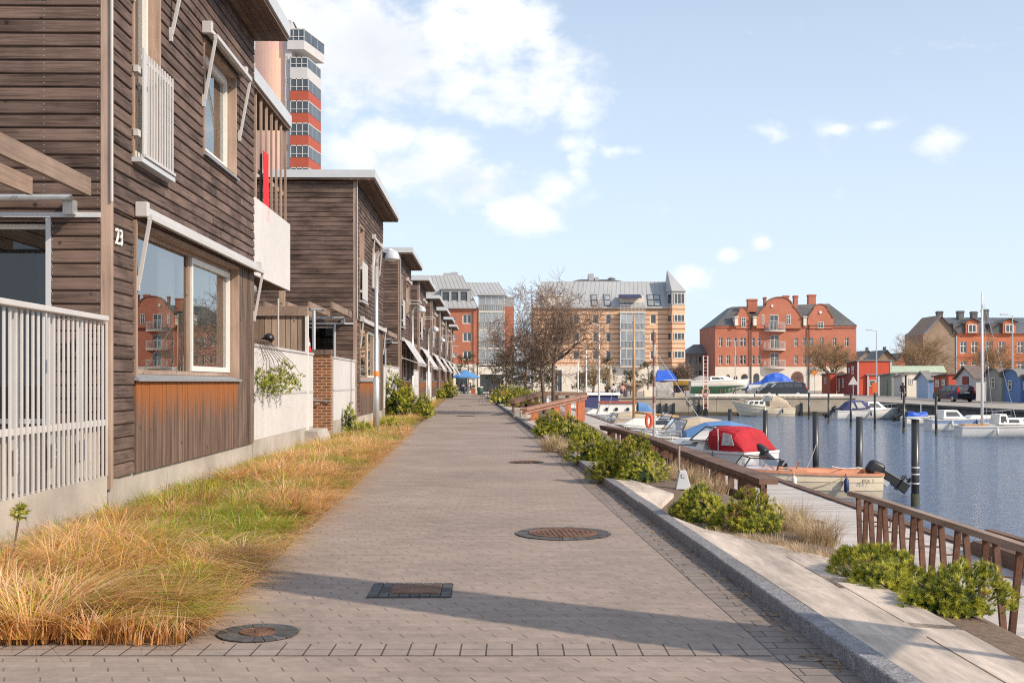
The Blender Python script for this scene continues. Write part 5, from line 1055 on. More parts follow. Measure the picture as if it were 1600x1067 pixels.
for (vf,vr) in ((517,504.5),(546,534),(574.5,563)):
    b=MB(); xc,w_=pD.x(1210.5),16.5*pD.k; prof=[(xc+w_*math.cos(t),205-1.3*math.sin(t)) for t in [math.pi*i/12 for i in range(13)]]
    b.prism([(x,y,pD.z(vf)-.16) for x,y in prof],(0,0,.16)); bo=b.build('balcony',m_plaster,D); r=MB()
    for zz in (pD.z(vr),pD.z(vf)+.15): r.tube([(x,y,zz) for x,y in prof],.04,5)
    for i in range(12):
        for s in (0,.5): x=prof[i][0]*(1-s)+prof[i+1][0]*s; y=prof[i][1]*(1-s)+prof[i+1][1]*s; r.box(x-.025,x+.025,y-.02,y+.02,pD.z(vf),pD.z(vr))
    r.build('railing',M['white'],bo)
for u in (1173,1263.5):
    b=MB(); b.tube([(pD.x(u),204.75,0),(pD.x(u),204.75,ez+.2)],.1,6); b.build('downpipe',M['darkmetal'],D)
# ---- F: brick house with dormers at the right
pF=PX(215); Fb=thing('dormer_brick_house','bright red brick house with dark roof and two dormers, plain brown gable end','building',(0,0,0))
H=[]
for v0,v1 in ((533.5,552),(564.5,580)): H+=[pF.h(u,u+11,v0,v1) for u in (1500,1517.5,1540,1560,1589,1606,1622)]
ez=pF.z(521); b=MB(); wallh(b,pF.F,pF.x(1495),pF.x(1660),-.3,ez,H); b.fbox(pF.F,pF.x(1495),pF.x(1660),-.2,.2,ez-.3,ez); 
for v in (556,559): b.fbox(pF.F,pF.x(1495),pF.x(1660),0.002,.1,pF.z(v)-.08,pF.z(v)+.08)
b.build('brick_wall',m_bkF,Fb)
for h in H: bwin(Fb,pF.F,h,nx=2,ny=2,fw=.16)
gx0,gx1=pF.x(1443),pF.x(1495); b=MB(); b.prism([(gx0,215.2,-.3),(gx1,215.2,-.3),(gx1,215.2,ez),(pF.x(1471),215.2,pF.z(492)),(gx0,215.2,pF.z(522))],(0,10,0),.5); b.build('gable_end',m_tan,Fb)
b=MB(); rz=pF.z(494); b.add([(pF.x(1470.5),214.8,rz),(pF.x(1496),214.6,ez),(pF.x(1660),214.6,ez),(pF.x(1660),220,rz),(pF.x(1472),220,rz),(pF.x(1660),226,ez),(gx0,226,ez)],[(0,1,2,3,4),(4,3,5,6)],.5); b.bar((pF.x(1470),214.9,rz+.1),(pF.x(1443),214.9,pF.z(522)),.5,.18); seams(b,(pF.x(1496),214.6,ez),(pF.x(1660),214.6,ez),(pF.x(1474),219.8,rz),(pF.x(1660),219.8,rz),36); ro=b.build('roof',P('dark_metal_roof',(.16,.17,.19),.4,.2,1,0,dirt=.2),Fb)
for (u0,u1,v0) in ((1466,1473.5,486),(1498,1506.5,485.5),(1519.5,1527.5,486.5),(1537,1545,483)):
    p=PX(219); b=MB(); b.box(p.x(u0),p.x(u1),219,220.3,rz-1,p.z(v0)); b.box(p.x(u0)-.1,p.x(u1)+.1,218.9,220.4,p.z(v0)-.35,p.z(v0)-.15); b.build('chimney',m_slate,ro)
for (uc,) in ((1519,),(1577,)):
    p=PX(214.4); b=MB(); x0,x1=p.x(uc-10),p.x(uc+10); b.prism([(x0,214.4,p.z(521)),(x1,214.4,p.z(521)),(x1,214.4,p.z(503)),(p.x(uc),214.4,p.z(498.5)),(x0,214.4,p.z(503))],(0,5,0)); do=b.build('dormer',m_bkF,Fb); bwin(do,p.F,p.h(uc-6.5,uc+6.5,506.5,520),rev=-.1,nx=2,fw=.16)
    b=MB(); b.add([(x0-.5,214,p.z(504)),(p.x(uc),214,p.z(497.5)),(x1+.5,214,p.z(504)),(x0-.5,219,p.z(504)),(p.x(uc),219,p.z(497.5)),(x1+.5,219,p.z(504))],[(0,1,4,3),(1,2,5,4)],.5); b.hexa([(x0-.55,214,p.z(506)),(x0-.02,214.3,p.z(506)),(x0-.02,219,p.z(506)),(x0-.55,219,p.z(506)),(x0-.55,214,p.z(504)),(x0-.02,214,p.z(504)),(x0-.02,219,p.z(504)),(x0-.55,219,p.z(504))]); b.box(x0-2.2,x0-.02,214.8,219,p.z(520),p.z(505)); b.build('dormer_roof',m_slate,do)
# ---- small far houses
def smallhouse(u0,u1,ve,vr,vb,Y,wm,label):
    p=PX(Y); t=thing('small_house',label,'house',(0,0,0)); b=MB(); um=(u0+u1)/2; b.prism([(p.x(u0),Y,-.3),(p.x(u1),Y,-.3),(p.x(u1),Y,p.z(ve)),(p.x(um),Y,p.z(vr)),(p.x(u0),Y,p.z(ve))],(0,10,0)); b.build('wall',wm,t)
    b=MB(); b.add([(p.x(u0-2),Y-.5,p.z(ve+2)),(p.x(um),Y-.5,p.z(vr-1.5)),(p.x(u1+2),Y-.5,p.z(ve+2)),(p.x(u0-2),Y+10,p.z(ve+2)),(p.x(um),Y+10,p.z(vr-1.5)),(p.x(u1+2),Y+10,p.z(ve+2))],[(0,1,4,3),(1,2,5,4)],.5); ro=b.build('roof',m_slate,t)
    h=p.h(um-4,um+4,ve+5,ve+16); bwin(t,FR((0,Y-.02,0),(1,0,0),(0,-1,0)),h,rev=-.06,nx=2,fw=.15)
    b=MB(); b.box(p.x(um+4),p.x(um+7),Y+3,Y+4,p.z(vr+3),p.z(vr-7)); b.build('chimney',m_slate,ro)
smallhouse(1372,1398,560,548,600,240,m_tan,'small dark-roofed house behind the big red shed')
smallhouse(1341,1372,560,549,600,262,m_greyp,'small grey house right of the gabled brick building')
smallhouse(1398,1432,566,552,600,270,m_bkA,'small red-brown house behind the wide bare tree')
# ---- tower block behind the first house
pG=PX(155); G=thing('tower_block','tall pink and white tower block with red balconies behind the first house','building',(0,0,0))
b=MB(); n=10; zt=pG.z(57); pts=[]
for i in range(n+1): t=i/n; u=392+56*t; pts.append((pG.x(u),155+2.2*(1-math.sin(math.pi*(.12+.5*t)))))
pts+=[(pG.x(448),168),(pG.x(380),168)]
b.prism([(x,y,0) for x,y in pts],(0,0,zt)); 
m_pink=bricks('pink_facade_panels',(.85,.56,.40),(.84,.48,.44),(.72,.5,.4),.75,2.9,.02,'XZ',.95,.05,.33,.06); b.build('panel_wall',m_pink,G)
b=MB(); b.box(pG.x(446),pG.x(456),154.6,168,0,pG.z(33)); b.box(pG.x(456),pG.x(470),160,168,0,pG.z(46)); gw=b.build('white_wall',M['white'],G); 
b=MB(); b.hexa([(pG.x(450),156,pG.z(33)),(pG.x(457),156,pG.z(33)),(pG.x(461),166,pG.z(44)),(pG.x(450),166,pG.z(44)),(pG.x(450),156,pG.z(31)),(pG.x(457),156,pG.z(31)),(pG.x(461),166,pG.z(43)),(pG.x(450),166,pG.z(43))]); b.build('roof',M['darkmetal'],G)
for i in range(8):
    v=88+34.6*i; bwin(G,FR((0,154.6,0),(1,0,0),(0,-1,0)),pG.h(448,451,v,v+12),rev=-.06,nx=1,fw=.06)
    bwin(G,FR((0,155.2,0),(1,0,0),(0,-1,0)),pG.h(396,402,v-20,v-6),rev=-1.5,nx=2,fw=.1) if i<6 else None
def tbal(v0,v1,vp0,vp1,u0,u1,u2,mat,dep):      # glazed band v0..v1, parapet vp0..vp1
    x0,x1=pG.x(u0),pG.x(u1); ya=154.2; yb=ya+dep; xr=x1+ (pG.x(u2)-x1)
    pl=[(x0,ya),(x1,ya),(xr,yb),(x0,yb)]
    b=MB(); b.prism([(x,y,pG.z(vp1)) for x,y in pl],(0,0,pG.z(vp0)-pG.z(vp1))); bo=b.build('balcony',mat,G)
    g=MB(); g.prism([(x0+(x-x0)*.97+.1,y+.08,pG.z(v1)) for x,y in pl],(0,0,pG.z(v0)-pG.z(v1)-.12)); g.build('glazing',M['farpane'],bo)
    f=MB()
    for i in range(4): x=x0+.08+(x1-x0-.1)*i/3; f.box(x-.05,x+.05,ya-.02,ya+.06,pG.z(v1),pG.z(v0))
    for i in range(1,4): t=i/3; x=x1+(xr-x1)*t; y=ya+(yb-ya)*t; f.box(x-.06,x+.02,y-.06,y+.0,pG.z(v1),pG.z(v0))
    f.prism([(x0+(x-x0)*1.01,y-.02,pG.z(v0)-.14) for x,y in pl],(0,0,.14)); f.box(x0,x1,ya-.03,ya+.04,pG.z(v1-5),pG.z(v1-6)); f.build('glazing_frame',M['white'],bo)
m_redp=P('red_parapet',(.36,.07,.035),.6,.08,1,0)
tbal(48,66,66,80,450.5,477,495,M['white'],7); tbal(92,108,108,125,455,482,491,M['white'],6)
for i in range(4): v=125+34.6*i; tbal(v,v+19,v+19.5,v+34.4,455,483.5,491.5,m_redp,6)
for i in range(4,9): v=125+34.6*i; tbal(v,v+19,v+19.5,v+34.4,455,483.5,491.5,m_redp,6)
# ------------------------------------------------------------------ quay walls
m_quay=P('quay_concrete',(.40,.34,.27),.9,.14,1.1,.05,dirt=.35,stretch=(1,1,1.6))
b=MB(); x=3.5
while x<32.1: x1=min(32.15,x+2.6); b.box(x+.015,x1-.015,107+rnd(-.01,.01),108,-2.6,-.12); x=x1
b.box(3.5,32.2,106.9,107.9,-.119,.02); q=tag(b.build('quay_wall',m_quay),'stained pale concrete quay wall across the far end of the basin','quay wall')
b=MB(); b.box(3.5,32.2,106.86,106.95,-2.6,-1.38); b.build('waterline_growth',P('quay_waterline_growth',(.09,.075,.05),.9,.4,2,.05),q)
f=MB()
for u in (1031,1041,1052.5,1092,1104,1216,1232,1252): X=xu(u,106.8); f.box(X-.12,X+.12,106.72,106.89,-2,rnd(-.7,-.15))
f.build('fender',M['black'],q)
b=MB(); b.grid([[(32.2,y,z) for y in (-30,0,30,60,107)] for z in (-.42,-2.6)]); b.bar((32.25,-30,-.42),(32.25,107,-.42),.4,.16); tag(b.build('quay_wall',P('dark_quay_stone',(.1,.09,.08),.9,.4,1.5,.1)),'dark timbered quay wall along the right side of the basin','quay wall')
# ------------------------------------------------------------------ mooring poles
m_pole=P('black_steel_pole',(.022,.022,.024),.35,.5,3,.02,spec=.6)
m_alg=P('weed_growth',(.05,.055,.035),.9,.4,14,.2)
def mpole(u,Y,vt,label,r=.09,grp='near mooring poles',bands=(),cap=False):
    t=thing('mooring_pole',label,'mooring pole',(xu(u,Y),Y,ZW),0,grp); H=zv(vt,Y)-ZW; b=MB(); b.tube([(0,0,-1),(rnd(-.02,.02),0,H)],r,14); b.build('shaft',m_pole,t,smooth=True); b=MB(); b.tube([(0,0,-1),(0,0,.3+rnd(0,.12))],r*1.12,12); b.build('waterline_growth',m_alg,t,smooth=True)
    for z in bands: b=MB(); b.tube([(0,0,z),(0,0,z+.032)],r*1.06,12); b.build('rope_band',M['whitef'],t)
    if cap: b=MB(); b.tube([(0,0,H),(0,0,H+.03)],r*1.4,14); b.build('cap',M['whitef'],t)
mpole(1430,28.75,655,'nearest black mooring pole with white bands, right of the outboard of the orange-rimmed boat',.098,bands=(.55,.78,.95),cap=True)
mpole(1342,33,651,'black mooring pole just left of the big outboard, behind the orange-rimmed boat',.098,bands=(.62,))
mpole(1275,37,643,'black mooring pole behind the orange-rimmed boat, with weed at its foot',.098,bands=())
mpole(1196,46,641,'black mooring pole right behind the red boat canopy',.098)
mpole(1141,54,639,'black mooring pole behind the blue covered boat, smallest of the near row',.098)
for u,Y,vt,l in ((1264,95.7,613,'leftmost thin pole of the far row, left of the boat with blue hood'),(1294.6,86.7,615,'thin far pole at the stern of the boat with blue hood'),(1329.5,79,614,'thin far pole in front of the blue hood'),(1367,76,616,'thin far pole in front of the white cabin of the blue-hooded boat'),(1412,70,617,'thin far pole in front of the walking person'),(1463,67.7,618,'thin far pole left of the parked black car, by the white and blue motorboat'),(1534.8,65,623,'thin far pole beside the tall white mast')): mpole(u,Y,vt,l,.075,'far mooring poles')
# ------------------------------------------------------------------ boats
M['gel']=P('white_gelcoat',(.82,.79,.73),.25,.05,2,0,dirt=.08); M['cream']=P('cream_hull',(.80,.69,.52),.35,.06,2,0,dirt=.1); M['orange']=P('orange_paint',(.62,.28,.16),.45,.12,6,0,dirt=.15); M['navy']=P('navy_canvas',(.05,.055,.15),.8,.15,6,.02); M['bluetarp']=P('blue_tarpaulin',(.02,.10,.52),.45,.25,2.5,.06); M['beige']=P('beige_canvas',(.46,.38,.28),.85,.1,5,.02); M['bluecloth']=P('faded_blue_canvas',(.10,.22,.45),.8,.12,5,.02); M['redcloth']=P('red_canvas',(.40,.009,.02),.8,.22,3.2,.12,dirt=.2); M['green']=P('green_antifouling',(.10,.24,.15),.7,.15,3,0,dirt=.2); M['ochre']=P('ochre_hull',(.36,.21,.04),.5,.12,2,0); M['dblue']=P('dark_blue_hull',(.03,.045,.12),.5,.1,2,0); M['varn']=P('varnished_wood',(.42,.24,.11),.4,.25,4,0,stretch=(1,1,.2)); M['bglass']=P('boat_window',(.045,.05,.055),.05,.3,2,0,spec=.9); M['vinyl']=glassmat('clear_vinyl_window',.3,(.85,.85,.85)); M['alu']=P('aluminium_mast',(.78,.78,.78),.35,.05,3,0); M['greyt']=P('grey_tarpaulin',(.34,.31,.29),.7,.3,4,.06)
b=MB(); 
for u0,u1 in ((1078,1092),(1093,1178),(1180,1212),(1216,1262),(1266,1318)): X0,X1=xu(u0,107.3),xu(u1,107.3); b.box(X0,X1,107.25,107.45,.08,.3)
X=20
for u in range(1082,1318,18): X=xu(u,107.3); b.box(X-.06,X+.06,107.27,107.43,.02,.079)
tag(b.build('guard_plank',M['gel']),'low white guard plank along the top of the far quay','guard rail')
def hullpts(L,B,fs,fb,dr,tr,n=14,rake=.1,full=2.4):
    R=[]
    for i in range(n+1):
        t=i/n; w=B/2*(tr+(1-tr)*math.sin(math.pi/2*min(t/.4,1))) if t<.4 else B/2*(1-((t-.4)/.6)**full); w=max(w,.012); zs=fs+(fb-fs)*t**1.8; k=t**3
        row=[]
        for (fw,fz) in ((.02,-dr*(1-k*.9)),(.86-.36*t,-.05+.22*k),(.955-.17*t,.33*zs+.05*k),(.985-.05*t,.68*zs),(1,zs)):
            row.append(Vector((L*t-rake*L*k*(1-max(0,(fz+dr)/(zs+dr))),w*fw,fz)))
        R.append(row)
    return R
def boat(label,loc,rz,L=5,B=1.9,fs=.6,fb=.85,dr=.25,tr=.85,hm='gel',tm='gel',bm=None,group='moored boats',name='motorboat',open_=False,im='gel',rake=.1,cat='boat',clinker=False,kind_full=2.4):
    t=thing(name,label,cat,loc,rz,group); R=hullpts(L,B,fs,fb,dr,tr,rake=rake,full=kind_full); b=MB()
    top=[];n=len(R)
    fullrows=[[Vector((p.x,-p.y,p.z)) for p in r[::-1]]+r for r in R]; b.grid(fullrows); b.add(fullrows[0],[tuple(range(len(fullrows[0])))])
    h=b.build('hull',M[hm],t,smooth=not clinker)
    if bm:
        b=MB()
        for sg in (1,-1): b.grid([[Vector((r[0].x,sg*r[0].y*1.02,r[0].z-.01)),Vector((r[1].x,sg*r[1].y*1.015,r[1].z)),Vector((r[2].x,sg*(r[2].y*.6+r[1].y*.4)*1.05,r[2].z*.55+r[1].z*.45))] for r in R])
        b.build('bottom_paint',M[bm],t,smooth=True)
    if clinker:
        b=MB()
        for r_ in (2,3):
            for sg in (1,-1):
                for i in range(n-1): b.bar(Vector((R[i][r_].x,sg*(R[i][r_].y+.004),R[i][r_].z)),Vector((R[i+1][r_].x,sg*(R[i+1][r_].y+.004),R[i+1][r_].z)),.012,.012)
        b.build('strake',M['beige'],h)
    b=MB()
    for sg in (1,-1):
        for i in range(n-1):
            p,q=R[i][4],R[i+1][4]; b.bar(Vector((p.x,sg*p.y,p.z)),Vector((q.x,sg*q.y,q.z)),.06,.07)
    b.bar((0,-R[0][4].y,fs),(0,R[0][4].y,fs),.06,.07); b.build('gunwale',M[tm],t)
    b=MB()
    if open_:
        fl=.12; b.grid([[Vector((r[4].x,-r[4].y+.03,r[4].z)),Vector((r[4].x-.02,-r[4].y*.8,fl)),Vector((r[4].x-.02,r[4].y*.8,fl)),Vector((r[4].x,r[4].y-.03,r[4].z))] for r in R[:-1]]); b.build('interior',M[im],t)
        for f in (.25,.5): i=int(f*(n-1)); b=MB(); b.box(L*f-.13,L*f+.13,-R[i][4].y+.04,R[i][4].y-.04,fs*.55,fs*.62); b.build('thwart',M[im],t)
    else:
        b.grid([[Vector((r[4].x,-r[4].y,r[4].z-.01)),Vector((r[4].x,0,r[4].z+.05)),Vector((r[4].x,r[4].y,r[4].z-.01))] for r in R]); b.build('deck',M[tm],t)
    if group=='moored boats':
        for sg in (1,-1):
            for f in (.22,.5):
                r=R[int(f*(n-1))]; b=MB(); p=r[4]; b.tube([(p.x,sg*(p.y+.07),p.z-.08),(p.x,sg*(p.y+.085),p.z-.14),(p.x,sg*(p.y+.085),p.z-.42),(p.x,sg*(p.y+.07),p.z-.48)],[.025,.07,.07,.02],9); b.tube([(p.x,sg*(p.y+.02),p.z+.04),(p.x,sg*(p.y+.07),p.z-.08)],.01,4); b.build('fender',M['dblue' if (sg>0)==(f<.4) else 'whitef'],t,smooth=True)
        if not open_:
            b=MB(); k0,k1=int(.74*(n-1)),n-1; top=[]
            for sg in (-1,1):
                for i in range(k0,k1+1,2):
                    p=R[i][4]; b.tube([(p.x-.05,sg*p.y*.9,p.z),(p.x-.05,sg*p.y*.9,p.z+.38)],.011,5)
            ring=[(R[i][4].x-.05,-R[i][4].y*.9,R[i][4].z+.38) for i in range(k0,k1+1)]+[(R[i][4].x-.05,R[i][4].y*.9,R[i][4].z+.38) for i in range(k1,k0-1,-1)]; b.tube(ring,.013,5); b.build('bow_rail',M['galv'],t)
    return t
def cab(par,x0,x1,w0,w1,zb,h,s0,s1,nm='cabin',mat='gel',wins=(),wm='bglass',tw=.8):
    """x0 aft, x1 forward; s0,s1 slope of aft and front faces; wins: (face,u0,u1,v0,v1)"""
    p=[Vector(q) for q in ((x0,-w0,zb),(x1,-w1,zb),(x1,w1,zb),(x0,w0,zb),(x0+s0,-w0*tw,zb+h),(x1-s1,-w1*tw,zb+h),(x1-s1,w1*tw,zb+h),(x0+s0,w0*tw,zb+h))]
    b=MB(); b.hexa(p); c=b.build(nm,M[mat],par,bevel=.03)
    fc={'s':(0,1,5,4),'p':(3,2,6,7),'f':(1,2,6,5),'a':(0,3,7,4)}
    for (f,u0,u1,v0,v1) in wins:
        a,b_,c_,d=[p[i] for i in fc[f]]; P2=lambda u,v: (a.lerp(b_,u)).lerp(d.lerp(c_,u),v); nn=(b_-a).cross(d-a).normalized(); cen=sum(p,Vector())/8
        if nn.dot(a-cen)<0: nn=-nn
        m=MB(); m.prism([P2(u0,v0)+nn*.004,P2(u1,v0)+nn*.004,P2(u1,v1)+nn*.004,P2(u0,v1)+nn*.004],nn*.012); m.build('window',M[wm],c)
    return c
def arch(par,st,nm,mat,n=16,e=3.6,skirt=0):
    rows=[]
    for (x,w,zb,zt) in st:
        row=[]
        for i in range(n+1):
            a=math.pi*i/n; c_,s_=math.cos(a),math.sin(a); row.append((x+rnd(-.012,.012),-w*math.copysign(abs(c_)**(2/e),c_)+rnd(-.012,.012),zb+(zt-zb)*abs(s_)**(2/e)+rnd(-.014,.014)))
        rows.append(row)
    b=MB(); b.grid(rows); b.add(rows[0],[tuple(range(n+1))]); b.add(rows[-1],[tuple(range(n+1))]); return b.build(nm,M[mat],par,smooth=False)
def wscreen(par,x,w,zb,h,rake,back,nm='windscreen'):
    b=MB(); f=[(x,-w*.75,zb),(x,w*.75,zb),(x-rake,w*.65,zb+h),(x-rake,-w*.65,zb+h)]; s=[(x-back,w,zb),(x-back-rake*.5,w*.88,zb+h*.9)]
    fr=[(f[0],f[1]),(f[1],f[2]),(f[2],f[3]),(f[3],f[0]),(f[1],s[0]),(s[0],s[1]),(s[1],f[2])]
    fr+=[(tuple((a[0],-a[1],a[2])),tuple((c[0],-c[1],c[2]))) for a,c in fr[4:]]
    for a,c in fr: b.bar(a,c,.03,.03)
    w_=b.build(nm,M['black'],par); p=MB(); p.quad(*f); p.quad(f[1],s[0],s[1],f[2]); p.quad(*[(a[0],-a[1],a[2]) for a in (f[1],s[0],s[1],f[2])]); p.build('pane',M['vinyl'],w_); return w_
def outboard(par,x,z,tilt,s=1.0,nm='outboard_motor',y=0):
    c=math.cos(tilt); si=math.sin(tilt); T=lambda px,py,pz: (x+(px*c+pz*si)*s,y+py*s,z+(pz*c-px*si)*s)   # local: z up along the leg, x forward
    def ob(x0,x1,y0,y1,z0,z1,k=.75): return [T(x0,-y1,z0),T(x1,-y1,z0),T(x1,y1,z0),T(x0,y1,z0),T(x0+(x1-x0)*.12,-y1*k,z1),T(x1-(x1-x0)*.1,-y1*k,z1),T(x1-(x1-x0)*.1,y1*k,z1),T(x0+(x1-x0)*.12,y1*k,z1)]
    b=MB(); b.hexa(ob(-.40,.16,0,.20,.10,.60,.72)); m=b.build(nm,M['black'],par,bevel=.13*s); m.modifiers['bv'].segments=4; m.data.polygons.foreach_set('use_smooth',[True]*6)
    b=MB(); b.hexa(ob(-.3,.0,0,.10,-.5,.12,1.4)); b.hexa(ob(-.34,.02,0,.05,-.85,-.5,1.5)); b.hexa(ob(-.5,.06,0,.16,-.56,-.52,1)); b.build('leg',M['black'],m,bevel=.02*s)
    b=MB(); 
    for k in range(3):
        a=k*2.094; b.add([T(-.42,0,-.75),T(-.46,.14*math.cos(a),-.75+.14*math.sin(a)),T(-.40,.14*math.cos(a+.7),-.75+.14*math.sin(a+.7))],[(0,1,2)])
    b.tube([T(-.15,0,-.75),T(-.5,0,-.75)],.05*s,8); b.build('propeller',M['black'],m)
    b=MB(); b.hexa(ob(-.02,.14,0,.13,-.25,.1,1)); b.build('bracket',M['galv'],m); return m
# 1 orange-rimmed open boat
t=boat('cream open motorboat with orange rim and big tilted black outboard, nearest the deck',(xu(1364,31.5),31.5,ZW),math.pi+.02,4.9,1.9,.62,.86,.2,.9,'cream','orange',open_=True,im='orange',clinker=True)
cab(t,3.0,4.6,.74,.3,.6,.16,.0,.5,'foredeck_cabin','gel')
wscreen(t,3.75,.76,.72,.34,.25,.9)
o=outboard(t,-.24,.46,.98,.9)
for tx,sz,p,ro in (('PEX 7.',.13,(.62,.955,.42),(math.pi/2,0,math.pi)),): 
    text('hull_name',tx,sz,.002,t,p,ro,M['black'])
b=MB(); b.box(1.9,2.3,-.3,.3,.3,.72); b.tube([(2.1,-.1,.7),(2.05,.1,.95)],.02,6); b.build('console',M['orange'],t)
b=MB(); 
for i in range(26): a=i*.9; b.tube([(2.6+.15*math.cos(a),.5+.14*math.sin(a),.6+.008*i),(2.6+.15*math.cos(a+.9),.5+.14*math.sin(a+.9),.6+.008*i)],.014,5)
b.tube([(2.7,.6,.6),(3.0,.62,.85)],.02,5); b.build('rope_coil',M['greyt'],t)
# 2 red hood cruiser
dx,dy=-2.45,2.55; a=math.atan2(dy,dx)
t=boat('cream cabin cruiser with bright red canvas hood and clear side window',(7.55,34.6,ZW),a,5.1,1.95,.98,1.2,.25,.92,'gel','gel')
cab(t,1.6,3.9,.82,.28,1.02,.30,.0,.9,'cabin','gel',[('p',.18,.62,.3,.72),('s',.18,.62,.3,.72)])
wscreen(t,2.25,.80,1.30,.42,.55,.75)
h=arch(t,[(.05,.86,1.02,1.08),(.12,.87,1.02,1.2),(.42,.89,1.02,1.66),(.7,.89,1.03,1.73),(.98,.88,1.03,1.75),(1.25,.85,1.06,1.75),(1.42,.78,1.25,1.70)],'canvas_hood','redcloth')
for sg in (1,-1):
    b=MB(); b.prism([(.38,sg*.905,1.2),(.82,sg*.915,1.2),(.78,sg*.89,1.58),(.5,sg*.88,1.52)],(0,sg*.012,0)); b.build('side_window',P('clear_plastic_window',(.5,.5,.5),.15,.35,9,0),h)
    b=MB(); b.bar((.94,sg*.915,1.04),(1.0,sg*.86,1.69),.02,.02); b.build('hood_seam',M['whitef'],h)
outboard(t,-.1,.75,.9,.85)
for sg in (1,-1):
    text('hull_name','INESIS',.12,.002,t,(1.15,.97,.6) if sg>0 else (.6,-.97,.6),(math.pi/2,0,math.pi if sg>0 else 0),M['black'])
# 3 blue covered
t=boat('boat with faded blue canvas top, just behind the red hood',(9.3,42.5,ZW),math.pi,5,1.9,.75,.95,.25,.9,'gel','gel'); arch(t,[(.1,.85,.7,1.0),(.5,.88,.75,1.5),(1.3,.88,.8,1.68),(2.1,.8,.85,1.6),(2.9,.6,.9,1.3)],'canvas_hood','bluecloth')
# 4 beige hood
t=boat('cream motorboat with beige hood and raked windscreen, left of the red hood',(9.1,47.5,ZW),math.pi,5.2,2.0,.8,1.0,.25,.9,'cream','gel'); wscreen(t,2.9,.85,1.0,.6,.5,.7); arch(t,[(.1,.85,.75,1.1),(.5,.88,.8,1.55),(1.4,.88,.85,1.68),(2.2,.8,.95,1.55)],'canvas_hood','beige')
t=boat('small pale open dinghy against the deck, left of the red hood',(8.2,44.6,ZW),math.pi,3.0,1.4,.5,.6,.15,.9,'gel','gel',open_=True,name='dinghy'); wscreen(t,1.9,.55,.6,.35,.3,.4)
# 5 sailing boat with wooden mast
def mast(par,x,z0,H,r,mat,boom=None,stays=()):
    b=MB(); b.tube([(x,0,z0),(x,0,H*.6),(x,0,H)],[r,r*.9,r*.6],8); m=b.build('mast',M[mat],par,smooth=True)
    if boom: b=MB(); b.tube([(x,0,boom[1]),(boom[0],0,boom[2])],r*.75,8); b.build('boom',M[mat],m,smooth=True)
    for q in stays: b=MB(); b.tube([(x,0,H*.97),q],.012,4); b.build('stay',M['galv'],m)
t=boat('white sailing boat with varnished wooden mast and long boom',(9.4,55,ZW),math.pi,5.2,1.9,.85,1.05,.3,.7,'gel','gel',name='sailing_boat'); cab(t,1.6,4.3,.72,.35,.95,.42,.2,.7,'cabin','gel',[('s',.1,.5,.3,.75),('p',.1,.5,.3,.75)]); wscreen(t,2.4,.7,1.35,.3,.3,.5); mast(t,3.55,1.0,6.35,.075,'varn',(1.4,1.65,1.45),((.1,0,.9),(5.0,0,1.05)))
# 6 boat with beige cover and windscreen
t=boat('low motorboat with beige cover, behind the white sailing boat',(8.5,63.5,ZW),math.pi,4.2,1.8,.8,.95,.25,.9,'gel','gel'); wscreen(t,3.4,.8,.95,.45,.45,.5); arch(t,[(.1,.8,.75,.95),(.8,.85,.8,1.45),(2.0,.85,.85,1.5),(3.0,.75,.9,1.35)],'canvas_cover','beige')
# 7 white cabin with red trim and portholes
t=boat('white wooden cabin boat with red roof edge and round portholes',(8.9,72,ZW),math.pi,4.9,2.1,.9,1.15,.35,.8,'gel','gel',name='cabin_boat'); cb_=cab(t,1.2,3.6,.85,.6,1.05,.75,.0,.25,'cabin','gel')
b=MB(); b.hexa([(1.1,-.8,1.8),(3.45,-.58,1.8),(3.45,.58,1.8),(1.1,.8,1.8),(1.1,-.78,1.9),(3.45,-.56,1.9),(3.45,.56,1.9),(1.1,.78,1.9)]); b.build('cabin_roof',P('red_roof_trim',(.4,.08,.05),.6),t)
b=MB(); 
for x in (1.7,2.4,3.0):
    y=.78-(x-1.2)*.1
    for sg in (1,-1): b.lathe((0,0,0),[(.001,0),(.001,.001)],3); b.prism([(x+.11*math.cos(k*.785),sg*(y+.03),1.42+.11*math.sin(k*.785)) for k in range(8)],(0,sg*.03,0))
b.build('porthole',M['black'],cb_)
arch(t,[(.0,.7,1.0,1.2),(.4,.72,1.0,1.75),(1.0,.72,1.0,1.85)],'canvas_cover','bluecloth')
# 8, 9 farther
t=boat('far white motorboat with navy side curtain',(8.4,84,ZW),math.pi,4.5,2.0,1.0,1.2,.3,.85,'gel','gel'); cab(t,.6,3.4,.85,.7,1.15,1.0,.1,.5,'cabin','navy'); cab(t,.5,3.3,.86,.7,2.15,.18,.05,.1,'cabin_roof','gel')
for (u,Y,vt,l) in ((936,78,500,'sailing boat with the taller white mast, left of the wooden mast'),(916,90,545,'sailing boat with the shorter white mast'),(903,97,560,'farthest small sailing boat with a thin mast')):
    X=xu(u,Y); t=boat(l,(X+2.6,Y,ZW),math.pi,4.6,1.7,.8,1.0,.3,.7,'gel','gel',name='sailing_boat'); cab(t,1.4,3.6,.6,.35,.95,.35,.2,.6); mast(t,2.6,1.0,zv(vt,Y)-ZW,.07,'alu',(.6,1.7,1.6))
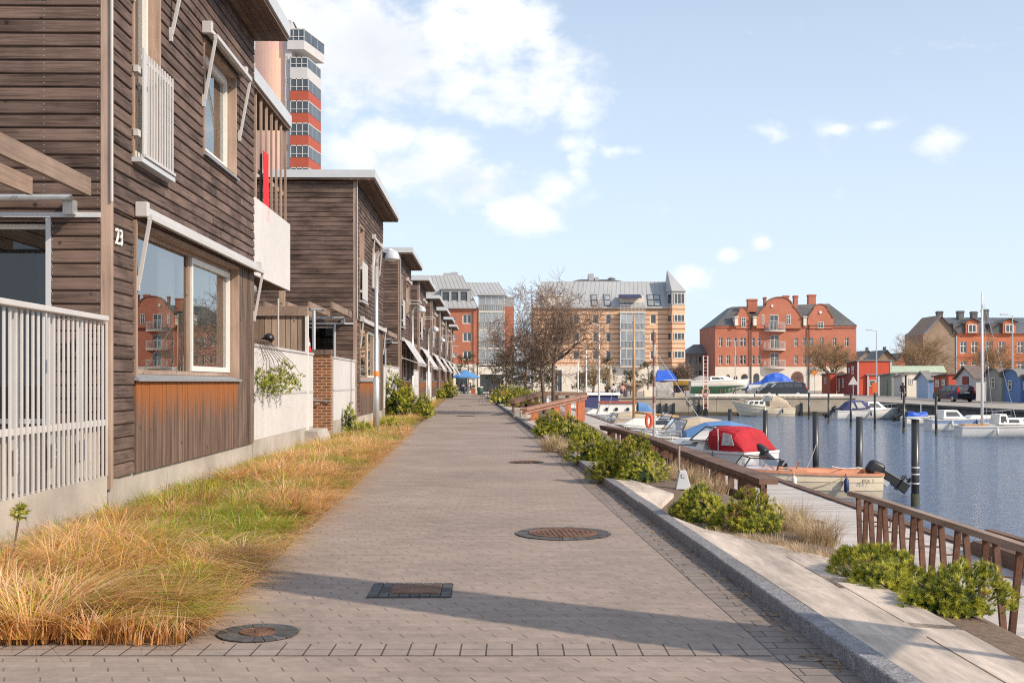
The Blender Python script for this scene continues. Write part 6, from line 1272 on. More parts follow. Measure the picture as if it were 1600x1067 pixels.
# right side of the basin
t=boat('white cabin boat with navy folding hood and triangular windows, by the red sheds',(26.9,95.5,ZW),.0,5.4,2.0,.72,.95,.3,.9,'gel','gel'); cab(t,2.5,4.3,.82,.45,.85,.62,.1,.8,'cabin','gel',[('s',.1,.8,.25,.8),('p',.1,.8,.25,.8)]); h=arch(t,[(.5,.85,.75,.95),(.95,.88,.8,1.45),(1.35,.88,.82,1.62),(2.2,.85,.85,1.58),(2.75,.8,.9,1.2)],'canvas_hood','navy')
b=MB(); b.prism([(.95,-.90,.95),(1.5,-.90,.95),(1.25,-.84,1.45)],(0,-.015,0)); b.prism([(1.65,-.90,.95),(2.35,-.86,.98),(1.95,-.84,1.45),(1.45,-.85,1.45)],(0,-.015,0)); b.build('side_window',P('clear_plastic_pane',(.5,.48,.45),.2,.2,5,0),h); outboard(t,-.15,.6,.85,.95)
t=boat('white rowing boat with crumpled blue cover and raised dark outboard',(28.7,84,ZW),.05,3.4,1.5,.55,.7,.2,.9,'gel','gel',open_=True,name='dinghy'); arch(t,[(.1,.6,.4,.7),(.5,.66,.45,1.0),(1.0,.66,.45,.85),(1.6,.6,.5,.95)],'crumpled_cover','bluetarp'); outboard(t,-.12,.65,.9,.9)
b=MB(); b.tube([(1.3,0,.4),(1.3,0,1.5)],.03,6); b.build('short_mast',M['alu'],t)
t=boat('white motorboat with pale blue stripe and rounded stern, far right',(26.5,73,ZW),.02,5.4,2.0,.72,.95,.3,.75,'gel','gel'); b=MB(); R=hullpts(5.4,2.0,.72,.95,.3,.75)
for sg in (1,-1): b.grid([[Vector((r[3].x,sg*(r[3].y+.008),r[3].z)),Vector((r[4].x,sg*(r[4].y+.006),r[4].z-.05))] for r in R])
b.build('blue_stripe',P('pale_blue_stripe',(.28,.38,.58),.4,.05),t); cab(t,.7,2.2,.75,.6,.78,.55,.1,.5,'cabin','gel',[('s',.15,.85,.3,.8),('f',.1,.9,.2,.8)]); cab(t,2.4,4.6,.6,.25,.82,.18,.3,.6,'foredeck','gel')
t=boat('long white sailing yacht with tall white mast, at the right edge',(xu(1497,64.5),64.5,ZW),0,8.2,2.3,.62,.9,.4,.55,'gel','gel',name='sailing_boat',rake=.12); cab(t,2.2,5.6,.75,.5,.72,.38,.2,.8,'cabin','gel',[('s',.1,.3,.3,.75),('s',.4,.6,.3,.75)]); mast(t,1.35,.6,zv(457,64.5)-ZW,.085,'alu',None,((3.3,0,.9),(1.6,-.9,.7),(2.0,.9,.7)))
b=MB(); b.box(.2,1.6,-.45,.45,.62,.74); b.build('hatch',M['varn'],t); cab(t,2.0,2.6,.7,.7,.72,.6,.1,.1,'spray_hood','gel',[('s',.2,.8,.2,.8)])
b=MB()
for i in range(5): b.tube([(3.5+i*.9,-.95+.08*i,.7),(3.5+i*.9,-.95+.08*i,1.25)],.015,5)
b.tube([(3.5,-.95,1.25),(7.1,-.63,1.3)],.015,5); b.build('guard_rail',M['galv'],t)
# beige boat at the far quay
t=boat('cream clinker cabin boat with beige tent, moored at the far quay wall',(xu(1239,105),105,ZW),math.pi,5.6,2.1,.72,1.35,.3,.85,'cream','cream',name='cabin_boat',rake=.16,clinker=True); cab(t,2.7,4.5,.75,.5,.95,.5,.05,.5,'cabin','gel',[('s',.08,.3,.3,.8),('s',.38,.6,.3,.8),('s',.68,.9,.3,.8),('p',.08,.3,.3,.8),('p',.38,.6,.3,.8),('p',.68,.9,.3,.8)]); wscreen(t,2.9,.8,1.35,.5,.35,.7); arch(t,[(.35,.85,.75,.95),(.75,.88,.8,1.5),(1.4,.88,.85,1.75),(2.3,.8,.9,1.8)],'tent','beige')
# boats on land
def cradle(par,L,z): 
    b=MB()
    for x in (L*.2,L*.5,L*.75):
        for sg in (1,-1): b.bar((x,sg*.75,z-1.0),(x,sg*.5,z),.08,.08)
        b.box(x-.05,x+.05,-.75,.75,z-.98,z-.9)
    b.build('cradle',M['dkbeam'] if 'dkbeam' in M else m_dbrown,par)
t=boat('laid-up sailing boat with white topsides and green bottom on a cradle',(xu(1078,116),116,1.0-.12),0,6.0,2.0,.62,.8,.75,.8,'gel','gel',bm='green',group='boats laid up on land',name='sailing_boat'); cab(t,1.9,4.7,.72,.35,.62,.5,.1,1.0,'cabin','gel',[('s',.08,.45,.35,.8),('s',.5,.62,.4,.75),('p',.08,.45,.35,.8)]); cradle(t,6,-.15); arch(t,[(-.1,.5,.3,.6),(.5,.7,.5,1.0),(1.0,.72,.6,1.2),(1.8,.72,.65,1.1)],'winter_cover','greyt',e=1.6)
t=boat('laid-up boat with ochre and dark blue hull under a steep blue tarpaulin',(xu(1022,119),119,1.0-.1),0,4.2,1.8,.7,.75,.7,.85,'ochre','gel',bm='dblue',group='boats laid up on land'); cradle(t,4.2,-.1)
b=MB(); b.hexa([(.1,-.95,.62),(2.4,-.95,.66),(2.4,.95,.66),(.1,.95,.62),(.35,-.3,1.75),(1.7,-.25,1.75),(1.7,.25,1.75),(.35,.3,1.75)]); b.build('tarpaulin',M['bluetarp'],t)
b=MB(); b.grid([[( -.3+.35*i+rnd(-.05,.05), -1.05-.25*j+rnd(-.08,.08), .55-.42*j+rnd(-.1,.1)) for i in range(7)] for j in range(4)]); b.build('loose_cover',M['greyt'],t)
t=thing('covered_boat','large boat hidden under a bright blue tarpaulin on the far quay, behind the parked cars','boat',(xu(1166,121),121,-.1),0,'boats laid up on land')
st=[(0,.35,.35,.9),(.35,.75,.5,1.35),(.9,.85,.55,1.4),(1.5,.9,.7,1.6),(2.1,1.0,.85,2.25),(2.9,1.02,.95,2.5),(3.7,1.0,1.05,2.45),(4.3,.85,1.1,2.1),(5.0,.55,1.2,1.55),(5.2,.1,1.25,1.4)]
rows=[]
for (x,w_,zb,zt) in st:
    row=[]
    for i in range(13):
        a_=math.pi*i/12; c_,s_=math.cos(a_),math.sin(a_); row.append((x+rnd(-.06,.06),-w_*math.copysign(abs(c_)**.75,c_)*(1+rnd(-.05,.05)),zb+(zt-zb)*abs(s_)**(1.15)+rnd(-.05,.05)))
    rows.append(row)
b=MB(); b.grid(rows); b.build('tarpaulin',M['bluetarp'],t); R=hullpts(4.9,1.9,1.25,1.4,-.25,.8); b=MB(); b.grid([[Vector((p.x+.1,-p.y,p.z)) for p in r[::-1]]+[Vector((p.x+.1,p.y,p.z)) for p in r] for r in R]); b.build('hull',M['gel'],t); cradle(t,5,.6)
# ropes and buoy
def rope(p,q,sag,label,mat='whitef'):
    p,q=Vector(p),Vector(q); b=MB(); b.tube([p.lerp(q,i/10)-Vector((0,0,sag*4*(i/10)*(1-i/10))) for i in range(11)],.012,5); tag(b.build('mooring_rope',M[mat]),label,'rope')
rope((xu(1300,32),32,ZW+.75),(xu(1341,33),32.9,ZW+.66),.05,'white mooring rope from the orange-rimmed boat to the pole by its outboard')
rope((xu(1252,36),36,ZW+.1),(xu(1274,37),36.9,ZW+1.1),.1,'dark mooring line from the float to the weedy pole','greyt')
rope((xu(1240,30.6),30.55,ZW+.3),(xu(1322,30.6),30.55,ZW+.62),.12,'thin slack rope on the side of the orange-rimmed boat','beige')
b=MB(); b.lathe((xu(1255,36),36,ZW),[(.05,-.1),(.2,-.02),(.24,.08),(.16,.17),(.03,.2)],14); tag(b.build('mooring_buoy',P('algae_buoy',(.3,.29,.24),.7,.3,8,.05),smooth=True),'small pale float on the water behind the orange-rimmed boat','buoy')
# ------------------------------------------------------------------ railings on the water side
t=thing('bench_rail','long low dark brown rail with broad cap between bank and boardwalk','railing',(0,0,0))
pts=[(3.99,17.8),(3.90,22),(3.86,27),(3.80,32),(3.55,36.5),(3.2,40)]
def rz_(y): return -.1
b=MB()
for i in range(len(pts)-1):
    a_=Vector((pts[i][0],pts[i][1],-.145)); c_=Vector((pts[i+1][0],pts[i+1][1],-.145)); b.bar(a_,c_,.30,.085); 
b.build('cap',m_dbrown,t)
b=MB()
for i in range(len(pts)-1): b.bar((pts[i][0]-.09,pts[i][1],-.225),(pts[i+1][0]-.09,pts[i+1][1],-.225),.06,.07)
b.build('under_rail',m_dbrown,t)
def ptx(y):
    for i in range(len(pts)-1):
        if pts[i][1]<=y<=pts[i+1][1]: k=(y-pts[i][1])/(pts[i+1][1]-pts[i][1]); return pts[i][0]+(pts[i+1][0]-pts[i][0])*k
    return pts[-1][0]
y=18.15;i=0
while y<39.5:
    b=MB(); X=ptx(y)
    if i%2: b.box(X-.13,X+.13,y-.09,y+.09,-.75,-.19)
    else: b.box(X-.05,X+.05,y-.035,y+.035,-.7,-.19)
    b.build('post',m_rust,t); y+=1.2; i+=1
b=MB(); b.bar((3.86,18.6,-.56),(3.78,32,-.56),.05,.22); b.build('lower_rail',m_rust,t)
t=thing('leg_railing','rusty steel railing with pairs of slanting flat legs at the right edge','railing',(0,0,0))
b=MB(); cp=[(3.765,12.75,.165),(3.79,12.45,.168),(3.8,12.0,.17),(3.8,6,.17)]
for i in range(len(cp)-1): b.bar(cp[i],cp[i+1],.075,.055)
b.build('handrail',wood('grey_handrail',(.22,.15,.11),(.42,.31,.24),(20,1.2,20),rv=.05,knots=False),t)
ys=[(12.57,None),(12.28,12.15),(11.8,11.69),(11.34,11.2),(10.83,10.68),(10.3,10.15),(9.76,9.6),(9.18,9.0),(8.57,8.42),(7.97,7.8),(7.3,7.15)]
ys[0]=(12.7,12.57)
for i in range(len(ys)-1):
    ya,yb=ys[i][1],ys[i+1][0]; ym=(ya+yb)/2; gap=.055; v=MB()
    v.bar((3.8,ya,.14),(3.8,ym+gap,-.6),.012*4,.035); v.bar((3.8,yb,.14),(3.8,ym-gap,-.6),.012*4,.035); v.bar((3.8,ym+gap+.02,-.6),(3.8,ym-gap-.02,-.6),.05,.03); v.build('leg',m_rust,t)
    v=MB(); v.tube([(3.8,ya-.07*0-.03,-.12),(4.0,ya-.03,-.13),(4.0,ya-.03,-.06)],.009,6); v.build('bracket',m_rust,t)
b=MB(); b.hexa([(5.15,6,ZD),(5.5,6,ZD),(5.5,13.6,ZD),(5.35,13.6,ZD),(5.15,6,ZD+.3),(5.5,6,ZD+.3),(5.5,13.3,ZD+.16),(5.35,13.3,ZD+.16)]); b.bar((5.62,6,ZD+.28),(5.62,13.5,ZD+.22),.1,.1); b.bar((5.78,6,ZD+.18),(5.78,14,ZD+.14),.1,.1); tag(b.build('platform_edge',m_dbrown),'raised platform edge with two beams, its shadow side coloured dark brown, lower right','kerb beam')  # shadow side of the raised platform edge put into the dark colour
# orange parapet rail and shaded rail by the tree
t=thing('parapet_rail','orange timber parapet rail beside the path, its sloping cap coloured pale as if sunlit','railing',(0,0,0))
p0=Vector((xu(818,38),38,.49)); p1=Vector((xu(915,46),46,.86)); b=MB(); b.bar(p0,p1,.26,.07); b.bar(p0-Vector((0,0,.1)),p1-Vector((0,0,.1)),.1,.11); b.build('cap',P('lit_cap_timber',(.34,.17,.11),.6,.2,5,.03,stretch=(.4,.4,1)),t)  # sunlight on the cap put into its paler colour
m_ort=P('orange_oiled_timber',(.38,.11,.035),.6,.22,5,.03,dirt=.2)
for (s0,s1) in ((.1,.2),(.44,.54),(.62,.72),(.82,.98)):
    q0,q1=p0.lerp(p1,s0),p0.lerp(p1,s1); b=MB(); b.hexa([(q0.x,q0.y,-.15),(q1.x,q1.y,-.15),(q1.x+.02,q1.y+.09,-.15),(q0.x+.02,q0.y+.09,-.15),(q0.x,q0.y,q0.z-.15),(q1.x,q1.y,q1.z-.15),(q1.x+.02,q1.y+.09,q1.z-.15),(q0.x+.02,q0.y+.09,q0.z-.15)]); b.build('post',m_ort,t)
t=thing('shaded_rail','timber rail behind the two tree trunks, coloured dark for its shaded side','railing',(0,0,0)); cp=[Vector((xu(800,48),48,.58)),Vector((xu(845,55),55,.86)),Vector((xu(914,62),62,.74))]  # shade on the side facing the path put into the timber colour
for i in (0,1):
    b=MB(); b.bar(cp[i],cp[i+1],.25,.18); b.build('cap',m_dbrown,t)
    for k in range(4): q=cp[i].lerp(cp[i+1],(k+.3)/4); b=MB(); b.box(q.x-.1,q.x+.1,q.y-.1,q.y+.1,-.3,q.z-.09); b.build('post',m_dbrown,t)
b=MB(); cp=[(xu(766,82),82,.85),(xu(797,80),80,.83),(xu(815,86),86,.98)]; b.bar(cp[0],cp[1],.22,.12); b.bar(cp[1],(xu(842,70),70,.35),.22,.12); b.bar(cp[1],cp[2],.22,.12)
for q in cp+[(xu(830,73),73,.5)]: b.box(q[0]-.08,q[0]+.08,q[1]-.08,q[1]+.08,-.1,q[2]-.06)
tag(b.build('timber_handrail',M['trim']),'pale timber handrail forking beside the far pine shrubs','railing')
st_=MB(); st_.box(xu(806,44)-.1,xu(806,44)+.35,43.7,44.2,-.05,.42); st_.box(xu(812,42)-.0,xu(812,42)+.3,41.9,42.3,-.05,.36); tag(st_.build('stone_block',M['concrete'],bevel=.05),'weathered block at the start of the orange parapet rail','block')
# pedestal with stake
t=thing('service_pedestal','grey tapered service pedestal with a leaning wooden stake behind the pine shrubs','pedestal',(xu(1067,14.7),14.7,.03)); b=MB(); b.hexa([(-.10,-.07,0),(.10,-.07,0),(.10,.07,0),(-.10,.07,0),(-.045,-.05,.24),(.035,-.05,.24),(.035,.05,.24),(-.045,.05,.24)]); b.build('housing',M['metalgrey'],t,bevel=.008); b=MB(); b.box(-.025,.02,-.066,-.056,.15,.20); b.build('plate',M['white'],t); b=MB(); b.tube([(-.045,.06,0),(-.04,.06,.55)],.015,8); b.build('stake',M['trim'],t)
# rescue pole with life buoy
Y=43; t=thing('rescue_pole','tall red and white banded wooden pole with an orange life buoy on the deck edge','pole',(xu(1022,Y),Y,ZD)); H=zv(515,Y)-ZD; z=0; i=0
b=MB(); b.tube([(0,0,-.8),(0,0,H)],.055,10); b.build('shaft',P('faded_pole_paint',(.42,.36,.33),.8,.2,6,.03),t)
for z0,z1 in ((H-.55,H-.1),(H-1.35,H-1.0),(H-2.15,H-1.75),(H-2.75,H-2.5)): b=MB(); b.tube([(0,0,z0),(0,0,z1)],.058,10); b.build('red_band',P('faded_red_band',(.24,.12,.10),.7,.2,8,0),t)
b=MB(); b.tube([(-.2+.0*k,-.02+.0*k,0) for k in (0,)]+[(-.2,-.02,.01)],.001,3); 
ring=[(-.20+.10*math.cos(k*.5236),-.06,.55+.24*math.sin(k*.5236)) for k in range(13)]; b=MB(); b.tube(ring,.06,8,cap=False); b.build('life_buoy',P('orange_buoy',(.6,.1,.05),.6,.1,6,0),t,smooth=True)
# lattice ladder mast on the far quay
def lattice(u,Y,vt,vb,label):
    z0,z1=zv(vb,Y),zv(vt,Y); t=thing('lattice_mast',label,'mast',(xu(u,Y),Y,z0)); H=z1-z0; b=MB(); w_=.2
    for sx in (-w_,w_): b.box(sx-.045,sx+.045,-.04,.04,0,H)
    b.build('upright',M['whitef'],t); b=MB(); z=.2; s=1
    while z<H: b.bar((-w_,0,z),(w_,0,z),.05,.1); z+=.34
    b.build('rungs',P('red_rung',(.45,.13,.1),.7,.1,5,0) if 'rr' not in M else M['rr'],t)
lattice(1102.5,106.5,556,640,'red and white ladder mast standing at the far quay'); lattice(845,97,540,614,'white ladder mast behind the bare tree trunks')
b=MB(); b.tube([(xu(1102,106.3)+.33*math.cos(k*.5236),106.2,zv(612,106.3)+.33*math.sin(k*.5236)) for k in range(13)],.07,8,cap=False); tag(b.build('life_ring',P('pink_ring',(.55,.25,.2),.6,.2,3,0),smooth=True),'faded red life ring on the ladder mast at the far quay','life ring')
# unseen board on a thin mast, added out of frame to throw the path shadow
t=thing('shadow_board_mast','unseen mast and board added to throw the long shadow over the path','mast',(5.15,3.75,ZD),math.atan2(-.54,.84)); b=MB(); b.tube([(0,0,0),(0,0,6.4)],.045,10); b.build('pole',M['galv'],t); b=MB(); b.hexa([(-.05,-.42,3.15),(.05,-.42,3.15),(.05,.40,3.15),(-.05,.40,3.15),(-.05,-.30,6.35),(.05,-.30,6.35),(.05,.30,6.35),(-.05,.30,6.35)]); b.build('board',M['metalgrey'],t)

b=MB(); b.box(4.15,4.45,16.2,16.6,ZD+.003,ZD+.012); tag(b.build('deck_hatch',m_rust),'small rusty plate let into the boardwalk planks','hatch')
# ------------------------------------------------------------------ sheds on the quay
def pl(n,c,c2=None): return P(n,c,.8,.12,3,.03,stretch=(6,6,.5),dirt=.12,col2=c2)
S={'dred':pl('dark_shaded_red',(.24,.035,.03)),'red':pl('lit_red_boards',(.52,.075,.04)),'rust':pl('shaded_rust_red_boards',(.33,.085,.045)),'sage':pl('sage_boards',(.23,.25,.21)),'lgrey':pl('light_grey_boards',(.52,.50,.49)),'cream':pl('cream_boards',(.66,.60,.50)),'lblue':pl('light_blue_boards',(.36,.45,.60)),'blue':pl('blue_boards',(.13,.22,.42)),'bblue':pl('bright_blue_boards',(.05,.19,.42)),'beige':pl('beige_grey_boards',(.34,.31,.26)),'roofbr':P('brown_felt_roof',(.16,.12,.10),.85,.2,2,0),'roofgr':P('grey_felt_roof',(.22,.21,.20),.85,.2,2,0),'roofgreen':P('pale_green_roof',(.36,.43,.33),.7,.1,1,0)}  # reds and rust: brighter sunlit sides, darker shaded fronts, light put into the colour
def shed(ul,uc,ur,vt,vb,zg,mats,label,roof='flat',rm='roofgr',win=None,win2=None,corner=False,a_max=6,door=False,rise=.6,dep=None):
    Y=(CH-zg)*F_/(vb-V0); xc=xu(uc,Y); a=min(a_max,max(.8,xc*F_/(ul-U0)-Y)) if dep is None else dep; b_=max(.5,(ur-uc)*Y/F_); H=zv(vt,Y)-zg
    t=thing('shed',label,'shed',(xc,Y,zg),0,'sheds along the quay')
    Fl=FR((0,0,0),(0,1,0),(-1,0,0)); Fr=FR((0,0,0),(1,0,0),(0,-1,0))
    if roof=='gable': pts=[(0,0,0),(0,a,0),(0,a,H-rise),(0,a/2,H),(0,0,H-rise)]
    elif roof=='arch': pts=[(0,0,0),(0,a,0)]+[(0,a/2+a/2*math.cos(math.pi*i/10),H-rise+rise*math.sin(math.pi*i/10)) for i in range(11)]
    else: pts=[(0,0,0),(0,a,0),(0,a,H-.25),(0,0,H)]
    b=MB(); b.prism(pts,(.05,0,0)); b.build('front_wall',S[mats[0]],t)
    hz=H if roof=='flat' else H-rise; b=MB(); b.box(.051,b_,0,.06,0,hz); b.build('side_wall',S[mats[1]],t); b=MB(); b.box(.051,b_,a-.06,a,0,hz-.25); b.build('side_wall',S[mats[1]],t)
    r=MB()
    if roof=='flat': r.hexa([(-.25,-.18,H+.0),(b_+.2,-.18,H+.0),(b_+.2,a+.2,H-.25),(-.25,a+.2,H-.25),(-.25,-.18,H+.14),(b_+.2,-.18,H+.14),(b_+.2,a+.2,H-.11),(-.25,a+.2,H-.11)])
    elif roof=='gable':
        for s,(y0,y1) in ((0,(-.25,a/2)),(1,(a+.25,a/2))): z0=H-rise-.1; r.hexa([(-.3,y0,z0),(b_+.2,y0,z0),(b_+.2,y1,H+.02),(-.3,y1,H+.02),(-.3,y0,z0+.12),(b_+.2,y0,z0+.12),(b_+.2,y1,H+.15),(-.3,y1,H+.15)])
    else:
        pr=[(a/2+(a/2+.12)*math.cos(math.pi*i/10),H-rise+(rise+.06)*math.sin(math.pi*i/10)) for i in range(11)]
        for i in range(10): r.hexa([(-.25,pr[i][0],pr[i][1]),(b_+.2,pr[i][0],pr[i][1]),(b_+.2,pr[i+1][0],pr[i+1][1]),(-.25,pr[i+1][0],pr[i+1][1]),(-.25,pr[i][0],pr[i][1]+.1),(b_+.2,pr[i][0],pr[i][1]+.1),(b_+.2,pr[i+1][0],pr[i+1][1]+.1),(-.25,pr[i+1][0],pr[i+1][1]+.1)])
    r.build('roof',S[rm],t)
    if corner: c=MB(); c.box(-.04,.16,-.05,.05,0,H-.02); c.box(b_-.2,b_+.02,-.05,-.002,0,H-.02); c.build('corner_board',M['white'],t)
    if win: 
        for w_ in win: bwin(t,Fl,(a*w_[0],a*w_[1],H*w_[2],H*w_[3]),rev=-.08,nx=w_[4] if len(w_)>4 else 1,ny=2,fw=.08)
    if win2:
        for w_ in win2: bwin(t,Fr,(b_*w_[0],b_*w_[1],H*w_[2],H*w_[3]),rev=-.08,nx=w_[4] if len(w_)>4 else 2,ny=1 if len(w_)<6 else 3,fw=.08)
    if door: d=MB(); d.box(-.08,-.051,a*.35,a*.65,.02,H*.72); d.build('door',S[door],t)
    return t
zq=-.36
shed(1284,1297,1307,583,615.5,-.3,('rust','red'),'small rust red shed at the left end of the row, below the twiggy round tree',win=[(.4,.6,.5,.8)])
shed(1308,1323,1326,585,616,-.3,('dred','dred'),'low dark red shed with white windows, left of the big red shed',win=[(.25,.4,.35,.8),(.7,.8,.1,.8)],rm='roofgr')
shed(1323,1340,1393,564,617,-.32,('dred','red'),'big two-storey red shed with white corner boards, sunlit side coloured brighter',win=[(.3,.5,.62,.85),(.7,.8,.66,.8)],corner=True)
shed(1343.5,1355.5,1374,586,617.5,zq,('dred','red'),'small red shed with one white-framed window in front of the big red shed',win=[(.4,.6,.35,.75)],win2=[(.15,.65,.45,.75,1)],corner=True,a_max=3)
shed(1375,1393,1397,584,619,zq,('sage','sage'),'dark grey-green shed right of the small red shed',door='sage')
shed(1397,1410,1413,586,620,zq,('lgrey','lgrey'),'plain light grey shed left of the cream shed')
shed(1409,1414,1436,583,620,zq,('cream','cream'),'cream white shed with a small six-pane window',win2=[(.3,.6,.52,.78,2,3)],a_max=4)
shed(1432,1451,1459,581,622.5,zq,('lblue','blue'),'light blue shed with grey gable roof',roof='gable',rm='roofgr',rise=.8)
shed(1459,1482,1494,585,624,zq,('rust','red'),'rust red shed with two small blue windows behind the parked black car',rm='roofbr',win=[(.2,.4,.55,.8),(.6,.85,.5,.78)])
shed(1494,1525,1542,573,626,zq,('lgrey','lgrey'),'white shed with brown gable roof and red shutters, right of the parked car',roof='gable',rm='roofbr',rise=1.1,door='dred')
shed(1541,1565,1569,577,628,zq,('beige','beige'),'beige shed with arched roof and tall arched window',roof='arch',rm='roofbr',rise=.7,win=[(.4,.62,.4,.75,1)])
shed(1565,1594,1598,578,629,zq,('blue','blue'),'blue shed with arched roof and a small white oval window',roof='arch',rm='roofgr',rise=.7,win=[(.42,.6,.38,.68,1)])
shed(1592,1612,1640,585,629.5,zq,('bblue','bblue'),'bright blue shed at the right edge',win=[(.2,.6,.45,.75,1)])
t=shed(1390,1396,1476,573,614,-.3,('dred','lgrey'),'long building with pale green roof behind the cream shed',roof='gable',rm='roofgreen',rise=.8,a_max=5)
# red tarpaulin stack
b=MB(); Y=112; b.grid([[(xu(1524+i*3.2,Y),Y+.3*j-.0,zv(618-15*(1-abs(j-1.0)*.3),Y)+rnd(-.05,.05)+.25*(j==1)) for i in range(6)] for j in range(3)]); b.grid([[(xu(1524+i*3.2,Y),Y+rnd(-.05,.05),zv(600+j*5.5,Y)) for i in range(6)] for j in range(4)]); tag(b.build('covered_stack',M['redcloth']),'bright red covered stack beside the brown-roofed white shed','covered stack')
# ------------------------------------------------------------------ cars
M['carblack']=P('black_car_paint',(.012,.013,.018),.15,.1,2,0,spec=.8); M['carsilver']=P('silver_car_paint',(.42,.43,.44),.25,.05,2,0,metal=.5); M['tail']=P('red_lamp',(.5,.02,.02),.2,.1,5,0); M['head']=P('clear_lamp',(.7,.7,.7),.1,.1,5,0)
def car(label,loc,rz,paint,estate=True):
    """x forward, origin at ground centre"""
    t=thing('parked_car',label,'car',loc,rz,'parked cars'); prof=[(-2.3,.42),(-2.32,.75),(-2.22,.98),(-1.9 if not estate else -2.05,1.42),(-1.2,1.5),(.1,1.48),(.55,1.36),(1.05,.98),(1.9,.86),(2.25,.7),(2.3,.42),(2.2,.26),(-2.2,.26)]
    def wd(z): return .88 if z<.95 else .88-.22*(z-.95)/.55
    b=MB(); n=len(prof); vs=[(x,-wd(z),z) for x,z in prof]+[(x,wd(z),z) for x,z in prof]; b.add(vs,[tuple(range(n)),tuple(range(n,2*n))[::-1]]+[(i,(i+1)%n,n+(i+1)%n,n+i) for i in range(n)]); b.build('body',paint,t,bevel=.04)
    g=MB()
    for sg in (1,-1):
        for (x0,x1,x2,x3) in ((-1.85,-1.05,-1.0,-1.75),(-.98,-.1,-.08,-.93),(-.02,.86,.42,.0)):
            g.add([(x0,sg*(wd(1.0)+.006),1.0),(x1,sg*(wd(1.0)+.006),1.0),(x2,sg*(wd(1.4)+.008),1.40),(x3,sg*(wd(1.4)+.008),1.40)],[(0,1,2,3)])
    xr=lambda z: -2.22+(z-.98)*(.17/.44)-.012
    g.add([(xr(1.02),-.72,1.02),(xr(1.02),.72,1.02),(xr(1.38),.6,1.38),(xr(1.38),-.6,1.38)],[(0,1,2,3)]); xf=lambda z: 1.05-(z-.98)*(.5/.38)+.015
    g.add([(xf(1.02),-.74,1.02),(xf(1.02),.74,1.02),(xf(1.33),.63,1.33),(xf(1.33),-.63,1.33)],[(0,1,2,3)]); g.build('window',M['bglass'],t)
    for x in (-1.4,1.4):
        for sg in (1,-1):
            w_=MB(); w_.tube([(x,sg*.70,.32),(x,sg*.89,.32)],.32,18); wo=w_.build('wheel',M['rubber'],t); r=MB(); r.tube([(x,sg*.885,.32),(x,sg*.9,.32)],.2,12); r.build('rim',M['galv'],wo)
    for sg in (1,-1):
        l=MB(); l.box(-2.34,-2.2,sg*.75-.1,sg*.75+.1,.8,1.02); l.box(-2.2,-2.1,sg*.74-.07,sg*.74+.07,1.0,1.36); l.build('tail_light',M['tail'],t); l=MB(); l.box(2.1,2.27,sg*.66-.17,sg*.66+.17,.66,.78); l.build('headlight',M['head'],t)
    l=MB(); l.box(-2.36,-2.33,-.26,.26,.78,.88); l.build('number_plate',M['whitef'],t); l=MB(); 
    for sg in (1,-1): l.bar((-1.7,sg*.6,1.53),(-.1,sg*.6,1.53),.04,.04)
    l.build('roof_rail',M['galv'],t); return t
car('black estate car seen from behind, parked in front of the rust red shed',(41.0,106.3,-.4),math.radians(97),M['carblack'])
car('dark estate car parked on the far quay in front of the blue tarpaulin',(xu(1221,112.5),112.5,-.1),math.pi,M['carblack'])
car('silver car half hidden behind the dark estate car on the far quay',(xu(1205,115),115,-.1),math.pi,M['carsilver'])
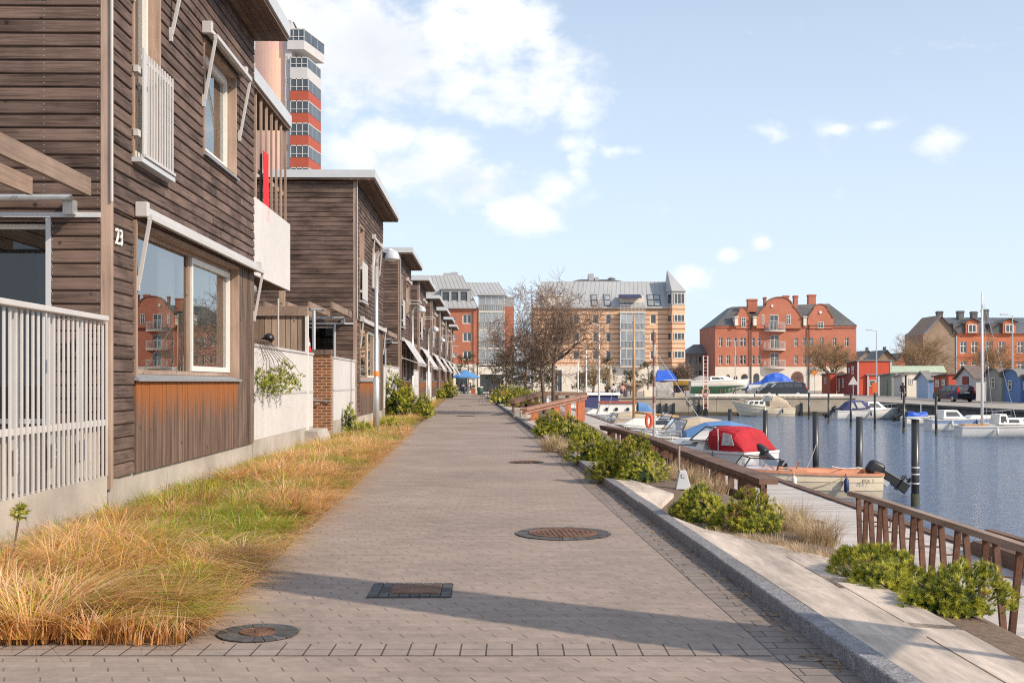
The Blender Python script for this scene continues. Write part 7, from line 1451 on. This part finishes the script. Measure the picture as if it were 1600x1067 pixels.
# ------------------------------------------------------------------ people
skin=P('skin',(.5,.3,.22),.6,.05,5,0); hairm=P('dark_hair',(.05,.03,.02),.7,.2,20,0)
def person(label,loc,rz,pose,top,legs,h=1.72,grp=None,hair=True):
    """x forward; one continuous skinned body; seated figures sit at .45 m"""
    s=h/1.72; sit=pose=='sit'
    if sit: J=dict(pel=(0,0,.55),ch=(.02,0,.95),nk=(.04,0,1.12),hd=(.07,0,1.21),tp=(.08,0,1.32),lh=(.02,.1,.52),lk=(.45,.12,.5),la=(.42,.12,.08),lf=(.58,.12,.04),rh=(.02,-.1,.52),rk=(.45,-.12,.5),ra=(.45,-.1,.08),rf=(.6,-.1,.04),ls=(.03,.19,1.02),le=(.14,.24,.76),lw=(.36,.14,.72),lha=(.44,.11,.73),rs=(.03,-.19,1.02),re=(.12,-.24,.76),rw=(.34,-.15,.75),rha=(.42,-.12,.76))
    else: J=dict(pel=(0,0,.95),ch=(.01,0,1.3),nk=(.02,0,1.47),hd=(.05,0,1.57),tp=(.05,0,1.7),lh=(0,.1,.9),lk=(.14,.1,.5),la=(.16,.1,.09),lf=(.32,.1,.04),rh=(0,-.1,.9),rk=(-.02,-.1,.5),ra=(-.22,-.1,.12),rf=(-.07,-.1,.04),ls=(.01,.2,1.38),le=(-.08,.26,1.1),lw=(.0,.26,.86),lha=(.05,.25,.77),rs=(.01,-.2,1.38),re=(.06,-.26,1.1),rw=(.2,-.24,.9),rha=(.25,-.23,.82))
    rad=dict(pel=.15,ch=.17,nk=.06,hd=.1,tp=.085,lh=.1,lk=.065,la=.045,lf=.04,rh=.1,rk=.065,ra=.045,rf=.04,ls=.075,le=.05,lw=.038,lha=.042,rs=.075,re=.05,rw=.038,rha=.042)
    K=list(J); E=[('pel','ch'),('ch','nk'),('nk','hd'),('hd','tp'),('pel','lh'),('lh','lk'),('lk','la'),('la','lf'),('pel','rh'),('rh','rk'),('rk','ra'),('ra','rf'),('ch','ls'),('ls','le'),('le','lw'),('lw','lha'),('ch','rs'),('rs','re'),('re','rw'),('rw','rha')]
    me=bpy.data.meshes.new('sk'); me.from_pydata([J[k] for k in K],[(K.index(a_),K.index(b_)) for a_,b_ in E],[]); o=bpy.data.objects.new('sk',me); C.objects.link(o); m=o.modifiers.new('s','SKIN'); 
    for i,k in enumerate(K): me.skin_vertices[0].data[i].radius=(rad[k],rad[k]); 
    me.skin_vertices[0].data[0].use_root=True; o.modifiers.new('b','SUBSURF').levels=1
    dg=bpy.context.evaluated_depsgraph_get(); nm=bpy.data.meshes.new_from_object(o.evaluated_get(dg)); bpy.data.objects.remove(o)
    for m_ in (top,legs,skin,hairm): nm.materials.append(m_)
    nk,pel=J['nk'][2],J['pel'][2]
    for p_ in nm.polygons:
        c=p_.center; far=abs(c.y)>.2 if not sit else c.x>.33 and c.z>.62
        p_.material_index=2 if c.z>nk+.02 or (far and (c.z<.84 if not sit else True)) else (1 if (c.z<pel+.02 if not sit else (c.z<pel+.05)) else 0); p_.use_smooth=True
    b=bpy.data.objects.new('person',nm); C.objects.link(b); b.location=loc; b.rotation_euler=(0,0,rz); b.scale=(s,s,s); tag(b,label,'person',grp)
    hd=Vector(J['hd']); x=MB(); x.lathe(hd+Vector((-.02,0,-.02)),[(.1,-.02),(.125,.04),(.12,.11),(.08,.17),(.01,.19)],12); x.build('hair',hairm,b,smooth=True)
    x=MB(); x.hexa([(hd.x+.09,-.012,hd.z-.02),(hd.x+.13,-.014,hd.z-.02),(hd.x+.13,.014,hd.z-.02),(hd.x+.09,.012,hd.z-.02),(hd.x+.085,-.008,hd.z+.03),(hd.x+.1,-.008,hd.z+.03),(hd.x+.1,.008,hd.z+.03),(hd.x+.085,.008,hd.z+.03)]); x.build('nose',skin,b)
    for k in ('lha','rha'):
        q=Vector(J[k]); x=MB()
        for f in range(4): yy=(f-1.5)*.02; x.tube([q+Vector((.02,yy,-.01)),q+Vector((.06 if sit else .03,yy*1.1,-.03 if sit else -.07)),q+Vector((.075 if sit else .04,yy*1.1,-.05 if sit else -.11))],[.011,.01,.008],6)
        sg=1 if k=='rha' else -1; x.tube([q+Vector((0,sg*.03,0)),q+Vector((.04,sg*.05,-.02))],[.012,.009],6); x.build('fingers',skin,b,smooth=True)
    return b
cl={k:P(k+'_clothing',c,.85,.12,12,.0) for k,c in dict(black=(.02,.02,.025),white=(.6,.58,.56),pink=(.5,.26,.24),navy=(.03,.04,.09),grey=(.2,.2,.21),denim=(.08,.12,.22),wine=(.2,.03,.05)).items()}
person('person in a black coat walking on the quay in front of the light sheds',(xu(1410.5,113),113,-.37),math.radians(-100),'walk',cl['black'],cl['black'],1.72)
person('person in dark clothes standing by the big shop arch',(xu(1249,184),184,-.18),math.radians(200),'walk',cl['wine'],cl['black'],1.75)
def seat(x,y,z,rz,label,grp):
    t=thing('chair',label,'chair',(x,y,z),rz,grp); b=MB(); b.box(-.2,.22,-.2,.2,.40,.44); b.build('seat',M['black'],t); b=MB(); b.box(-.24,-.2,-.2,.2,.44,.85); b.build('backrest',M['black'],t)
    for sx in (-.2,.18):
        for sy in (-.18,.18): b=MB(); b.box(sx-.015,sx+.02,sy-.015,sy+.015,0,.4); b.build('leg',M['black'],t)
pp=[(-6.75,138.6,0,'pink','denim','person in a pink top sitting leftmost under the blue parasol'),(-6.2,140.2,-.6,'black','black','person in black sitting at the back of the table under the blue parasol'),(-5.0,138.7,math.pi,'navy','grey','person in navy sitting at the right of the table under the blue parasol'),(-5.9,137.7,1.4,'grey','denim','person in grey with back to the viewer under the blue parasol')]
for (x,y,r,a_,c_,l) in pp: seat(x,y,0,r,'black chair of the '+l.split(' under')[0].split(' sitting')[0].split(' with')[0]+(' at the cafe table' if y>120 else ' on the far quay'),'chairs under the parasol'); person(l,(x,y,0),r,'sit',cl[a_],cl[c_],1.7,'people under the parasol')
t=thing('cafe_table','small round table under the blue parasol','table',(-5.9,139,0)); b=MB(); b.lathe((0,0,.7),[(.45,0),(.45,.03)],20); b.build('tabletop',M['white'],t); b=MB(); b.tube([(0,0,0),(0,0,.7)],.04,8); b.build('leg',M['black'],t)
for (u,a_,l) in ((958.5,'white','person in a white shirt sitting on the far quay left of the brown gatepost'),(972.5,'pink','person in a pale pink top sitting near the brown gatepost on the far quay'),(949,'black','person in black sitting leftmost on the far quay')): X=xu(u,111.5); seat(X,111.5,-.1,-1.6,'black chair of the '+l.split(' sitting')[0]+' on the far quay','chairs on the far quay'); person(l,(X,111.5,-.1),-1.6+rnd(-.5,.5),'sit',cl[a_],cl['denim'],1.75,'people on the far quay')
# parasol
t=thing('parasol','square blue parasol over the seated people at the end of the path','parasol',(xu(727.5,139),139.2,0)); b=MB(); zt,ze=zv(577.5,139),zv(588.5,139); n=8; e=[(1.85*math.cos(i*.7854+.39)*1.0,1.5*math.sin(i*.7854+.39),ze) for i in range(8)]; b.add(e+[(0,0,zt)],[(i,(i+1)%8,8) for i in range(8)]); b.add(e+[(x,y,z-.16) for x,y,z in e],[(i,(i+1)%8,8+(i+1)%8,8+i) for i in range(8)]); b.build('canopy',P('parasol_blue',(.08,.22,.46),.8,.08,4,0),t)
b=MB(); b.tube([(0,0,0),(0,0,zt)],.03,8); b.build('pole',M['varn'],t); b=MB(); b.lathe((0,0,0),[(.35,0),(.35,.08),(.06,.1)],14); b.build('base',M['concrete'],t)
t=thing('closed_parasol','closed beige parasol in front of the yellow building','parasol',(xu(954,128),128,-.1)); b=MB(); b.lathe((0,0,0),[(.3,1.0),(.34,1.3),(.26,2.2),(.12,3.2),(.02,3.5)],10); b.build('canopy',M['beige'],t); b=MB(); b.tube([(0,0,0),(0,0,1.1)],.04,6); b.build('pole',M['varn'],t)
# planters, bin
def planter(u,Y,label,w_=.55,h=.65):
    t=thing('planter',label,'planter',(xu(u,Y),Y,0),0,'orange planters'); b=MB(); b.hexa([(-w_*.42,-w_*.42,0),(w_*.42,-w_*.42,0),(w_*.42,w_*.42,0),(-w_*.42,w_*.42,0),(-w_/2,-w_/2,h),(w_/2,-w_/2,h),(w_/2,w_/2,h),(-w_/2,w_/2,h)]); b.build('pot',m_ort,t); mb=MB()
    for i in range(26): shoot(mb,(rnd(-.15,.15),rnd(-.15,.15),h),(rnd(-.5,.5),rnd(-.5,.5),1),.35,7,.015,rnd(.2,.7))
    mb.build('plant',m_pine,t)
planter(739.5,135,'square orange planter right of the people under the blue parasol'); planter(786,118,'orange planter behind the pale forked handrail')
t=thing('litter_bin','dark green litter bin at the end of the path','bin',(xu(750.5,128),128,0)); b=MB(); b.lathe((0,0,0),[(.28,0),(.32,.05),(.33,.75),(.30,.82)],16); b.build('body',P('bin_green',(.03,.09,.07),.5,.1,4,0),t,smooth=True); b=MB(); b.lathe((0,0,0),[(.34,.82),(.34,.87),(.2,.92)],16); b.build('lid',M['cream'],t)
# lamps and signs across the harbour
def tall(u,Y,vt,z0,label,double=False):
    t=thing('street_lamp',label,'street lamp',(xu(u,Y),Y,z0),0,'tall street lamps across the harbour'); H=zv(vt,Y)-z0; b=MB(); b.tube([(0,0,0),(0,0,H*.5),(0,0,H)],[.1,.08,.05],8); b.build('pole',M['galv'],t)
    for s in ((-1,1) if double else (-1,)): b=MB(); b.tube([(0,0,H),(s*.9,0,H+.1)],.04,6); b.box(s*.9-.35,s*.9+.35,-.14,.14,H+.04,H+.16); b.build('lamp_head',M['white'],t)
tall(1149,188,533,-.1,'white twin-headed street lamp left of the gabled brick building',True); tall(1369.5,140,517,-.3,'thin street lamp above the big red shed'); tall(1582,118,493,-.36,'thin street lamp in front of the dormer brick house')
def sign(u,Y,vc,z0,label,mat,shape):
    t=thing('road_sign',label,'sign',(xu(u,Y),Y,z0)); zc=zv(vc,Y)-z0; b=MB(); b.tube([(0,0,0),(0,0,zc+.4)],.04,6); b.build('pole',M['galv'],t); b=MB(); s=.42; b.prism([(-s,-.05,zc+.1),(0,-.05,zc-s),(s,-.05,zc+.1),(s,-.05,zc+s*.8),(-s,-.05,zc+s*.8)] if shape else [(-s*1.2,-.05,zc-s*.6),(s*1.2,-.05,zc-s*.6),(0,-.05,zc+s*1.4)],(0,-.03,0)); b.build('panel',mat,t)
sign(1273,165,583,-.2,'orange road sign with pointed foot, left of the round twiggy tree',P('orange_sign',(.65,.2,.03),.5,.05),True); sign(1333,112,597,-.3,'white triangular sign on a pole in front of the big red shed',M['white'],False)
t=thing('ticket_machine','bright orange box on a post in front of the small red shed','machine',(xu(1366.5,108),108,-.35)); b=MB(); b.box(-.25,.25,-.15,.15,.75,1.7); b.build('housing',P('orange_box',(.6,.12,.03),.5,.05),t); b=MB(); b.box(-.05,.05,-.05,.05,0,.75); b.build('post',M['black'],t)
# clutter on the far quay
for (u,Y,w_,h,m_,l) in ((1035,111,1.3,.8,'greyt','grey covered crate on the far quay'),(1012,111,.8,.75,'cream','pale crate on the far quay left of the covered crate'),(1060,110.5,.9,.45,'beige','low beige crate on the far quay near the ladder mast')):
    b=MB(); X=xu(u,Y); b.box(X-w_/2,X+w_/2,Y-.4,Y+.4,-.1,-.1+h); tag(b.build('quay_crate',M[m_],bevel=.05),l,'crate')
t=thing('gate_posts','brown timber gate with two posts on the far quay','gate',(xu(985,112),112,-.1)); 
for sx in (-.45,.45): b=MB(); b.box(sx-.15,sx+.15,-.1,.1,0,1.3); b.build('post',m_dbrown,t)
b=MB(); b.box(-1.5,1.5,-.12,.12,1.3,1.42); b.build('crossbar',M['trim'],t)
# loose leaves, twigs by the kerb
b=MB()
for i in range(240):
    y=rnd(5.2,22); y=y if random.random()<.6 else random.gauss(16.3,.9); x=XK(y)-abs(random.gauss(0,.10))-.01; a=rnd(0,6.28); l_=rnd(.012,.035); w_=l_*.35; ca,sa=math.cos(a),math.sin(a); z=.009
    b.add([(x-ca*l_,y-sa*l_,z),(x+sa*w_,y-ca*w_,z+.004),(x+ca*l_,y+sa*l_,z),(x-sa*w_,y+ca*w_,z+.006)],[(0,1,2,3)])
for i in range(60):
    y=rnd(5.3,13); x=XK(y)-abs(random.gauss(0,.07))-.02; a=rnd(-.6,1.0)+1.5; l_=rnd(.05,.13); b.tube([(x,y,.008),(x+math.cos(a)*l_*.5,y+math.sin(a)*l_*.5,.02),(x+math.cos(a+.4)*l_,y+math.sin(a+.4)*l_,.012)],[.003,.0025,.0012],4)
tag(b.build('leaf_litter',P('dry_leaves',(.3,.19,.1),.8,.3,30,0,rv=.5)),'dry leaves and stalks gathered along the kerb','leaf litter',kind='stuff')
